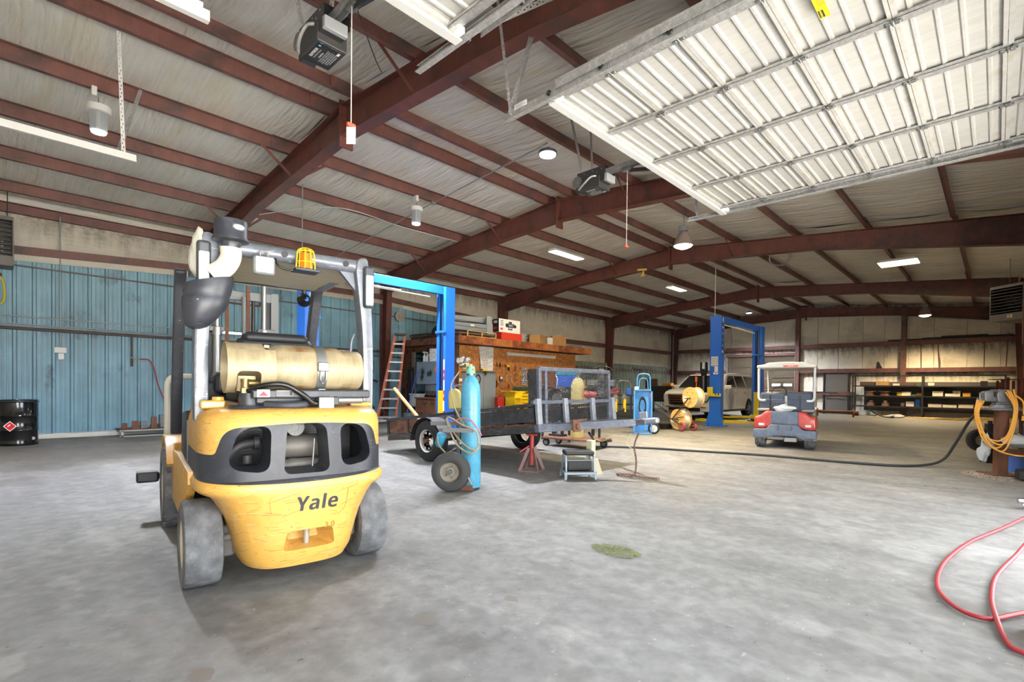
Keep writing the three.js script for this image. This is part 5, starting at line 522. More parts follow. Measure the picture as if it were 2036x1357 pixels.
{ const o = thing('white_tub', 'pale grey storage tub stacked above the bucket', 'tub', [-13.75, .55, RZ + .3]); part(o, 'tub', bx(.42, .4, .3, 0, .2, 0, .02), mat(0xa9acab, .5)); part(o, 'rim', bx(.46, .03, .34, 0, .4, 0, .01), mat(0xb9bcbb, .5)); single('tub_stand', [bx(.44, .03, .32, 0, .535, 0), ...[-1, 1].flatMap((a) => [-1, 1].map((b) => bx(.03, .53, .03, a * .2, .265, b * .14)))], mDark, 'thin black stand holding the pale storage tub', 'stand', undefined, [-13.75, 0, RZ + .3]); }
{ const o = thing('black_jacket', 'black work jacket hanging in the shop room doorway', 'jacket', [-14.2, .35, RZ + .24]); const g = new THREE.CylinderGeometry(.12, .2, 1.4, 18, 14).translate(0, .75, 0), p = g.attributes.position; for (let i = 0; i < p.count; i++) { const a = Math.atan2(p.getZ(i), p.getX(i)), k = 1 + .16 * Math.sin(a * 5 + p.getY(i) * 3); p.setX(i, p.getX(i) * k); p.setZ(i, p.getZ(i) * k * .5); } g.computeVertexNormals(); part(o, 'coat_body', g, mat(0x15161c, .9)); part(o, 'sleeve', tube([[.1, 1.35, .05], [.2, 1.0, .08], [.2, .5, .08]], .06, 20, 10), mat(0x191a22, .9)); part(o, 'collar', new THREE.TorusGeometry(.08, .03, 8, 18).rotateX(Math.PI / 2).scale(1.3, 1, .6).translate(0, 1.46, 0), mat(0x1c1d24, .9)); }

// ---------- utility trailer ----------
const mTrailer = mat(0xffffff, .5, 0, { map: rep(paintTex(34, 36, 42, 17, 120, 512), .8) }), mAlu = mat(0xffffff, .45, .3, { map: rep(paintTex(150, 156, 168, 23, 60, 512), .8) });
{ const o = thing('utility_trailer', 'black utility trailer with mesh front rack propped on a jack stand', 'trailer', [-6.74, .34, -6.12]); o.rotation.z = .11;
  const X0 = -1.6, X1 = 2.14, ZA = .92, ZB = -.93, YF = .03, YD = .14, YR = .42;
  part(o, 'bed_frame', [bx(X1 - X0, .1, .06, (X0 + X1) / 2, YF + .05, ZA), bx(X1 - X0, .1, .06, (X0 + X1) / 2, YF + .05, ZB), bx(.06, .1, ZA - ZB, X0, YF + .05, 0), bx(.06, .1, ZA - ZB, X1, YF + .05, 0), ...[-.9, -.2, .5, 1.2].map((x) => bx(.05, .08, ZA - ZB, x, YF + .04, 0))], mTrailer);
  for (let i = 0; i < 9; i++) part(o, 'deck_plank', bx(X1 - X0 - .04, .035, .19, (X0 + X1) / 2, YD, ZB + .12 + i * .2015), mOldWood);
  for (const z of [ZA, ZB]) { part(o, 'top_rail', bx(X1 - X0, .05, .05, (X0 + X1) / 2, YR, z, .004), mTrailer); for (const x of [X0, -.95, .75, 1.45]) part(o, 'stake', bx(.06, YR - YD, .04, x, (YR + YD) / 2, z), mTrailer); part(o, 'side_panel', bx(1.45, .2, .012, 1.4, .28, z), mTrailer); part(o, 'side_panel', bx(.9, .2, .012, -1.1, .28, z), mOldWood); }
  part(o, 'rear_rail', [bx(.05, .05, ZA - ZB, X0, YR, 0)], mTrailer);
  for (const s of [1, -1]) { const z = s > 0 ? 1.13 : -1.14; const w = part(o, 'wheel', lathe([[.19, -.09], [.2, -.1], [.3, -.105], [.33, -.09], [.338, -.06], [.338, .06], [.33, .09], [.3, .105], [.2, .1], [.19, .09]], 48, 'z'), mRubber); at(w, 0, 0, z); const gr = []; for (const k of [-.045, -.015, .015, .045]) gr.push(new THREE.TorusGeometry(.338, .004, 5, 48).translate(0, 0, k)); part(w, 'tread_rib', gr, mRubber).userData.kind = 'stuff'; const sh = new THREE.Shape(); sh.absarc(0, 0, .188, 0, 6.2832); for (let i = 0; i < 8; i++) { const a = i / 8 * 6.283 + .2, h = new THREE.Path(), P = (r, t) => [Math.cos(a + t) * r, Math.sin(a + t) * r]; h.moveTo(...P(.145, -.14)); h.lineTo(...P(.145, .14)); h.lineTo(...P(.11, 0)); sh.holes.push(h); } part(w, 'rim', [ext(sh, .02).translate(0, 0, s * .078), lathe([[.188, .1 * s], [.17, .08 * s], [.17, .04 * s]], 40, 'z')], mWhitePaint); part(w, 'hub', [cyl(.026, .032, .07, 0, 0, s * .1, 'z', 16), ...Array.from({ length: 5 }, (_, i) => cyl(.01, .01, .04, .06, 0, s * .088, 'z', 6).rotateZ(i * 1.2566))], mRust);
    const f = []; for (let i = 0; i < 14; i++) { const a0 = .1 + i / 14 * 2.94, a1 = .1 + (i + 1) / 14 * 2.94; f.push(bar([Math.cos(a0) * .42, Math.sin(a0) * .4 - .02, z], [Math.cos(a1) * .42, Math.sin(a1) * .4 - .02, z], .26, .006)); } part(o, 'fender', f, mTrailer); }
  part(o, 'axle', [cyl(.03, .03, 2.1, 0, 0, 0, 'z', 12), bx(.7, .05, .05, 0, .06, .8), bx(.7, .05, .05, 0, .06, -.8)], mDark);
  const XF = X1 + .02, mMesh = mat(0x34373c, .5, .3), mRack = mat(0xffffff, .45, .1, { map: rep(paintTex(84, 90, 106, 29, 150, 512), .6) }); for (const z of [ZA, .32, -.36, ZB]) part(o, 'front_upright', bx(.05, .42, .09, XF + .05, YF + .26, z, .006), mAlu, 'bare metal upright'); part(o, 'front_rail', [bx(.06, .05, ZA - ZB + .2, XF + .03, YR + .03, 0, .005), bx(.08, .11, ZA - ZB + .1, XF + .04, YF + .06, 0, .005)], mRack);
  const rk = part(o, 'front_rack', [bx(.05, .06, 1.74, XF + .02, .92, 0, .006), bx(.05, .82, .06, XF + .02, .52, .86, .006), bx(.05, .82, .06, XF + .02, .52, -.86, .006), bx(.05, .05, 1.74, XF + .02, .13, 0, .006), bx(.03, .8, .05, XF + .02, .52, .72, .004)], mRack, 'scuffed dark steel tube rack'); part(rk, 'side_plate', bx(.15, .84, .02, XF - .08, .5, .885).translate(-XF, -.42, 0), mTrailer, 'black side plate');
  const mesh = (z0, z1, y0, y1, x) => { const out = [], st = .05, sl = .5; for (let c = -1; c <= 1; c += 2) for (let k = z0 - (y1 - y0) / sl; k < z1 + (y1 - y0) / sl; k += st) { let a = [k, y0], b = [k + c * (y1 - y0) / sl, y1]; const cut = (p, q) => { const r = [...p]; for (const lim of [z0, z1]) if ((p[0] - lim) * (q[0] - lim) < 0 && ((lim === z0 && p[0] < lim) || (lim === z1 && p[0] > lim))) { const t = (lim - q[0]) / (p[0] - q[0]); return [lim, q[1] + (p[1] - q[1]) * t]; } return r; }; const inside = (p) => p[0] >= z0 - 1e-6 && p[0] <= z1 + 1e-6; const A = cut(a, b), B = cut(b, a); if (!inside(A) || !inside(B) || Math.abs(A[1] - B[1]) < .004) continue; out.push(bar([x, A[1], A[0]], [x, B[1], B[0]], .004, .006, [1, 0, 0])); } return out; };
  part(rk, 'expanded_metal', mesh(-.84, .84, .46, .9, XF + .02), mMesh, 'expanded metal mesh').userData.kind = 'stuff'; part(o, 'expanded_metal', [...mesh(-.88, .88, YF + .12, YR, XF), ...mesh(ZA - .02, ZA, .1, .11, XF)], mMesh, 'expanded metal mesh').userData.kind = 'stuff';
  rk.geometry.translate(-XF, -.42, 0); rk.position.set(XF, .42, 0); rk.rotation.z = -.075; rk.children[1].geometry.translate(-XF, -.42, 0);
  part(o, 'tongue', [bar([X1 - .3, YF + .05, ZA], [X1 + 1.05, YF + .05, .05], .06, .1), bar([X1 - .3, YF + .05, ZB], [X1 + 1.05, YF + .05, -.05], .06, .1), bx(.5, .08, .12, X1 + .95, YF + .05, 0, .01)], mRack); part(o, 'coupler', [bx(.24, .08, .1, X1 + 1.25, YF + .06, 0, .03), bx(.12, .1, .03, X1 + 1.15, YF + .14, 0, .01)], mAlu); part(o, 'jack_mount', [bx(.02, .17, .17, X1 + .4, YF + .06, .52), cyl(.04, .04, .03, X1 + .42, YF + .05, .52, 'x', 16)], mRust);
}
{ const o = thing('trailer_jack_foot', 'worn white and yellow steel block holding up the trailer tongue', 'support block', [-4.25, 0, -5.98]); part(o, 'post', bx(.1, .3, .1, 0, .33, 0, .01), mat(0xcfc7a6, .7)); part(o, 'foot', ext([[-.16, 0], [.16, 0], [.07, .22], [-.07, .22]], .16, .01), mat(0xb8ae98, .7)); }
{ const o = thing('jack_stand', 'red jack stand holding the front corner of the trailer', 'jack stand', [-4.97, 0, -5.5], .4); for (const [a, b] of [[-1, -1], [-1, 1], [1, -1], [1, 1]]) part(o, 'leg', bar([a * .14, .01, b * .14], [a * .035, .34, b * .035], .05, .012, [b, 0, -a]), mat(0x7d605c, .6)); part(o, 'base_bar', [bx(.3, .02, .02, 0, .012, .145), bx(.3, .02, .02, 0, .012, -.145), bx(.02, .02, .3, .145, .012, 0), bx(.02, .02, .3, -.145, .012, 0)], mat(0x7d605c, .6)); part(o, 'ratchet_post', [cyl(.03, .03, .44, 0, .31, 0, 'y', 16), bx(.16, .03, .06, 0, .535, 0, .01)], mat(0xa83a35, .5)); part(o, 'lever', rod([-.03, .37, .03], [-.16, .28, .08], .01), mat(0xc9505a, .5)); }
{ const o = thing('creeper_seat', 'rolling mechanic seat with black pad and grey tube frame', 'creeper seat', [-4.12, 0, -5.5], .86); const m = mat(0x87929a, .4, .3); part(o, 'pad', bx(.4, .06, .26, 0, .36, 0, .025, 3), mat(0x1b1b1d, .5)); for (const s of [-1, 1]) part(o, 'side_frame', [poly([[s * .19, .1, -.14], [s * .19, .32, -.11], [s * .19, .32, .11], [s * .19, .1, .14]], .016, 10, .04), bx(.03, .03, .34, s * .2, .1, 0)], m); part(o, 'lower_frame', [bx(.44, .03, .03, 0, .1, .17), bx(.44, .03, .03, 0, .1, -.17), rod([-.18, .27, .13], [.18, .27, .13], .008)], m); part(o, 'tool_tray', bx(.36, .012, .3, 0, .12, 0), mBlack); part(o, 'drawer', [bx(.32, .15, .02, 0, .21, .12, .006), bx(.32, .012, .22, 0, .15, .02)], mBlack); for (const a of [-1, 1]) for (const b of [-1, 1]) { const c = part(o, 'caster', [cyl(.03, .03, .02, a * .2, .03, b * .17, 'x', 16), bx(.035, .04, .03, a * .2, .07, b * .17)], m); part(c, 'wheel_disc', cyl(.018, .018, .024, a * .2, .03, b * .17, 'x', 12), mWhite); } }
single('tow_chain', chain([[-3.55, .62, -6.1], [-3.62, .45, -6.12], [-3.6, .2, -6.14], [-3.62, .03, -6.1], [-3.75, .022, -6.05], [-3.9, .02, -6.12], [-3.75, .02, -6.2], [-3.5, .02, -6.15], [-3.3, .018, -6.22]], .04, .0055), mRust, 'rusty safety chain hanging from the trailer coupler to the floor', 'chain').userData.kind = 'thing';
single('trailer_wiring', [tube([[-3.75, .6, -6.25], [-3.8, .45, -6.2], [-3.7, .33, -6.3], [-3.82, .2, -6.25]], .005, 30, 5), tube([[-3.9, .6, -6.0], [-4.05, .48, -6.0], [-4.3, .5, -6.1]], .005, 20, 5)], mat(0xb9b27c, .6), 'loose yellowish trailer wires dangling under the tongue', 'wire');

// ---------- gas cylinder cart ----------
const mCyl = mat(0xffffff, .38, 0, { map: rep(paintTex(72, 152, 186, 41, 14, 512), 1.1), clearcoat: .15 });
{ const o = thing('gas_cylinder_cart', 'two-wheeled cylinder cart with big rubber tyres', 'hand cart', [-4.74, 0, -3.96], .62); part(o, 'base_plate', [bx(.34, .012, .34, 0.02, .012, .02), bx(.34, .06, .012, .02, .04, .19)], mRust); part(o, 'upright', [bx(.03, .9, .05, -.08, .5, -.15), bx(.03, .9, .05, .12, .5, -.15), bx(.4, .05, .05, -.2, .78, -.05), bx(.36, .05, .05, .0, .72, .168)], mGrey); const ax = -.06; part(o, 'axle', cyl(.02, .02, .62, ax, .235, -.06, 'z', 12), mGrey);
  for (const s of [1, -1]) { const w = part(o, 'wheel', lathe([[.1, -.05], [.11, -.06], [.15, -.065], [.19, -.05], [.203, -.015], [.203, .015], [.19, .05], [.15, .065], [.11, .06], [.1, .05]], 44, 'z'), mat(0x3d3d3e, .75)); at(w, ax, .235, s > 0 ? .24 : -.3).scale.set(1.16, 1.16, 1.1); part(w, 'rim', [lathe([[.1, .05], [.09, .02], [.05, .015], [.045, .03], [0, .03]], 32, 'z'), lathe([[.1, -.05], [.09, -.02], [.05, -.015], [.0, -.03]], 32, 'z')], mat(0x8c8578, .6)); part(w, 'hub', [cyl(.026, .03, .08, 0, 0, .03, 'z', 16), ...Array.from({ length: 5 }, (_, i) => cyl(.008, .008, .02, .06, 0, .025, 'z', 6).rotateZ(i * 1.2566))], mSteel); }
  part(o, 'handle', poly([[-.08, .9, -.15], [-.16, 1.25, -.2], [.18, 1.25, -.2], [.12, .9, -.15]], .014, 8, .05), mGrey); part(o, 'chain_strap', chain([[-.1, .82, .05], [.0, .82, .13], [.12, .8, .13], [.2, .78, .02]], .03, .004), mSteel).userData.kind = 'stuff'; }
function gasBottle(name, label, pos, H, R, m, tilt = 0) { const o = thing(name, label, 'gas cylinder', pos); o.rotation.z = tilt; part(o, 'bottle', lathe([[0, .0], [R * .9, 0], [R, .02], [R, H * .84], [R * .93, H * .9], [R * .7, H * .96], [R * .3, H], [0, H]], 40), m); part(o, 'neck_ring', cyl(R * .32, R * .36, .05, 0, H + .02, 0, 'y', 18), mSteel); part(o, 'valve', [cyl(.018, .018, .08, 0, H + .07, 0, 'y', 12), cyl(.03, .03, .02, 0, H + .12, 0, 'y', 8), bx(.06, .03, .03, .03, H + .06, 0)], mat(0x9b8a4f, .4, .7)); return o; }
{ const o = gasBottle('oxygen_cylinder', 'tall light blue oxygen cylinder standing on the two-wheeled cart', [-4.62, .02, -4.02], 1.36, .118, mCyl, .02); part(o, 'green_cap', cyl(.05, .06, .09, 0, 1.42, 0, 'y', 18), mat(0x6fb39a, .4)); part(o, 'regulator', [cyl(.022, .022, .16, -.05, 1.47, .05, 'x', 12), cyl(.026, .026, .06, .02, 1.47, .08, 'z', 12)], mat(0x8f8a66, .35, .7)); for (const [x, z, r] of [[-.13, .07, .038], [-.02, .11, .038], [.07, .1, .026]]) { const g = part(o, 'gauge', cyl(r, r, .03, x, 1.54, z, 'z', 22), mChrome); part(g, 'dial', cyl(r * .86, r * .86, .004, x, 1.54, z + .016, 'z', 22), mat(0xf6f4ec, .4)); } part(o, 'paper_tag', bx(.05, .035, .003, -.06, 1.3, .11), mWhite); }
single('acetylene_hose', [tube([[-4.78, 1.42, -3.95], [-4.82, 1.25, -3.86], [-4.76, 1.0, -3.86], [-4.62, .8, -3.88], [-4.55, .75, -3.88]], .009, 50, 6), tube([[-4.86, .84, -3.82], [-4.7, .66, -3.83], [-4.52, .53, -3.86], [-4.42, .5, -3.94], [-4.44, .7, -3.94], [-4.6, .78, -3.86], [-4.84, .86, -3.82], [-4.74, .64, -3.815], [-4.58, .5, -3.83], [-4.44, .46, -3.88], [-4.4, .56, -3.96]], .011, 110, 6), tube([[-4.98, .62, -3.78], [-4.92, .52, -3.76], [-4.76, .42, -3.76], [-4.5, .22, -3.82], [-4.4, .1, -3.84]], .01, 60, 6)], mat(0x9a8d72, .6), 'green and red twin welding hose looped around the blue cylinder', 'hose');
single('red_welding_hose', tube([[-4.78, .8, -3.85], [-4.62, .86, -3.86], [-4.5, .84, -3.9], [-4.42, .72, -3.96], [-4.4, .66, -3.98]], .009, 40, 6), mat(0xb9707a, .6), 'pinkish red welding hose curling across the blue cylinder', 'hose');
single('blue_cup', lathe([[0, -.11], [.03, -.105], [.055, -.07], [.062, .06], [.055, .07], [0, .07]], 24).rotateZ(-.45), mat(0x3f9dc4, .4), 'small blue plastic cup hooked on the cylinder cart', 'cup', undefined, [-5.02, .58, -3.86]);
single('cream_canister', lathe([[0, -.13], [.07, -.13], [.085, -.12], [.085, .06], [.06, .11], [.02, .13], [0, .13]], 26).rotateZ(.12), mat(0xcbbd78, .5), 'cream coloured small canister hung at the side of the blue cylinder', 'canister', undefined, [-4.98, 1.08, -4.05]);

// ---------- welding cart and things behind the trailer ----------
{ const o = thing('welding_cart', 'low steel welding cart on casters behind the trailer', 'cart', [-6.35, 0, -8.35], .1); part(o, 'platform', bx(1.25, .04, .6, 0, .18, 0, .01), mRust); part(o, 'post', [bx(.05, 1.0, .05, .32, .74, -.2), bx(.05, 1.0, .05, -.6, .74, -.2), bx(.95, .05, .05, -.14, 1.2, -.2)], mDark); for (const [a, b] of [[-.55, .24], [.55, .24], [-.55, -.24], [.55, -.24]]) { const c = part(o, 'caster', [new THREE.TorusGeometry(.065, .022, 8, 24).translate(a, .087, b), bx(.05, .09, .06, a, .16, b)], mRubber); part(c, 'wheel_disc', cyl(.05, .05, .03, a, .087, b, 'z', 18), mSteel); } }
gasBottle('tan_cylinder', 'cream gas cylinder chained on the welding cart behind the mesh rack', [-6.25, .202, -8.3], 1.24, .135, mat(0xd3c07c, .5));
{ const o = thing('hose_reel', 'black hose reel on the welding cart behind the mesh rack', 'hose reel', [-6.76, .202, -8.3]); part(o, 'coil', [0, 1, 2, 3].map((i) => new THREE.TorusGeometry(.22 - (i % 2) * .02, .03, 8, 28).translate(0, .8, -.07 + i * .045)), mBlack); part(o, 'hub', cyl(.1, .1, .18, 0, .8, 0, 'z', 20), mSteel); part(o, 'stand', [bx(.05, .7, .05, -.12, .35, 0), bx(.05, .7, .05, .12, .35, 0), bx(.34, .04, .2, 0, .02, 0)], mDark); part(o, 'white_lead', tube([[0, 1.02, .06], [.02, 1.2, .06], [-.03, 1.3, .06]], .008), mWhite); }
{ const o = thing('extinguisher_bottle', 'small red extinguisher bottle strapped on the welding cart', 'bottle', [-5.93, 1.09, -8.3]); part(o, 'body', lathe([[0, -.13], [.06, -.12], [.07, -.05], [.07, .1], [.04, .14], [0, .15]], 20, 'x'), mat(0xb04a45, .5)); part(o, 'cap', cyl(.02, .02, .05, .17, 0, 0, 'x', 10), mDark); }
{ const o = thing('blue_tool_box', 'blue plastic box set on the bench post behind the mesh rack', 'tool box', [-7.2, 1.24, -9.2]); part(o, 'body', bx(.5, .26, .3, 0, .13, 0, .02), mat(0x2b56b0, .45)); part(o, 'lid', bx(.52, .1, .32, 0, .31, 0, .03), mat(0x2e8fae, .45)); }
{ const o = thing('low_table', 'low steel table behind the trailer carrying a blue box', 'table', [-7.4, 0, -9.2]); part(o, 'top', bx(.9, .04, .5, 0, 1.22, 0, .005), mDark); for (const [a, b] of [[-.4, -.2], [.4, -.2], [-.4, .2], [.4, .2]]) part(o, 'leg', bx(.04, 1.2, .04, a, .6, b), mDark); part(o, 'lower_shelf', bx(.85, .03, .45, 0, .4, 0), mDark); }
single('light_blue_bucket', lathe([[0, 0], [.15, 0], [.17, .32], [.16, .32], [.14, .02], [0, .02]], 24), mat(0x5fa6c9, .5), 'light blue bucket on the shelf of the low steel table', 'bucket', undefined, [-7.35, .416, -9.15]);
{ const o = thing('drum_fan', 'large round shop fan with a black wire guard behind the mesh rack', 'fan', [-6.6, 0, -9.65], .9); const R = .38; part(o, 'guard', [...[.38, .28, .18, .1].map((r) => new THREE.TorusGeometry(r, .006, 6, 40).translate(0, 1.35, .1)), ...Array.from({ length: 20 }, (_, i) => rod([0, 1.35, .1], [Math.cos(i * .314) * R, 1.35 + Math.sin(i * .314) * R, .1], .003, 5))], mBlack, 'wire guard').userData.kind = 'stuff'; for (let i = 0; i < 4; i++) part(o, 'blade', bx(.3, .14, .01, .17, 0, 0).rotateX(.4).rotateZ(i * 1.571).translate(0, 1.35, .02), mGrey); part(o, 'motor', cyl(.09, .09, .18, 0, 1.35, -.06, 'z', 20), mDark); part(o, 'pole', cyl(.03, .03, 1.2, 0, .66, -.08), mDark); part(o, 'base', cyl(.28, .3, .05, 0, .025, -.08, 'y', 30), mDark); }

// ---------- golf cart ----------
{ const o = thing('golf_cart', 'red golf cart with a white roof and dusty blue-grey bumper', 'golf cart', [-3.22, 0, -11.45], .2), mR = mat(0xffffff, .35, 0, { map: rep(paintTex(196, 62, 58, 61, 10, 512), .9), clearcoat: .3 }), mB = mat(0xffffff, .7, 0, { map: rep(paintTex(96, 108, 128, 63, 20, 512), .8) }), mSeat = mat(0x4a5568, .6), mRoof = mat(0xe9e6dc, .45), mTan = mat(0x9d978b, .6); o.scale.x = .93;
  part(o, 'rear_body', [ext(rounded([[-.28, .42, .04], [-.28, .78, .06], [.28, .78, .06], [.28, .42, .04]]), .1, .02).translate(0, 0, -.06), bx(.5, .1, .8, 0, .7, -.45, .04)], mB);
  for (const s of [-1, 1]) { part(o, 'quarter_panel', [ext(rounded([[s * .24, .44, .02], [s * .24, .78, .06], [s * .4, .78, .08], [s * .5, .68, .1], [s * .62, .66, .08], [s * .64, .42, .06], [s * .5, .38, .05]]), .9, .05, [], 3).translate(0, 0, -.48)], mR); part(o, 'tail_light', bx(.12, .05, .02, s * .47, .49, -.015, .01), mat(0xe9e3da, .3)); part(o, 'fender_top', bx(.26, .05, .7, s * .45, .8, -.5, .02), mTan); }
  part(o, 'bumper', [ext(rounded([[-.64, .22, .04], [-.64, .4, .05], [-.36, .4, .05], [-.3, .5, .06], [.3, .5, .06], [.36, .4, .05], [.64, .4, .05], [.64, .22, .04], [.3, .22, .05], [.24, .26, .03], [-.24, .26, .03], [-.3, .22, .05]]), .14, .03).translate(0, 0, .0), ...[-.13, .13].map((x) => bx(.04, .12, .04, x, .45, .07, .01))], mB);
  part(o, 'license_panel', ext(rounded([[-.26, .52, .02], [-.24, .77, .02], [.24, .77, .02], [.26, .52, .02]]), .02, .004).translate(0, 0, .005), mB); part(o, 'exhaust', [cyl(.035, .035, .4, -.15, .2, -.1, 'x', 12), bx(.26, .1, .2, .12, .19, -.12, .02), rod([-.4, .24, -.05], [.3, .22, -.05], .012)], mat(0xa9a7a2, .5, .4));
  for (const [x, z] of [[-.5, -.2], [.5, -.2], [-.48, -1.9], [.48, -1.9]]) { const w = part(o, 'wheel', lathe([[.1, -.1], [.2, -.105], [.225, -.07], [.228, .07], [.2, .105], [.1, .1]], 32, 'x'), mDustRubber); at(w, x, .228, z); part(w, 'hub_cap', [cyl(.1, .1, .19, 0, 0, 0, 'x', 20)], mSteel); const t = []; for (const k of [-.06, -.03, 0, .03, .06]) t.push(new THREE.TorusGeometry(.226, .006, 5, 30).rotateY(Math.PI / 2).translate(k, 0, 0)); part(w, 'tread_rib', t, mDustRubber).userData.kind = 'stuff'; part(o, 'mud_guard', bx(.28, .12, .01, x, .26, z + .22), mTan); }
  part(o, 'chassis', bx(1.0, .12, 2.2, 0, .3, -1.15, .02), mDark); part(o, 'floor_mat', bx(1.1, .03, .6, 0, .38, -1.35), mDark); part(o, 'front_cowl', [ext(rounded([[-.6, .35, .05], [-.55, .8, .1], [.55, .8, .1], [.6, .35, .05]]), .6, .06).translate(0, 0, -1.95), bx(1.16, .28, .12, 0, .98, -1.62, .04)], mTan); part(o, 'dash', bx(1.14, .16, .1, 0, 1.1, -1.56, .03), mTan);
  part(o, 'seat_base', bx(1.12, .16, .5, 0, .8, -.72, .05, 3), mSeat); for (const s of [-1, 1]) part(o, 'seat_back', bx(.54, .3, .12, s * .28, 1.02, -.46, .05, 3), mSeat); part(o, 'seat_panel', bx(1.12, .26, .04, 0, .9, -.38, .02), mSeat); part(o, 'seat_divider', bx(.06, .3, .06, 0, .96, -.34, .02), mat(0xb9b8b4, .5));
  for (const s of [-1, 1]) { part(o, 'roof_strut', poly([[s * .42, 1.0, -.3], [s * .57, 1.0, -.28], [s * .57, 1.72, -.24]], .026, 12, .1), mWhite); part(o, 'front_strut', rod([s * .5, .98, -1.62], [s * .52, 1.72, -1.5], .018), mWhite); part(o, 'bag_strap_post', [bx(.035, .34, .03, s * .3, .95, -.1), cyl(.014, .014, .04, s * .3, 1.05, -.08, 'z', 10)], mDark); }
  part(o, 'roof', [ext(rounded([[-.6, 1.7, .02], [-.6, 1.755, .03], [-.42, 1.78, .06], [-.36, 1.815, .05], [0, 1.83, .2], [.36, 1.815, .05], [.42, 1.78, .06], [.6, 1.755, .03], [.6, 1.7, .02]]), 1.6, .025, [], 3).translate(0, 0, -.9)], mRoof); decal(o, 'roof_sticker', .3, .04, (c, w, h) => { c.fillStyle = '#e06a58'; c.fillRect(0, 0, w, h); c.fillStyle = '#f3c9bf'; c.fillRect(w * .3, h * .3, w * .4, h * .35); }, [.1, 1.735, -.096], 0, 0, 300); part(o, 'steering_wheel', new THREE.TorusGeometry(.17, .014, 8, 28).rotateX(-.5).translate(-.24, 1.16, -1.35), mBlack); part(o, 'steering_column', rod([-.24, 1.14, -1.37], [-.24, .8, -1.65], .02), mBlack);
  const wire = []; for (let i = 0; i <= 12; i++) wire.push(rod([-.27 + i * .045, .82, -.14], [-.27 + i * .045, .97, -.14], .003, 5)); for (const y of [.82, .9, .97]) wire.push(rod([-.27, y, -.14], [.27, y, -.14], .004, 5)); part(o, 'wire_basket', wire, mGrey, 'wire sweater basket').userData.kind = 'stuff'; const rg = new THREE.IcosahedronGeometry(.14, 3), rp = rg.attributes.position; for (let i = 0; i < rp.count; i++) { const v = V(rp.getX(i), rp.getY(i), rp.getZ(i)), k = 1 + (fbm(v.x * 20 + 30, v.y * 20 + v.z * 20 + 30, 0, 0, 291, 2) - .5) * .8; rp.setXYZ(i, v.x * k * 1.5, v.y * k * .5 + .84, v.z * k * .6 - .12); } part(o, 'rag', toCreasedNormals(rg, 1), mWhite, 'crumpled white rags'); }

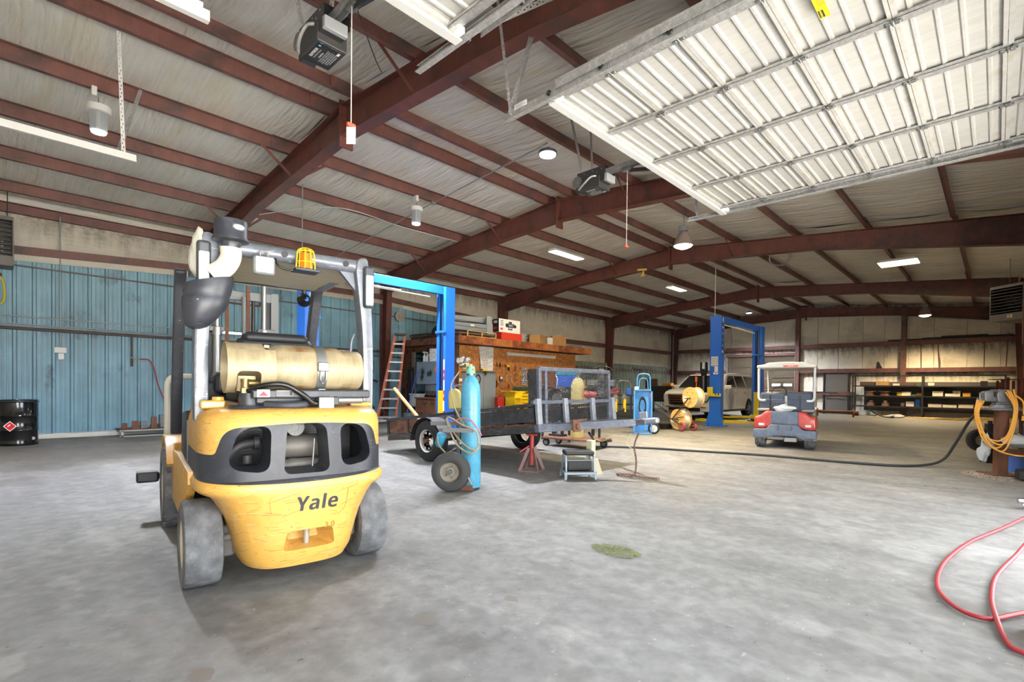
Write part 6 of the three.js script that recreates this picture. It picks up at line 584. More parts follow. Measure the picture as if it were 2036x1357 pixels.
// ---------- white SUV ----------
{ const o = thing('suv', 'white full-size SUV with a black chrome-framed grille', 'suv', [-8.95, 0, -18.9]), mW = mat(0xf1efe8, .25, 0, { clearcoat: .6, clearcoatRoughness: .1 }), mG = mat(0x15191b, .08, 0, { clearcoat: .5 }), mC = mChrome, RZ0 = Math.PI / 2;   // nose at local z = 0, tail at z = -5.7; profile x = distance from the nose
  const arch = (cx, r) => { const a = []; for (let i = 0; i <= 12; i++) { const t = Math.PI - i / 12 * Math.PI; a.push([cx + Math.cos(t) * r, .36 + Math.sin(t) * r * .98]); } return a; };
  const body = [[.08, .34], ...arch(.98, .46), ...arch(4.28, .46), [5.6, .36], [5.68, .6], [5.7, 1.1], [5.66, 1.3], [1.5, 1.26], [1.2, 1.24], [.6, 1.18], [.2, 1.1], [.05, 1.02], [.02, .62], [0, .5], [.03, .36]];
  const side = (pts, w, b) => ext(pts, w, b, [], 3).rotateY(RZ0);           // profile x -> local -z
  const taper = (g, y0, w0, y1, w1) => { const p = g.attributes.position; for (let i = 0; i < p.count; i++) { const k = clamp((p.getY(i) - y0) / (y1 - y0)); p.setX(i, p.getX(i) * (w0 + (w1 - w0) * k)); } g.computeVertexNormals(); return toCreasedNormals(g, .5); };
  const nose = (g) => { const p = g.attributes.position; for (let i = 0; i < p.count; i++) { const z = -p.getZ(i), x = p.getX(i); if (z < .5) p.setZ(i, p.getZ(i) - .16 * Math.pow(Math.abs(x), 2.4) * (1 - z / .5)); } g.computeVertexNormals(); return toCreasedNormals(g, .5); };
  part(o, 'body', nose(side(body, 2.0, .06)), mW); part(o, 'cabin', taper(side([[1.25, 1.22], [1.95, 1.74], [2.25, 1.85], [3.0, 1.89], [4.9, 1.87], [5.3, 1.8], [5.62, 1.28]], 1.96, .03), 1.25, 1, 1.88, .8), mW);
  const gl = (pts, name) => { for (const s of [-1, 1]) { const g = side(pts, .02, 0); const p = g.attributes.position; for (let i = 0; i < p.count; i++) { const k = clamp((p.getY(i) - 1.25) / .63); p.setX(i, s * (.985 - .195 * k) + p.getX(i) * .4); } g.computeVertexNormals(); part(o, name, g, mG); } };
  gl([[1.66, 1.3], [2.06, 1.66], [2.25, 1.76], [2.72, 1.78], [2.74, 1.3]], 'front_window'); gl([[2.84, 1.3], [2.82, 1.78], [3.72, 1.78], [3.9, 1.3]], 'rear_window'); gl([[4.06, 1.3], [3.92, 1.78], [4.9, 1.76], [5.2, 1.66], [5.36, 1.34]], 'quarter_window');
  const ws = new THREE.BufferGeometry(); ws.setAttribute('position', new THREE.Float32BufferAttribute([-.9, 1.26, -1.27, .9, 1.26, -1.27, .74, 1.77, -1.98, -.74, 1.77, -1.98].map((v, i) => v + (i % 3 === 1 ? .012 : i % 3 === 2 ? .015 : 0)), 3)); ws.setIndex([0, 1, 2, 0, 2, 3]); ws.computeVertexNormals(); part(o, 'windshield', ws, mG); part(o, 'wiper', [bar([-.6, 1.29, -1.27], [.0, 1.36, -1.38], .015, .012), bar([.1, 1.29, -1.27], [.65, 1.36, -1.38], .015, .012)], mBlack);
  const gr = part(o, 'grille', ext(rounded([[-.62, .6, .04], [-.68, .98, .06], [.68, .98, .06], [.62, .6, .04], [.4, .56, .05], [-.4, .56, .05]]), .05, .012).translate(0, 0, .02), mBlack); part(gr, 'chrome_surround', ext(rounded([[-.66, .57, .05], [-.72, 1.01, .07], [.72, 1.01, .07], [.66, .57, .05], [.42, .53, .05], [-.42, .53, .05]]), .05, .008, [rounded([[-.61, .61, .04], [-.66, .965, .06], [.66, .965, .06], [.61, .61, .04], [.39, .575, .05], [-.39, .575, .05]]).getPoints(6).map((p) => [p.x, p.y])]).translate(0, 0, .025), mC); for (const y of [.7, .79, .88]) part(gr, 'slat', bx(1.24, .022, .03, 0, y, .05, .006), mC);
  const font = await new FontLoader().loadAsync('fonts/droid/droid_sans_bold.typeface.json'); part(gr, 'emblem', new TextGeometry('GMC', { font, size: .12, depth: .012, curveSegments: 4, bevelEnabled: false }).translate(-.17, .735, .065), mat(0xb5322c, .3), 'red lettering GMC');
  for (const s of [-1, 1]) { part(o, 'headlight', bx(.2, .26, .1, s * .82, .88, -.05, .03, 2), mat(0xdfe3e6, .1, 0, { clearcoat: 1 })); part(o, 'fog_light', bx(.2, .07, .05, s * .72, .5, -.07, .01), mC); const m = part(o, 'mirror', bx(.26, .17, .12, s * 1.1, 1.3, -1.55, .04, 2), mW); part(m, 'mirror_arm', bx(.14, .04, .05, s * .99, 1.24, -1.55), mBlack); part(o, 'running_board', bx(.12, .05, 2.4, s * 1.0, .34, -2.63, .015), mBlack); for (const z of [-2.6, -3.7]) part(o, 'door_handle', bx(.03, .035, .16, s * 1.0, 1.06, z, .01), mC); for (const z of [-1.68, -2.8, -3.98]) part(o, 'door_gap', bx(.01, .75, .01, s * .998, .85, z), mDark); part(o, 'roof_rail', rod([s * .68, 1.9, -2.4], [s * .68, 1.9, -5.0], .018), mC); part(o, 'belt_trim', bx(.012, .02, 3.9, s * .998, 1.27, -3.5), mC); }
  part(o, 'front_bumper', nose(ext(rounded([[-.98, .32, .05], [-.99, .56, .08], [.99, .56, .08], [.98, .32, .05]]), .16, .04).translate(0, 0, .0)), mW); part(o, 'lower_intake', bx(1.3, .13, .06, 0, .42, .06, .02), mBlack); part(o, 'skid_trim', bx(1.2, .05, .05, 0, .32, .05, .015), mC); decal(o, 'front_plate', .5, .12, (c, w, h) => { c.fillStyle = '#17181a'; c.fillRect(0, 0, w, h); c.fillStyle = '#d8d8d6'; c.font = 'bold ' + h * .55 + 'px sans-serif'; c.textAlign = 'center'; c.fillText('YUKON', w / 2, h * .7); }, [0, .43, .098], 0, 0, 200);
  for (const [x, z] of [[-.86, -.98], [.86, -.98], [-.86, -4.28], [.86, -4.28]]) { const w = part(o, 'wheel', lathe([[.26, -.12], [.36, -.13], [.4, -.1], [.405, .1], [.36, .13], [.26, .12]], 40, 'x'), mRubber); at(w, x, .405, z); const s = Math.sign(x); part(w, 'rim', [lathe([[.265, s * .12], [.25, s * .06], [.24, s * .02]], 32, 'x'), cyl(.06, .06, .05, s * .1, 0, 0, 'x', 16), ...Array.from({ length: 6 }, (_, i) => bx(.03, .2, .05, s * .09, .14, 0, .008).rotateX(i * 1.047))], mSteel); }
  part(o, 'underbody', bx(1.5, .2, 5.0, 0, .42, -2.85), mDark); }

// ---------- spools, hand trucks, table ----------
{ const o = thing('spool_dolly', 'black tube wire dolly with red wheels', 'dolly', [-6.6, 0, -13.95], -.35); part(o, 'frame', [rod([.12, .13, .16], [-1.25, .75, .3], .018), rod([.12, .13, -.16], [-1.25, .75, .0], .018), rod([-.3, .33, .2], [.28, .95, .15], .018), rod([-.3, .33, -.1], [.28, .95, -.15], .018), rod([-.3, .33, .2], [.1, .42, .16], .012), rod([.28, .95, .3], [.28, .95, -.3], .014), rod([-.1, .33, .3], [-.1, .33, -.3], .014), rod([-1.25, .75, .3], [-1.25, .75, 0], .018)], mat(0x3a2f2c, .5)); for (const s of [-1, 1]) { const w = part(o, 'wheel', new THREE.TorusGeometry(.095, .038, 10, 28).translate(.12, .133, s * .22), mat(0x9c3a34, .6)); part(w, 'rim', [cyl(.075, .075, .06, .12, .133, s * .22, 'z', 20), cyl(.03, .03, .09, .12, .133, s * .22, 'z', 12)], mChrome); } }
function spool(pos, ry, label, wire) { const o = thing('wire_spool', label, 'wire spool', pos, ry, 'wooden wire spools on the dolly'); for (const s of [-1, 1]) part(o, 'flange', [cyl(.3, .3, .022, 0, 0, s * .13, 'z', 40)], mPine); part(o, 'drum', cyl(.14, .14, .26, 0, 0, 0, 'z', 24), mPine); part(o, 'wound_wire', [0, 1, 2, 3, 4, 5, 6].map((i) => new THREE.TorusGeometry(.24, .02, 8, 40).translate(0, 0, -.1 + i * .034)), wire); part(o, 'paper_label', bx(.12, .14, .003, -.19, -.04, .143), mWhite); part(o, 'bolt_hole', [[.1, .12], [-.1, .13], [.06, -.14], [0, 0]].map(([x, y]) => cyl(.015, .015, .004, x, y, .143, 'z', 10)), mDark); return o; }
spool([-6.34, .98, -13.94], -.35, 'upper plywood wire spool held up on the dolly', mat(0xd9d2c2, .5)); spool([-6.74, .33, -14.0], -.35, 'lower plywood wire spool resting on the floor by the red wheels', mat(0xd9d2c2, .5));
{ const o = thing('hose_spool', 'black cable spool with a yellow label mounted on the dolly end', 'cable spool', [-7.65, .72, -13.5], -.35); part(o, 'coil', [0, 1, 2, 3, 4].map((i) => new THREE.TorusGeometry(.2, .03, 8, 30).translate(0, 0, -.1 + i * .05)), mBlack); part(o, 'flange', [cyl(.25, .25, .012, 0, 0, .14, 'z', 30), cyl(.25, .25, .012, 0, 0, -.14, 'z', 30)], mDark); part(o, 'yellow_label', bx(.08, .07, .004, .02, .02, .15), mYellow); part(o, 'axle', cyl(.015, .015, .4, 0, 0, 0, 'z', 10), mSteel); }
{ const o = thing('blue_hand_truck', 'light blue cylinder hand truck with white spoked wheels', 'hand truck', [-6.95, 0, -12.1], .5), m = mat(0x3f84c0, .45); part(o, 'back_plate', [ext(rounded([[-.2, .06, .02], [-.16, 1.15, .04], [.22, 1.15, .04], [.28, .06, .02]]), .02, .004)], m); part(o, 'side_channel', [bx(.04, 1.1, .12, -.19, .6, .05), bx(.04, 1.1, .12, .26, .6, .05), bx(.1, .9, .02, .12, .55, .04)], m); part(o, 'handle', [poly([[-.14, 1.1, 0], [-.12, 1.62, -.05], [.2, 1.62, -.05], [.22, 1.1, 0]], .018, 10, .12), poly([[-.08, 1.2, .08], [-.06, 1.5, .06], [.14, 1.5, .06], [.16, 1.2, .08]], .014, 10, .1), bx(.42, .03, .1, .03, 1.18, .04)], m); part(o, 'toe_plate', bx(.46, .02, .3, .04, .02, .16), m); for (const [x, z] of [[.32, .05], [.32, -.22]]) { const w = part(o, 'wheel', new THREE.TorusGeometry(.125, .03, 10, 30).translate(x, .157, z), mRubber); part(w, 'rim', [cyl(.105, .105, .02, x, .157, z, 'z', 26), cyl(.025, .025, .07, x, .157, z, 'z', 12)], mat(0xd8d6cd, .5)); } part(o, 'axle', rod([.32, .157, .1], [.32, .157, -.27], .014), mSteel); part(o, 'hose_coil', [0, 1, 2].map((i) => new THREE.TorusGeometry(.1 + i * .012, .011, 6, 26).scale(.75, 1.9, 1).translate(.02, .75, .05 + i * .012)), mBlack); part(o, 'paper_tag', bx(.1, .1, .004, -.14, 1.22, .08), mWhite); }
{ const o = thing('orange_bar_stand', 'slim orange-red steel bar stand beside the blue hand truck', 'stand', [-7.2, 0, -13.0]); part(o, 'bar', bx(.05, 1.1, .05, 0, .55, 0, .006), mat(0xc8512b, .5)); part(o, 'foot', bx(.3, .03, .3, 0, .015, 0, .006), mat(0xc8512b, .5)); }
{ const o = thing('drain_pan', 'black oil drain pan on the floor behind the blue hand truck', 'drain pan', [-7.35, 0, -14.1]); part(o, 'pan', lathe([[0, .01], [.26, .01], [.32, .16], [.34, .165], [.31, .15], [.25, .03], [0, .03]], 30), mBlack); part(o, 'spout', bx(.08, .03, .12, .33, .15, 0, .01), mBlack); }
{ const o = thing('steel_work_table', 'black steel work table crowded with tools beside the mesh trailer', 'table', [-9.0, 0, -13.75], .35); part(o, 'top', bx(1.5, .04, .75, 0, 1.0, 0, .005), mDark); part(o, 'lower_shelf', bx(1.45, .03, .7, 0, .32, 0), mDark); part(o, 'mid_shelf', bx(1.45, .03, .4, 0, .7, -.15), mDark); for (const [a, b] of [[-.7, -.34], [.7, -.34], [-.7, .34], [.7, .34]]) part(o, 'leg', bx(.05, 1.0, .05, a, .5, b), mDark);
  const P = (x, y, z) => { const c = Math.cos(.35), s = Math.sin(.35); return [-9.0 + x * c + z * s, y, -13.75 - x * s + z * c]; };
  for (const [x, z, h, lab] of [[-.72, .3, .75, 'pale wooden plank leaning at the end of the work table'], [-.62, .42, .55, 'short pale board leaning on the work table leg']]) single('leaning_plank', bx(.12, h + .72, .03, 0, h / 2 + .36, 0, .004), mPine, lab, 'plank', undefined, P(x - .12, 0, z), .35);
  for (const [x, lab] of [[.25, 'yellow handled grinder hanging from the work table edge'], [.52, 'second yellow grinder hanging from the work table edge']]) { const g = thing('angle_grinder', lab, 'grinder', P(x, .74, .44), .35); part(g, 'body', cyl(.05, .045, .3, 0, 0, 0, 'y', 16), mYellow); part(g, 'head', [bx(.1, .12, .1, 0, .2, 0, .02), cyl(.07, .07, .01, 0, .22, .06, 'z', 20)], mGrey); part(g, 'cord_boot', cyl(.02, .03, .1, .02, -.2, 0, 'y', 10), mYellow); part(g, 'hook', tube([[0, .26, 0], [0, .3, -.02], [0, .27, -.06]], .006), mSteel); }
  { const g = thing('red_hydraulic_jack', 'dusty red floor jack frame lying on the work table', 'jack', P(-.1, 1.02, 0), .35); part(g, 'frame', [bx(.6, .06, .08, 0, .04, .1, .01), bx(.6, .06, .08, 0, .04, -.1, .01), bx(.3, .1, .26, .2, .06, 0, .02)], mat(0x8a4048, .6)); part(g, 'arm', bar([-.2, .06, 0], [.35, .2, 0], .06, .05), mat(0x8a4048, .6)); }
  { const g = thing('grey_hoop_stand', 'grey bent tube hoop standing on the work table', 'tube hoop', P(.35, 1.02, -.22), .35); part(g, 'hoop', poly([[-.22, .0, 0], [-.22, .45, 0], [.22, .45, 0], [.22, .0, 0]], .018, 10, .2), mSteel); part(g, 'base_bar', bx(.5, .03, .06, 0, .015, 0), mSteel); }
  { const g = thing('storage_bin', 'white storage bin on the lower shelf of the work table', 'bin', P(-.5, .335, .1), .35); part(g, 'bin', bx(.4, .28, .4, 0, .14, 0, .01), mWhite); part(g, 'rim', bx(.43, .03, .43, 0, .28, 0, .008), mWhite); }
  { const g = thing('blue_machine', 'blue boxed machine standing on the table corner', 'machine', P(.6, 1.02, .1), .35); part(g, 'housing', bx(.16, .22, .24, 0, .11, 0, .01), mat(0x2a5fb0, .45)); part(g, 'panel', bx(.01, .14, .16, .084, .12, 0), mBlack); } }
{ const o = thing('dark_machine', 'dark grease covered engine block on a stand by the green wall', 'engine', [-12.2, 0, -23.2], .3); part(o, 'block', bx(1.1, .8, .7, 0, .95, 0, .06), mat(0x1c1a18, .7)); part(o, 'housing', bx(.6, .5, .4, -.5, 1.45, 0, .03), mat(0x4e3a20, .7)); part(o, 'stand', [bx(.08, .6, .08, -.45, .3, .25), bx(.08, .6, .08, .45, .3, .25), bx(.08, .6, .08, -.45, .3, -.25), bx(.08, .6, .08, .45, .3, -.25)], mDark); }
{ const o = thing('bench_machine', 'small orange machine standing beyond the SUV mirror', 'machine', [-12.6, 0, -24.6]); part(o, 'column', bx(.2, 1.2, .2, 0, .6, 0, .01), mDark); part(o, 'head', bx(.5, .3, .4, 0, 1.35, 0, .03), mat(0xc9822a, .5)); }
{ const o = thing('car_tyre', 'black car tyre leaning by the SUV front bumper', 'tyre', [-10.6, .36, -18.6], .5); part(o, 'tyre', new THREE.TorusGeometry(.26, .1, 12, 32), mRubber); part(o, 'rim_disc', cyl(.18, .18, .08, 0, 0, 0, 'z', 24), mSteel); }
single('wall_lamp_bar', [bx(.08, .08, 2.2, 0, 0, 0, .01), bx(.04, .04, 2.0, .05, -.03, 0, .01)], mGrey, 'unlit grey strip lamp on the green wall panels', 'strip lamp', undefined, [XL + .18, 2.36, -26.2]);

// ---------- far shelving ----------
{ const o = thing('steel_shelving', 'long dark steel shelving against the far wall', 'shelving', [-2.45, 0, ZF + .62]); const X = [-2.72, -.02, 2.72]; for (const x of X) for (const z of [-.3, .3]) part(o, 'upright', bx(.06, 1.96, .06, x, .98, z), mDark); for (const y of [.48, .98, 1.46]) part(o, 'shelf', [bx(5.45, .02, .62, 0, y, 0), bx(5.45, .05, .02, 0, y - .02, .31)], mDark); part(o, 'top_rail', [bx(5.45, .04, .04, 0, 1.94, .3), bx(5.45, .04, .04, 0, 1.94, -.3)], mDark); part(o, 'back_panel', bx(4.9, 1.4, .02, .1, .95, -.33), mat(0x4f4c48, .7));
  const S = [.492, .992, 1.472], put = (name, w, h, d, m, x, sh, lab, cat, group) => { const b = thing(name, lab, cat, [-2.45 + x, S[sh], ZF + .62 + .05], 0, group); part(b, 'body', bx(w, h, d, 0, h / 2, 0, Math.min(.02, h * .15)), m); part(b, 'lid', bx(w * 1.02, .02, d * 1.02, 0, h - .01, 0, .005), m); return b; };
  const mY2 = mat(0xd9b21c, .5), mTeal = mat(0x2e5a55, .6), mTanB = mat(0xa5814f, .8), mOff = mat(0xcfc6b2, .6), mBlu = mat(0x1f63c0, .4), mBrn = mat(0x4b3a30, .7);
  put('parts_box', .5, .2, .3, mTanB, -1.55, 2, 'tan cardboard box on the upper shelf beside dark motors', 'box'); put('dark_motor', .6, .18, .3, mBrn, -2.15, 2, 'dark brown motor on the upper shelf', 'motor'); put('small_part', .28, .1, .25, mOff, -1.0, 2, 'small pale part past the tan box on the upper shelf', 'machine part'); put('dark_bracket', .6, .12, .25, mBrn, -.6, 2, 'low dark brackets on the upper shelf just before the middle post', 'bracket'); put('parts_bin', .24, .14, .25, mOff, .28, 2, 'cream parts bin on the upper shelf past the middle post', 'bin'); put('black_headlamp', .24, .22, .2, mDark, 2.05, 2, 'black lamp housing on the upper shelf near the end post', 'lamp'); put('black_headlamp', .2, .16, .2, mDark, 2.5, 2, 'smaller black lamp housing at the end of the upper shelf', 'lamp');
  for (const [x, lab] of [[-2.05, 'rusty brake drum on the middle shelf near the end post'], [-1.45, 'second rusty brake drum on the middle shelf']]) { const b = thing('brake_drum', lab, 'brake drum', [-2.45 + x, S[1], ZF + .66]); part(b, 'drum', cyl(.16, .18, .16, 0, .08, 0, 'y', 22), mRust); part(b, 'flange', cyl(.23, .23, .03, 0, .19, 0, 'y', 22), mRust); }
  for (const [x, lab] of [[-2.0, 'rusty hub with a bright rim on the bottom shelf'], [-1.42, 'rusty hub on a white tile on the bottom shelf']]) { const b = thing('wheel_hub', lab, 'wheel hub', [-2.45 + x, S[0], ZF + .66]); part(b, 'hub', cyl(.16, .17, .18, 0, .09, 0, 'y', 20), mRust); part(b, 'collar', cyl(.08, .08, .08, 0, .22, 0, 'y', 18), mOff); }
  put('yellow_cube', .2, .18, .2, mY2, -.88, 1, 'bright yellow cube box on the middle shelf', 'box'); put('parts_bin', .34, .2, .25, mOff, -.12 - .5, 1, 'cream open bin on the middle shelf beside yellow bottles', 'bin'); put('green_tray', .2, .08, .25, mTeal, -.95 + .58 - .0, 1, 'flat green tray tucked between bins on the middle shelf', 'tray'); put('oil_bottle', .2, .14, .15, mat(0xc98a2c, .5), -.16, 1, 'low amber bottle on the middle shelf by the post', 'bottle'); put('parts_bin', .38, .24, .28, mOff, .52, 1, 'large cream bin on the middle shelf past the post', 'bin'); put('parts_bin', .26, .14, .25, mOff, .9, 1, 'small cream bin on the middle shelf', 'bin'); put('parts_bin', .26, .26, .25, mOff, 1.16, 1, 'pair height cream bin on the middle shelf', 'bin'); put('amber_box', .26, .18, .25, mat(0xc9902c, .5), 1.5, 1, 'amber box on the middle shelf', 'box'); put('teal_can', .2, .18, .2, mTeal, 2.0, 1, 'dark teal can on the middle shelf', 'can'); put('teal_can', .2, .16, .2, mTeal, 2.26, 1, 'second dark teal can next to the brown carton', 'can'); put('brown_carton', .4, .34, .3, mTanB, 2.58, 1, 'brown carton at the end of the middle shelf', 'box'); put('black_bottle', .16, .45, .16, mDark, .66, 1, 'tall black bottle behind the cream bins', 'bottle').position.z -= .22;
  put('parts_bin', .3, .24, .26, mOff, -.48, 0, 'cream bin on the bottom shelf beside the blue jug', 'bin'); put('blue_jug', .18, .34, .18, mBlu, -.2, 0, 'bright blue jug on the bottom shelf by the middle post', 'jug'); put('glass_jar', .14, .16, .14, mOff, -.76, 0, 'small pale jar on the bottom shelf', 'jar'); put('white_tray', .48, .16, .26, mOff, .42, 0, 'long white tray on the bottom shelf just past the post', 'tray'); put('white_tray', .48, .14, .26, mOff, .94, 0, 'second long white tray on the bottom shelf', 'tray'); put('white_tray', .5, .16, .26, mOff, 1.48, 0, 'third white tray with red print on the bottom shelf', 'tray'); put('white_tray', .52, .12, .26, mOff, 2.04, 0, 'low white tray on the bottom shelf', 'tray'); put('white_cube', .14, .12, .14, mOff, 2.44, 0, 'tiny white block at the end of the bottom shelf', 'block'); }
{ const lum = (i, n, x0, x1, y, z) => single('lumber_board', bx(x1 - x0, .04, .14, 0, .02, 0, .004), mPine, ['yellow pine board lying lowest of the floor stack', 'yellow pine board second in the floor stack', 'yellow pine board third in the floor stack', 'yellow pine board on top of the floor stack', 'long yellow board lying alone before the shelving', 'long yellow board behind the single one'][i], 'board', undefined, [(x0 + x1) / 2, y, z], .03 * (i % 3 - 1)); lum(4, 0, -4.1, -.4, .0, -28.9); lum(5, 0, -3.9, -.9, .0, -29.12); lum(0, 0, -2.3, .8, 0, -28.2); lum(1, 0, -1.9, .8, .041, -28.2); lum(2, 0, -1.0, .8, .082, -28.22); lum(3, 0, -.7, .8, .123, -28.2); }
{ const o = thing('truck_axle', 'long rusty truck axle lying before the grey walk door', 'axle', [-5.35, 0, -26.6], .12); part(o, 'tube', cyl(.07, .07, 1.5, 0, .24, 0, 'x', 18), mRust); for (const s of [-1, 1]) part(o, 'hub', [cyl(.19, .19, .06, s * .7, .2, 0, 'x', 22), cyl(.1, .1, .2, s * .8, .2, 0, 'x', 16)], mRust); }
{ const o = thing('leaf_spring', 'pair of curved black leaf springs standing before the shelves', 'leaf spring', [-3.35, 0, -27.8]); for (const z of [0, .12]) { const pts = []; for (let i = 0; i <= 16; i++) { const t = -1 + i / 8; pts.push([t * .95, .03 + .42 * Math.pow(Math.abs(t), 2.6), z]); } const g = []; for (let i = 0; i < 16; i++) g.push(bar(pts[i], pts[i + 1], .07, .03)); part(o, 'leaf', g, mDark); } part(o, 'clip', bx(.1, .08, .3, 0, .05, .06), mDark); }
single('grey_powder_pile', (() => { const g = new THREE.SphereGeometry(.45, 28, 12, 0, 6.283, 0, 1.571).scale(1, .35, .7), p = g.attributes.position; for (let i = 0; i < p.count; i++) p.setY(i, p.getY(i) * (1 + (fbm(p.getX(i) * 6 + 9, p.getZ(i) * 6 + 9, 0, 0, 301, 3) - .5) * .5)); g.computeVertexNormals(); return g; })(), mat(0x8f8d88, .95), 'low grey pile of floor dry lying inside the leaf springs', 'pile', undefined, [-3.3, 0, -28.2]);
for (const [x, h, t, lab] of [[-2.6, 1.32, .02, 'thin steel rod standing on the girt next to the column'], [-1.95, 1.36, .05, 'thin steel rod leaning between the girts'], [-.42, 1.4, 0, 'tall thin steel rod standing past the middle of the girt'], [.28, 1.46, -.03, 'tall thin steel rod next to the workbench wall']]) single('girt_rod', rod([0, 0, 0], [-t * h, h, 0], .02, 8), mRust, lab, 'steel rod', undefined, [x, 2.32, ZF + .16]);
for (const [y, z, x0, x1, lab] of [[3.66, .14, -3.9, .9, 'longest black pipe stored on the upper girt'], [3.7, .06, -2.6, .5, 'shorter black pipe stored on the upper girt against the wall'], [3.74, .12, -1.9, -.3, 'short dark bar lying on top of the girt pipes']]) single('stored_pipe', cyl(.04, .04, x1 - x0, 0, 0, 0, 'x', 10), mDark, lab, 'pipe', undefined, [(x0 + x1) / 2, y, ZF + z]);
single('black_wedge', ext([[-.1, 0], [.16, 0], [.0, .34], [-.08, .3]], .04, .004), mDark, 'black plastic wedge leaning on the lower girt', 'wedge', undefined, [-4.25, 2.32, ZF + .14]);
single('grab_bar', [rod([-7.5, 1.1, ZF + .3], [-5.9, 1.08, ZF + .35], .025), cyl(.05, .05, .04, -6.05, 1.08, ZF + .35, 'x', 12)], mDark, 'dark steel security bar across the walk door', 'bar');

// ---------- along the blue wall ----------
const mPipe = mat(0x4a4038, .55), mConduit = mat(0x9da3a6, .4, .5), WX = XL + .1;
single('steam_pipe', cyl(.032, .032, 12.3, 0, 0, 0, 'z', 12), mPipe, 'thick brown steel pipe running along the blue wall at shoulder height', 'pipe', undefined, [WX + .02, 2.36, -4.9]);
single('upper_air_line', bar([WX, 3.71, 1.2], [WX, 3.58, -11.4], .03, .03), mPipe, 'dark air line sloping along the top of the blue wall', 'pipe');
for (const [y, r, lab] of [[2.42, .012, 'thin conduit lying just above the brown pipe'], [2.46, .012, 'second thin conduit above the brown pipe'], [2.62, .014, 'thin conduit running highest above the brown pipe']]) single('wall_conduit', cyl(r, r, 5.8, 0, 0, 0, 'z', 8), mConduit, lab, 'conduit', undefined, [WX, y, -1.7]);
single('lower_air_line', cyl(.02, .02, 5.6, 0, 0, 0, 'z', 10), mPipe, 'dark pipe along the blue wall behind the fire extinguisher', 'pipe', undefined, [WX, 2.2, -9.2]);
{ const o = thing('light_switch', 'white switch box on a vertical conduit on the blue wall', 'switch', [WX - .01, 0, -1.08]); part(o, 'conduit', cyl(.012, .012, 2.95, 0, 3.42, 0, 'y', 8), mConduit); part(o, 'cover_plate', bx(.03, .12, .2, .0, 1.94, 0, .005), mWhite); part(o, 'switch_box', bx(.06, .14, .1, .01, 1.8, -.01, .008), mWhite); }
{ const o = thing('air_drop', 'dark pipe drop with a red air hose on the blue wall', 'air hose', [WX, 0, -2.35]); part(o, 'drop_pipe', [cyl(.02, .02, .5, 0, 2.1, 0, 'y', 10), cyl(.026, .026, .2, 0, 1.72, 0, 'y', 10)], mPipe); part(o, 'nipple', cyl(.014, .014, .14, 0, 1.8, -.08, 'z', 8), mat(0xa99545, .4, .6)); part(o, 'hose', tube([[.02, 1.8, -.15], [.04, 1.79, -.32], [.06, 1.6, -.42], [.08, 1.2, -.5], [.1, .9, -.6], [.16, .66, -.72]], .014, 50, 8), mat(0x8f2f34, .6)); }
{ const o = thing('gas_line', 'yellow flexible gas line under the brown unit heater', 'gas line', [-14.7, 0, .1]); part(o, 'flex_tube', tube([[0, 3.4, .1], [0, 3.38, -.1], [0, 3.3, -.28], [0, 2.9, -.3], [0, 2.78, -.18], [0, 2.76, .1]], .02, 40, 8), mat(0xc9b21f, .5)); part(o, 'black_pipe', poly([[0, 3.42, .3], [0, 3.42, -.26], [-.3, 3.42, -.26]], .018, 8, .05), mPipe); }
{ const o = thing('steel_drum', 'glossy black steel drum with a red hazard diamond', 'drum', [-13.85, 0, -.38]), mD = mat(0x08090b, .16, 0, { clearcoat: .6, clearcoatRoughness: .08 }); part(o, 'shell', lathe([[0, .02], [.28, .02], [.29, 0], [.295, .02], [.288, .06], [.288, .28], [.296, .295], [.288, .31], [.288, .56], [.296, .575], [.288, .59], [.288, .83], [0, .83]], 48), mD); part(o, 'clamp_ring', new THREE.TorusGeometry(.293, .014, 8, 48).rotateX(Math.PI / 2).translate(0, .84, 0), mD); part(o, 'lid', [cyl(.28, .28, .012, 0, .842, 0, 'y', 40), new THREE.TorusGeometry(.285, .01, 6, 40).rotateX(Math.PI / 2).translate(0, .87, 0)], mD); part(o, 'bung', cyl(.03, .03, .02, .21, .13, -.2, 'x', 14).translate(0, 0, 0), mSteel); decal(o, 'hazard_diamond', .14, .14, (c, w, h) => { c.fillStyle = '#fff'; c.fillRect(0, 0, w, h); c.fillStyle = '#d8262b'; c.fillRect(w * .07, h * .07, w * .86, h * .86); c.fillStyle = '#fff'; c.fillRect(w * .3, h * .3, w * .4, h * .12); }, [.27, .38, .12], 1.15, 0, 300, .5, Math.PI / 4); }
